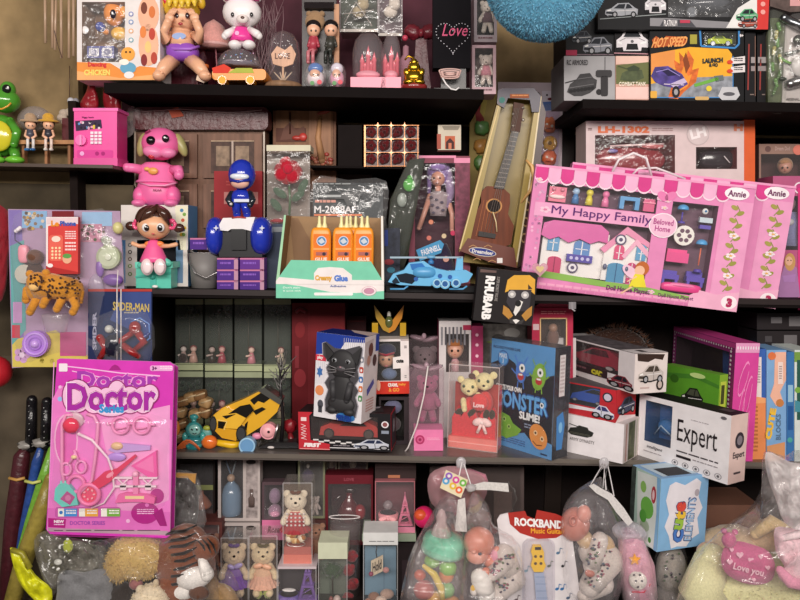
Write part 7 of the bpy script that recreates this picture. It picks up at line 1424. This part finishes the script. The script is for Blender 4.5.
# ---------- front row boxed bears
def bb(lab, cx, x0, x1, y0, ty, h, y, fur, dress, sk, bow, feet, y1=None, z=None, base=None, group='clear teddy bear boxes in the front row'):
    t = s4('boxed_teddy', lab, 'boxed bear', cx, y, group=group) if y1 is None else T('boxed_teddy', lab, 'boxed bear', cx, y1, y, group=group); by = t.by if y1 is None else y1
    case(t, x0, y0, x1, by, 26, 'e8dcd4:t14', base=base, bh=12 if base else 0); q = t('backing_card'); q.rect(x0+1, y0+1, x1-1, by-1, '7c6c60:t60', 24)
    bear(t, cx, ty, h, fur, dress, sk=sk, bow=bow, dd=11)
    if feet: q = t('flower_shoes'); q.ball(cx-5, ty+h*.93, 4, 4.6, 5, feet, 4, wob=.5).ball(cx+5, ty+h*.93, 4, 4.6, 5, feet, 4, wob=.5)
    return t
t = bb('cream teddy bear in a purple satin skirt in a clear box', 234, 221, 248, 538, 543, 54, .04, 'e4ccae', '8c6cb4', '7c50b0:f', '6c5090', '4c2c34:f'); q = t('satin_bow'); q.ball(238, 566, -1, 5, 2.6, 'b0a0d0:p', 2, rot=25).ball(231, 567, -1, 4, 2.4, 'b0a0d0:p', 2, rot=-25)
t = bb('cream teddy bear in a peach skirt with green flower feet in a clear box', 263, 249, 277, 536, 543, 54, .04, 'e4cda8', 'e8bc9c', 'e8b49c:f', '5c5030', 'b8c068:f'); q = t('satin_bow'); q.ball(258, 566, -1, 5, 2.6, 'f0b898:p', 2, rot=15).ball(267, 567, -1, 5, 2.6, 'f0b898:p', 2, rot=-15)
t = bb('cream bear in a red plaid dress in a clear box with a coral base', 295.5, 283, 312, 483, 490, 52, .045, 'ecdcc4', 'c86868', 'a83c44:f', '6c4030', None, y1=567, base='e08070')
q = t('dress_checks'); 
for i in range(5):
    for j in range(4): q.ball(287+i*4.2, 514+j*3.8, 1.6-abs(i-2)*.0, 1.3, 1.1, 'f0e4e0:f', 1, nu=6, nv=4)
q = t('dried_flowers'); R = random.Random(3)
for i in range(8): q.ball(288+R.random()*16, 534+R.random()*8, 2, 3.6, 3, R.choice(['c89868:f', 'e0c090:f', 'a87048:f']), 3, nu=8, nv=5)
t('wire_ring').ring(296, 544, 2, 9, .5, 'e8e0dc:m', ry=2.6)
t('support_card').box(284, 547, 311, 556, 1, 24, 'd87c74:t70')
# purple tin box
t = s4('gift_case', 'clear case with a purple candle tin and a purple tower at the bottom', 'gift case', 297, .03); case(t, 278, 567, 316, t.by, 28, 'e0d8dc:t12', top='d8c8cc', th=2); tin(t, 289, 606, 11.5, '6c58a8:p', '8c74c0:f', 12); tower(t, 307.5, t.by-3, 44, '8060a8:p', 8); t('white_feather').ball(289, 590, 4, 7, 1.4, 'f0ece8:f', 3)
t = s4('boxed_teddy', 'small brown bear squeezed behind the plaid bear box', 'boxed bear', 317, .115); bear(t, 316, 523, 40, '9c7460', dd=0); t('box_back').box(305, 520, 326, t.by, 12, 20, '5c3a38'); 
# tree box
t = s4('gift_case', 'clear case with a tiny green topiary tree under a cream lid', 'gift case', 332.5, .02); by = t.by; case(t, 318.5, 543, 347, by, 28, 'dce0d8:t12', top='d8dcc0', th=16); t('backing_card').rect(320, 560, 346, by-1, '6c7468', 26)
q = t('topiary'); q.tube([(332, 570, 8), (333, by-4, 8)], .8, '2c2018:p', 5).ball(332, 570, 8, 9, 7, '3c4c38:f', 7, wob=.4, fz=6).fuzz(332, 570, 8, 9, 7, 7, 160, 3, ['3c5038:f', '506848:f'], .5, seed=6); t('tiny_figure').ball(337, 600, 4, 4, 5, 'c8b0a8:p').ball(331, 600, 5, 2.4, 4, '8c4c48:p')
# clear cylinder of roses
t = s4('rose_cylinder', 'clear cylinder with a stack of dim red roses, left of the blue card case', 'gift case', 345, .065); by = t.by
t('clear_cylinder').lathe(344.5, by, 10, [(15.5, 0), (15.5, by-517), (14.8, by-516)], 'd8c8c8:t14', n=26); t('rim').ring(344.5, 517, 10, 15.5, .6, 'f0e8e8:t60', ry=2)
for i, (x, y) in enumerate(((352, 556), (349, 570), (353, 584), (348, 598))): r = t('rose'); r.ball(x, y, 6, 6, 6, '8c2830:f'); [r.ball(x+3.4*math.cos(a*1.26+i), y+3.4*math.sin(a*1.26), 2, 3, 2.8, '983038:f', 1.5, nu=8, nv=5) for a in range(5)]
# blue sign case
t = s4('gift_case', 'pale blue case with a hanging sign and white lid beside the bottle bag', 'gift case', 380, .02); by = t.by; case(t, 363.5, 533, 397.5, by, 28, 'd0e0e8:t10', top='e4e4e2', th=12); t('backing_card').rect(365, 546, 396, by-1, '7c98ac', 25); t.kids[-1].line([(384, 548), (384, by)], .5, '5c7488', 24.8)
t('lid_print').lines(369, 541, 396, 542.4, 1, '585858', -.8)
q = t('hanging_sign'); q.ext([(371, 561), (383, 555), (383, 571), (371, 577)][::-1], 4, 5, 'd8c4a8:w').text('Hold', 372.5, 561, 381.5, 571, '4c3c34', 3.6, .03, sl=-.45).tube([(377, 546, 4.5), (376, 552, 4.5), (377, 558, 4.5)], .5, '383434:p', 4); t('small_charms').ball(371, 574, 3, 2.4, 2.4, '98405c:p').ball(386, 570, 4, 3.4, 3, 'c88c88:f')
q = t('sleeping_bears'); q.ball(374, 597, 6, 6, 5, '98705c:f').ball(387, 594, 6, 7, 5, 'c0a090:f').ball(381, 600, 2, 6, 4, 'd8c0b0:f').ball(369, 602, 4, 5, 4, 'a87860:f')
t = T('gift_carton', 'pale green flat box edge beneath the pink tower carton', 'box', 400, 542, .09); t.box(362, 534, 416, 541.5, 0, 36, 'a8b8a0')
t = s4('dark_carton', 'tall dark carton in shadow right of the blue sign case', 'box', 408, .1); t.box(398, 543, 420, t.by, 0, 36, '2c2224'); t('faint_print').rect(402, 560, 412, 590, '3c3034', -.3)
# ---------- large clear case with pink arch behind the bagged dolls
t = s4('display_case', 'large dim brown clear case with a pink arched trim behind the bagged baby doll', 'gift case', 476, .11); by = t.by
t('backing').box(430, 467, 524, by, 20, 24, '4c3c3a'); t('clear_front').box(430, 467, 524, by, 0, 20, 'c8b8b4:t14'); q = t('pink_trim'); q.tube([(430, 492, -1), (436, 478, -1), (450, 472, -1), (470, 471, -1), (484, 476, -1), (487, 486, -1)], 2.6, 'd88ca0:f', 6)
t('dark_pieces').ball(507, 498, 8, 9, 14, '2c2220:f', 5, wob=.4).ball(478, 520, 8, 14, 12, '7c5c50:f', 5, wob=.3).box(494, 492, 512, by, 2, 10, '5c4c48:t70').kids
t = T('rubber_ball', 'hot pink and orange small ball left of the bagged bottle', 'ball', 424, 528, .05); t.ball(424, 517, 0, 10.5, 11, 'f02c70:p', 10, fz=2).ball(421, 515, -4, 7, 6, 'f06038:p', 6.4)
R = random.Random(77)
def prints(q, pts, ks, r=1.6, dy=-6):
    for x, y in pts: q.ball(x, y, dy, r, r*.8, R.choice(ks), .6, nu=6, nv=4, rot=R.uniform(-40, 40))
FK = ['8a4a58:f', '5c6a78:f', '6c7c5c:f', 'a86470:f', '4c4450:f']
def hook(x, y, yy, lab):
    t = T('price_hook', lab, 'hook', x, y, yy); t.disc(x, y-4, 5, 'd8d4d4:t60', 0).lathe(x, y, 0, [(4.5, -2), (5, 4), (3, 8), (0, 9)], 'd0ccd0:t60', sq=.4); return t
# ---------- bottle jar in a bag
hook(461, 466, -.02, 'clear plastic hook above the bagged baby bottle')
t = T('bottle_toy_set', 'giant toy baby bottle with a mint lid and fruit pieces, wrapped in a clear bag', 'toy set', 435, 612, -.12)
q = t('jar'); q.lathe(437, 612, 0, [(28, 0), (30, 10), (30, 40), (26, 62), (19, 70)], 'f0e4e0:t16', n=28)
q = t('lid'); q.lathe(442, 552, 0, [(21, 0), (21.5, 3), (20.5, 6), (21, 11), (19, 16), (12, 18)], '7cd4b0:p', n=30, rot=-8)
q = t('nipple'); q.lathe(441, 536, 0, [(11, 0), (9, 7), (5, 14), (5.4, 20), (3, 26), (0, 28)], 'e8c8c8:t60', n=18)
for x, y, r, k in ((432, 561, 8, '80c050:g'), (448, 568, 9, '90d060:g'), (446, 576, 8, 'e08848:g'), (424, 590, 11, 'b84840:g'), (446, 590, 9, '7cc06c:g'), (436, 600, 10, 'e8b048:g'), (420, 575, 6, 'd86850:g'), (452, 603, 8, 'd89050:g')): t('toy_fruit').ball(x, y, -4, r, r*.9, k, r*.8, wob=.1)
t('toy_banana').limb([(424, 566, -16), (434, 574, -18), (441, 588, -18), (443, 604, -16)], [2, 3.4, 3.6, 2], 'f0d048:g')
t('plastic_bag').bag([(452, 492), (460, 505), (462, 528), (466, 560), (464, 610), (404, 612), (406, 570), (414, 545), (428, 520), (440, 500)], 38, 'f4e8ec:t22', 0, .25, n=12, seed=51, fz=.07)
t = T('toy_tag', 'cream printed tag with colourful circles tied on the bagged baby bottle', 'tag', 452, 500, -.165)
t.ext([(446, 470), (468, 480), (461, 498), (440, 488)][::-1], 0, 1, 'e8dcb8'); 
for x, y, k in ((446, 481, '5ca8d8'), (453, 486, 'e8c040'), (456, 480, 'd850a0'), (463, 483, '78b850'), (459, 490, 'e87048'), (449, 476, '9868c0')): t.disc(x, y, 3.6, k, -.4).disc(x, y, 1.6, 'f0e8e0', -.6)
t = T('plush_toy', 'small brown and pink soft toy bundle tucked in behind the printed tag', 'plush toy', 440, 510, -.02); t.bag([(430, 474), (448, 466), (470, 470), (486, 480), (484, 500), (462, 512), (436, 508), (428, 492)], 11, 'c89aa0:t60', 0, .4, seed=9, fz=.12); t('body').ball(448, 494, 2, 10, 12, '8a5444:f', 7).ball(474, 500, 2, 9, 14, 'a88c60:f', 6).ball(440, 482, 2, 8, 8, 'b06c78:f', 6)
t = T('white_ribbon', 'crumpled white ribbon strap tied across the top of the bottle bag', 'ribbon', 480, 490, -.16)
t.ext([(469, 486), (484, 482), (508, 483.5), (509, 492), (490, 490), (474, 490)][::-1], -1, 0, 'd8d4d0:f').ext([(458, 500), (465, 498), (467, 532), (455, 531)][::-1], -1, 0, 'd4ceca:f'); t('string').tube([(462, 462, 4), (459, 476, 0), (466, 488, -2), (472, 488, -2), (464, 464, 4)], .7, 'e8e4e4:p', 5).ball(471, 488, -3, 5, 4, 'c8c4c4:t70', 3, wob=.4)
# ---------- bagged baby dolls
def fdress(q, segs, seed):
    rr = random.Random(seed)
    for a, b, r0, r1 in segs:
        q.limb([a, b], [r0, r1], 'd4c8c0:f', 12)
        for i in range(34):
            t_ = rr.random(); u = rr.uniform(-.8, .8); r = r0+(r1-r0)*t_; dx, dy = b[0]-a[0], b[1]-a[1]; l = math.hypot(dx, dy)
            x = a[0]+dx*t_-dy/l*u*r; y = a[1]+dy*t_+dx/l*u*r; z = a[2]+(b[2]-a[2])*t_-r*math.sqrt(1-u*u)
            q.ball(x, y, z, 1.6, 1.2, rr.choice(FK), .5, nu=6, nv=4, rot=rr.uniform(-60, 60))
t = T('baby_doll', 'orange-skinned baby doll in floral pyjamas bowing over a white bottle, in a clear bag', 'doll', 485, 606, -.14)
b = t('body'); sk = 'dc8870:p'; b.ball(479, 542, 0, 15.5, 15, sk, 14).ball(477, 555, -5, 11, 8.5, 'e49c88:p', 10).ball(474, 552, -14, 2.4, 2, 'e49c88:p').ball(497, 551, 0, 4, 5, sk, 3).limb([(488, 560, 0), (496, 566, 0)], [6, 7], sk)
e = t('eye'); e.ball(480, 554, -13.6, 2, 1.6, '3a4048:g', 1).ball(480.6, 551.6, -13.4, 2.6, .6, 'b87058:p', 1); t('mouth').ball(476.5, 560.5, -13, 2, .8, 'b84858:g', 1)
t('collar').ball(496, 556, 2, 7, 9, 'e8a0b4:f', 8, wob=.2)
q = t('pyjamas'); fdress(q, [((504, 556, 2), (508, 572, 2), 12, 13), ((506, 562, -4), (492, 574, -10), 9, 7), ((512, 578, 0), (498, 592, -6), 13, 10), ((516, 580, 4), (488, 598, 0), 10, 8)], 4)
b.ball(486, 572, -12, 5, 4.6, sk, 4)
for i in range(4): b.limb([(484-i*.4, 570+i*1.8, -15), (479.5, 572+i*1.8, -16)], 1, sk, 6)
q = t('toy_bottle'); q.limb([(480, 578, -14), (486, 592, -14)], [9.5, 9.5], 'f4efe8:p', 14).ball(474, 590, -14, 4, 6, 'f0e8e0:p', 4).disc(473, 588, 2.4, 'e8b840', -18.4, 3)
t('plastic_bag').bag([(474, 492), (488, 505), (494, 525), (520, 545), (526, 600), (520, 612), (464, 612), (462, 560), (462, 530), (468, 505)], 34, 'f0e4e8:t22', 0, .25, n=12, seed=52, fz=.07)
# ---------- music guitar watch card
t = B('toy_watch_card', 'white blister card with a red music header and a yellow guitar-shaped toy watch', 'toy card', (508, 612, -.12), (581, 604, -.13), 92, 2)
t.mode = 'px'
c = t('card'); c.mode = 'px'; c.ext([(497, 520), (500, 515), (508, 513), (565, 530), (572, 536), (582, 608), (509, 614)][::-1], 0, 1.4, 'e8e2e4'); c.ext([(508, 513), (525, 511), (527, 516), (535, 519), (537, 510), (556, 514), (565, 518), (571, 536), (563, 534), (556, 538), (538, 539), (520, 533), (510, 524)][::-1], -.6, 0, 'b0342c')
c.text('ROCKBAND', 514.5, 519, 563, 527.5, 'f4f0f0', -1.2, .05, sl=.075).text('Music Guitar', 531, 528.5, 563, 533.5, 'f0a838', -1.2, .05, sl=.02)
def note(x, y, k='3c4c6c', s_=1): c.disc(x, y, 1.9*s_, k, -.5, 1.4*s_, rot=20); c.line([(x+1.6*s_, y), (x+2.2*s_, y-5*s_), (x+4.6*s_, y-4*s_)], .7, k, -.5)
for x, y, k in ((558, 553, '5c7c98'), (563, 566, '20242c'), (510, 555, '70889c'), (549, 566, '5c6458'), (557, 589, '3c78b0'), (562, 589, '3c78b0'), (526, 571, '7c98a8'), (568, 598, '5c6c84'), (516, 600, '503c44')): note(x, y, k)
q = t('blister'); q.mode = 'px'; q.ext(rrect(524, 541, 553, 612, 6)[::-1], -7, -.4, 'e4e4ec:t14'); c.poly(rrect(522, 539, 555, 611, 7)[::-1], 'd4ccd4', -.3).rect(553, 545, 573, 602, 'f0ecee', -.25) if 0 else c.poly(rrect(522, 539, 555, 608, 7)[::-1], 'd0c8d0', -.3)
w = t('toy_watch'); w.mode = 'px'; w.ext([(533, 546), (541, 546), (544, 552), (544, 560), (546, 566), (543, 572), (534, 572), (531, 566), (533, 558), (531, 552)][::-1], -5, -1, 'f0c030:p')
for x, y in ((535.5, 556.5), (541, 556.5), (535.5, 563.5), (541, 563.5)): w.disc(x, y, 1.5, '5c4420', -5.4)
w.rect(535, 547, 541, 550, '2c2420', -5.4); s_ = t('strap'); s_.mode = 'px'; s_.ext([(534, 573), (544, 573), (549, 612), (537, 612)][::-1], -4, -1, 'a4b0cc:p')
for i in range(5): s_.line([(535+i*.7, 577+i*7), (546+i*.6, 577+i*7)], .6, '8090b0', -4.3)
t('side_print').setf('F'); t.kids.pop()
# ---------- second bagged doll
hook(604, 466, -.06, 'white plastic hook under the tank carton')
t = T('baby_doll', 'upside-down style baby doll turned away in floral pyjamas, hanging in a clear bag', 'doll', 592, 606, -.13)
t.label = 'baby doll seen from behind in floral pyjamas, in the bag right of the watch card'
b = t('body'); sk = 'cc8070:p'; b.ball(575, 524, 0, 14.5, 17, sk, 14, rot=-14).ball(584, 514, -9, 7, 9, 'e09484:p', 6).limb([(582, 536, 0), (590, 546, 2)], [8, 9], 'c8a880:p'); q = t('ear'); q.ring(573, 521, -14, 3.4, 1.2, 'c87464:p', ry=4.6)
q = t('pyjamas'); fdress(q, [((592, 552, 2), (604, 562, 2), 14, 16), ((600, 540, -8), (592, 566, -8), 8, 9), ((608, 560, 0), (590, 586, -4), 15, 11), ((604, 584, 2), (584, 596, -2), 10, 7)], 8); t('back_cloth').ball(603, 548, 3, 12, 14, 'c8a878:f', 9)
b.ball(590, 573, -14, 5, 4, sk, 4)
t('plastic_bag').bag([(597, 478), (604, 482), (622, 520), (628, 560), (618, 600), (604, 612), (584, 612), (566, 590), (562, 550), (562, 515), (572, 494)], 34, 'e4dce0:t22', 0, .25, n=12, seed=53, fz=.06)
t('white_strap').ext([(589, 486), (594, 484), (602, 489), (612, 494), (624, 508), (633, 522), (628, 526), (616, 512), (608, 500), (596, 493)][::-1], -30, -29, 'd4d0ce:f'); t('string').tube([(603, 464, -8), (590, 486, -28), (604, 466, -9), (606, 490, -29)], .7, 'e4e0e0:p', 5); t('string').tube([(605, 464, -8), (603, 488, -28), (608, 466, -9), (614, 496, -29)], .6, 'e4e0e0:p', 5)
# ---------- pink bagged plush and spotted plush
t = T('plush_toy', 'pink soft toy with an orange star and white strawberry in a clear bag', 'plush toy', 640, 606, -.12)
b = t('body'); b.limb([(630, 540, 0), (637, 566, 0), (640, 596, 0)], [12, 17, 17], 'd89cb0:f', 14).ball(628, 536, -4, 8, 9, 'c888a4:f', 8)
t('star').ext(star(635, 560, 6)[::-1], -20, -18, 'e8a040:f'); s_ = t('strawberry'); s_.ball(638, 580, -14, 9, 10, 'e8e0d8:f', 6, rot=10); prints(s_, [(634, 575), (640, 575), (636, 581), (642, 581), (638, 587)], ['4c4850:f'], 1.3, -20); s_.tube([(632, 592, -15), (644, 592, -16), (650, 584, -15)], 1, 'c83c50:f')
t('collar').bag([(612, 528), (626, 520), (642, 526), (646, 540), (620, 540)], 7, 'c8c4cc:t50', -6, .6, seed=12, fz=.2); t('plastic_bag').bag([(620, 530), (640, 526), (652, 560), (658, 600), (652, 614), (628, 614), (620, 580)], 24, 'f0e8ec:t22', 0, .3, n=10, seed=54, fz=.08)
t = T('plush_toy', 'grey spotted soft toy wrapped in film below the blue game carton', 'plush toy', 670, 606, -.07)
t('body').ball(671, 570, 0, 15, 26, 'a09890:f', 12).ball(668, 596, 0, 14, 12, '8c8480:f', 10); prints(t('spots'), [(664+R.random()*16, 552+R.random()*30) for _ in range(22)], ['3c3c3c:f', '5c6c54:f', '6c5c64:f'], 1.4, -12); t('film').bag([(658, 548), (684, 546), (688, 590), (680, 614), (656, 614), (654, 580)], 17, 'e8e8ec:t12', 0, .4, seed=55, fz=.1)
# ---------- blue and white block carton
t = B('block_set_carton', 'light blue and white carton with rainbow lettering, tilted beneath the Expert carton', 'boxed toy', (657, 552, -.16), (704.5, 545, -.115), 75, 44)
b = t('carton'); W = 'e4e0e6'; b.box(0, 0, 100, 100, 0, 44, ('84b4dc', 'b0ccc0', '8cb4dc')); b.poly([(18, 10), (30, 6), (50, 12), (74, 4), (84, 10), (80, 30), (90, 46), (80, 60), (86, 82), (70, 88), (60, 98), (40, 96), (28, 98), (22, 80), (12, 66), (20, 50), (12, 30)][::-1], W, -.4)
for ch, x0, x1, y0, y1, k in (('C', 30, 52, 72, 90, '4c7cc8'), ('u', 32, 50, 58, 73, '98c048'), ('t', 32, 54, 47, 59, 'e8c040'), ('e', 34, 54, 34, 48, 'd85040')): b.text(ch, x0-1, y0-1, x1+1, y1+1, '30407c', -.7, .12, rot=80); b.text(ch, x0, y0, x1, y1, k, -1, .06, rot=80)
b.text('ELEMENTS', 56, 30, 72, 90, '384880', -.8, .06, rot=84); b.text('ELEMENTS', 57, 31, 71, 89, 'a8c8e8', -1, .02, rot=84); b.disc(76, 24, 5, 'b0a8b0', -.6, 5)
b.setf('L'); b.poly([(20, 4), (95, 0), (95, 100), (30, 94)], 'd8e0dc', -.3).disc(60, 48, 22, '6cb04c', -.5, 15).disc(48, 62, 12, '58a040', -.6, 9).disc(44, 22, 10, '88b860', -.5, 8).disc(80, 26, 8, 'b03c48', -.5, 12).disc(80, 26, 4, 'e8c8cc', -.8, 7).disc(55, 74, 16, 'a8b8a0', -.5, 8).disc(74, 90, 5, '4c8c3c', -.5, 4).rect(0, 0, 16, 100, '3c4440:x', -.4).poly([(88, 0), (100, 0), (100, 100), (88, 100), (92, 50)], '84b4dc', -.45); b.setf('T'); b.poly([(10, 10), (90, 10), (90, 90), (10, 90)], 'c8dce8', -.3).rect(20, 40, 70, 90, '38383c', -.5); b.setf('F')
# ---------- large bag of plush toys at bottom right
t = T('plush_toy', 'large pale yellow plush curled at the bottom right corner inside a clear bag', 'plush toy', 735, 606, -.12)
k = 'e0dcaa:f'; b = t('body'); b.ball(760, 588, 0, 72, 46, k, 40, nu=28, nv=18, wob=.08).limb([(712, 560, -20), (700, 590, -24), (716, 614, -26)], [16, 20, 18], k, 14).ball(734, 552, 6, 36, 26, 'e4caa8:f', 30, wob=.1)
f = t('fur'); f.fuzz(760, 588, 0, 72, 46, 40, 2600, 3.4, ['e6e2b4:f', 'd8d4a0:f', 'ecdcb8:f'], .7, seed=8, lo=-.2)
b.ball(710, 552, -12, 13, 10, 'dcb494:f', 10).ball(770, 536, -8, 20, 16, 'e4c49c:f', 14, wob=.15)
q = t('ribbon_folds'); q.limb([(756, 534, -24), (772, 522, -28), (790, 530, -26)], [5, 7, 4], 'e8cc98:f')
t = T('heart_pillow', 'pink heart-print soft pillow resting on the pale yellow plush', 'pillow', 748, 584, -.24)
b = t('pillow'); o = [(726, 545), (738, 541), (754, 545), (768, 551), (775, 564), (772, 580), (756, 585), (738, 581), (725, 572), (721, 558)]
b.bag(o, 9, 'c8608c:f', 0, .1, n=6, seed=61)
q = t('heart_print')
for x, y, r in ((730, 562, 3), (740, 555, 3.6), (751, 560, 3), (732, 550, 2.2), (761, 557, 2.4), (754, 580, 2), (768, 568, 2.4)): q.ext(heart(x, y, r)[::-1], -9.6, -8, 'f0b8cc:f')
q.text('Love you', 733, 566, 764, 575, 'f4c4d4', -11, .02, rot=-14)
t('bear_head').ball(729, 540, -4, 7, 8, 'cc6c94:f', 6).ball(724, 531, -4, 3, 3, 'cc6c94:f').ball(735, 532, -4, 3, 3, 'cc6c94:f')
t = T('plush_toy', 'pale pink and white ruffled plush at the right edge, beside the heart pillow', 'plush toy', 795, 604, -.26)
t.bag([(775, 528), (792, 528), (806, 524), (840, 540), (838, 590), (800, 590), (782, 582), (778, 574), (784, 566), (776, 552)], 14, 'ecc8d0:f', 0, .25, n=8, seed=62, fz=.12); t('ruffle').limb([(780, 570, -14), (790, 582, -15), (806, 586, -15)], [4, 6, 6], 'e090ac:f').limb([(784, 538, -13), (800, 534, -15), (815, 540, -14)], [3, 4, 4], 'f4dce0:f')
t = T('plastic_bag', 'large clear knotted plastic bag over the plush toys at the bottom right', 'bag', 760, 608, -.30)
t.bag([(764, 452), (784, 456), (800, 450), (830, 470), (840, 540), (836, 620), (686, 620), (684, 580), (696, 556), (716, 534), (736, 518), (752, 505), (762, 485)], 46, 'f0e6e4:t14', 24, .22, n=16, seed=63, fz=.05)
t('knot').bag([(766, 452), (790, 462), (812, 470), (816, 520), (800, 530), (784, 522), (776, 500), (768, 478)], 12, 'f4ecec:t40', -14, .7, n=8, seed=64, fz=.1)
t = T('cardboard_box', 'brown cardboard box seen dimly through the clear bag beside the block carton', 'box', 716, 606, .0); t.box(704, 505, 760, 606, 0, 50, '7a5444:p60')
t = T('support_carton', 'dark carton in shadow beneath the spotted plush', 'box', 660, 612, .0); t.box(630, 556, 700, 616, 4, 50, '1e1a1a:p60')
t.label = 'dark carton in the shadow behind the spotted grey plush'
# ---------- bottom left plush pile
t = T('striped_plush', 'brown tiger plush with dark stripes and white muzzle in the bottom left pile', 'plush toy', 190, 606, -.10)
k = '80482e:f'; b = t('body'); b.ball(182, 556, 0, 26, 34, k, 20, rot=-24, nu=22, nv=16).ball(206, 548, -10, 14, 12, k, 12, rot=30).limb([(170, 585, -8), (184, 600, -12)], [14, 10], k)
q = t('stripes'); 
for i in range(8):
    y = 534+i*7.4; q.tube([(163+i*.6, y+2, -10), (172, y-2+(i % 2), -18.5), (184, y-3, -21), (197, y-9, -19 if i < 6 else -17)], [.7, 1.6, 1.7, .6], '1c1210:f', 6, flat=.5)
for i in range(3): q.tube([(197+i*5, 540-i, -19), (203+i*5, 546-i*.5, -22), (206+i*5, 553, -20)], [.5, 1.3, .5], '1c1210:f', 6)
m = t('white_muzzle'); m.ball(194, 578, -16, 17, 11, 'ece6e0:f', 10, rot=12, wob=.1).ball(182, 592, -14, 12, 8, 'e8e2dc:f', 8).limb([(202, 560, -18), (207, 574, -20)], [4, 7], 'ece6e0:f'); t('stripes_paw').ball(199, 593, -22, 10, 7, '5c3826:f', 6)
t = T('plush_toy', 'tan soft toy curve at the bottom between tiger plush and boxed bears', 'plush toy', 222, 608, -.06); t('body').ball(222, 606, 0, 18, 24, 'b08c60:f', 14, rot=20).ball(212, 590, 0, 8, 14, 'a8845c:f', 8); t('film').bag([(206, 574), (232, 572), (242, 612), (206, 612)], 15, 'e8dcd0:t12', 0, .4, seed=70)
t = T('plush_toy', 'fluffy cream yellow plush right below the pink doctor card', 'plush toy', 135, 585, -.11)
b = t('body'); b.ball(138, 557, 0, 29, 22, 'c8a868:f', 18, nu=20, nv=14, wob=.1).ball(118, 564, -6, 12, 18, 'bc9c60:f', 12); t('fur').fuzz(138, 557, 0, 29, 22, 18, 1500, 3, ['d8b878:f', 'bc9c5c:f', 'c8a868:f'], .6, seed=3).fuzz(118, 564, -6, 12, 18, 12, 500, 3, ['ccac6c:f', 'b09050:f'], .6, seed=5)
t = T('plush_toy', 'pale cream soft toy at the bottom edge below the fluffy yellow plush', 'plush toy', 151, 612, -.15); t('body').ball(151, 603, 0, 19, 19, 'dcccb0:f', 14, wob=.08).ball(140, 590, 0, 4, 5, 'dcccb0:f').ball(156, 583, 0, 3, 4, 'd0bc9c:f'); t('fur').fuzz(151, 603, 0, 19, 19, 14, 700, 2.4, ['e4d4b8:f', 'd0c0a0:f'], .6, seed=7)
t = T('grey_cloth', 'grey folded fabric toy pouch at the bottom left beside the yellow ribbon', 'pouch', 86, 612, -.13)
t.bag([(59, 574), (70, 570), (84, 572), (98, 569), (111, 571), (113, 590), (112, 614), (60, 614), (57, 592)], 9, '7c7c7e:f', 0, .35, n=8, seed=71, fz=.09)
t = T('dark_plush', 'dark brown soft toy between the grey pouch and pale cream toy', 'plush toy', 122, 612, -.12); t.ball(122, 600, 0, 14, 18, '2e2622:f', 12, wob=.2).ball(136, 584, 0, 7, 6, '9c6464:f', 5).ball(100, 548, 22, 12, 8, '20242c:f', 8)
t = T('plastic_bag', 'crinkled clear shiny plastic bag heaped left under the doctor card', 'bag', 60, 600, -.10)
t.bag([(34, 540), (50, 530), (72, 538), (100, 542), (108, 556), (104, 576), (66, 580), (52, 596), (40, 572)], 15, 'b8b4a8:t34', 2, .8, n=12, seed=72, fz=.16); t('filler').bag([(40, 545), (60, 540), (96, 545), (104, 570), (60, 574)], 9, '6c6860:x', 8, .6, n=6, seed=73, fz=.12); t('yellow_print').ball(68, 546, -14, 5, 7, 'a8b048:f', 2).ball(58, 562, -15, 4, 3, 'd8d8d0:k25', 2)
R2 = random.Random(5)
for i in range(22): q = t('bright_crease'); x, y = 38+R2.random()*32, 538+R2.random()*42; q.ball(x, y, -15, R2.uniform(1, 2.6), R2.uniform(.6, 1.4), 'e4e4e0:k20', 1, rot=R2.uniform(-80, 80), nu=6, nv=4)
t = T('plastic_bag', 'dark plush inside a crinkled clear bag with a gold band, beside the doctor card', 'bag', 186, 530, -.02)
t('dark_plush').ball(184, 504, 6, 15, 30, '2a2422:f', 10, wob=.15); t('film').bag([(170, 472), (196, 474), (203, 500), (204, 528), (168, 530), (166, 500)], 15, 'dcd8d8:t22', 0, .7, n=9, seed=74, fz=.14); t('gold_band').ext([(174, 477), (176, 473), (196, 474), (195, 484), (188, 478), (180, 478)][::-1], -16, -14, 'b88848:f')
t = T('plastic_bag', 'clear film bag draped over the yellow plush and tiger plush', 'bag', 150, 606, -.155)
t.bag([(96, 545), (130, 535), (165, 538), (184, 522), (210, 538), (216, 575), (210, 612), (110, 612), (102, 580)], 22, 'f0ecec:t7', 10, .3, n=12, seed=75, fz=.07)
for r in ROOTS: r.build()
cam_setup()
w = bpy.data.worlds.new('world'); SC.world = w; w.use_nodes = True
w.node_tree.nodes['Background'].inputs[0].default_value = (1, .9, .86, 1); w.node_tree.nodes['Background'].inputs[1].default_value = .2
def lamp(name, loc, tgt, sx, sy, pw, c=(1, .93, .87)):
    l = bpy.data.lights.new(name, 'AREA'); l.shape = 'RECTANGLE'; l.size = sx; l.size_y = sy; l.energy = pw; l.color = c
    o = bpy.data.objects.new(name, l); COL.objects.link(o); o.location = loc
    o.rotation_euler = (V(tgt)-V(loc)).to_track_quat('-Z', 'Y').to_euler()
lamp('ceiling_light', (.7, -3.2, 2.45), (.3, 0, 1.3), 2.2, .6, 92)
lamp('ceiling_light', (-1.0, -3.3, 2.4), (-.2, 0, 1.3), 2.2, .6, 82)
SC.view_settings.view_transform = 'Standard'; SC.view_settings.look = 'None'; SC.view_settings.gamma = 1
SC.view_settings.exposure = -0.32
SC.cycles.transparent_max_bounces = 24; SC.cycles.max_bounces = 6
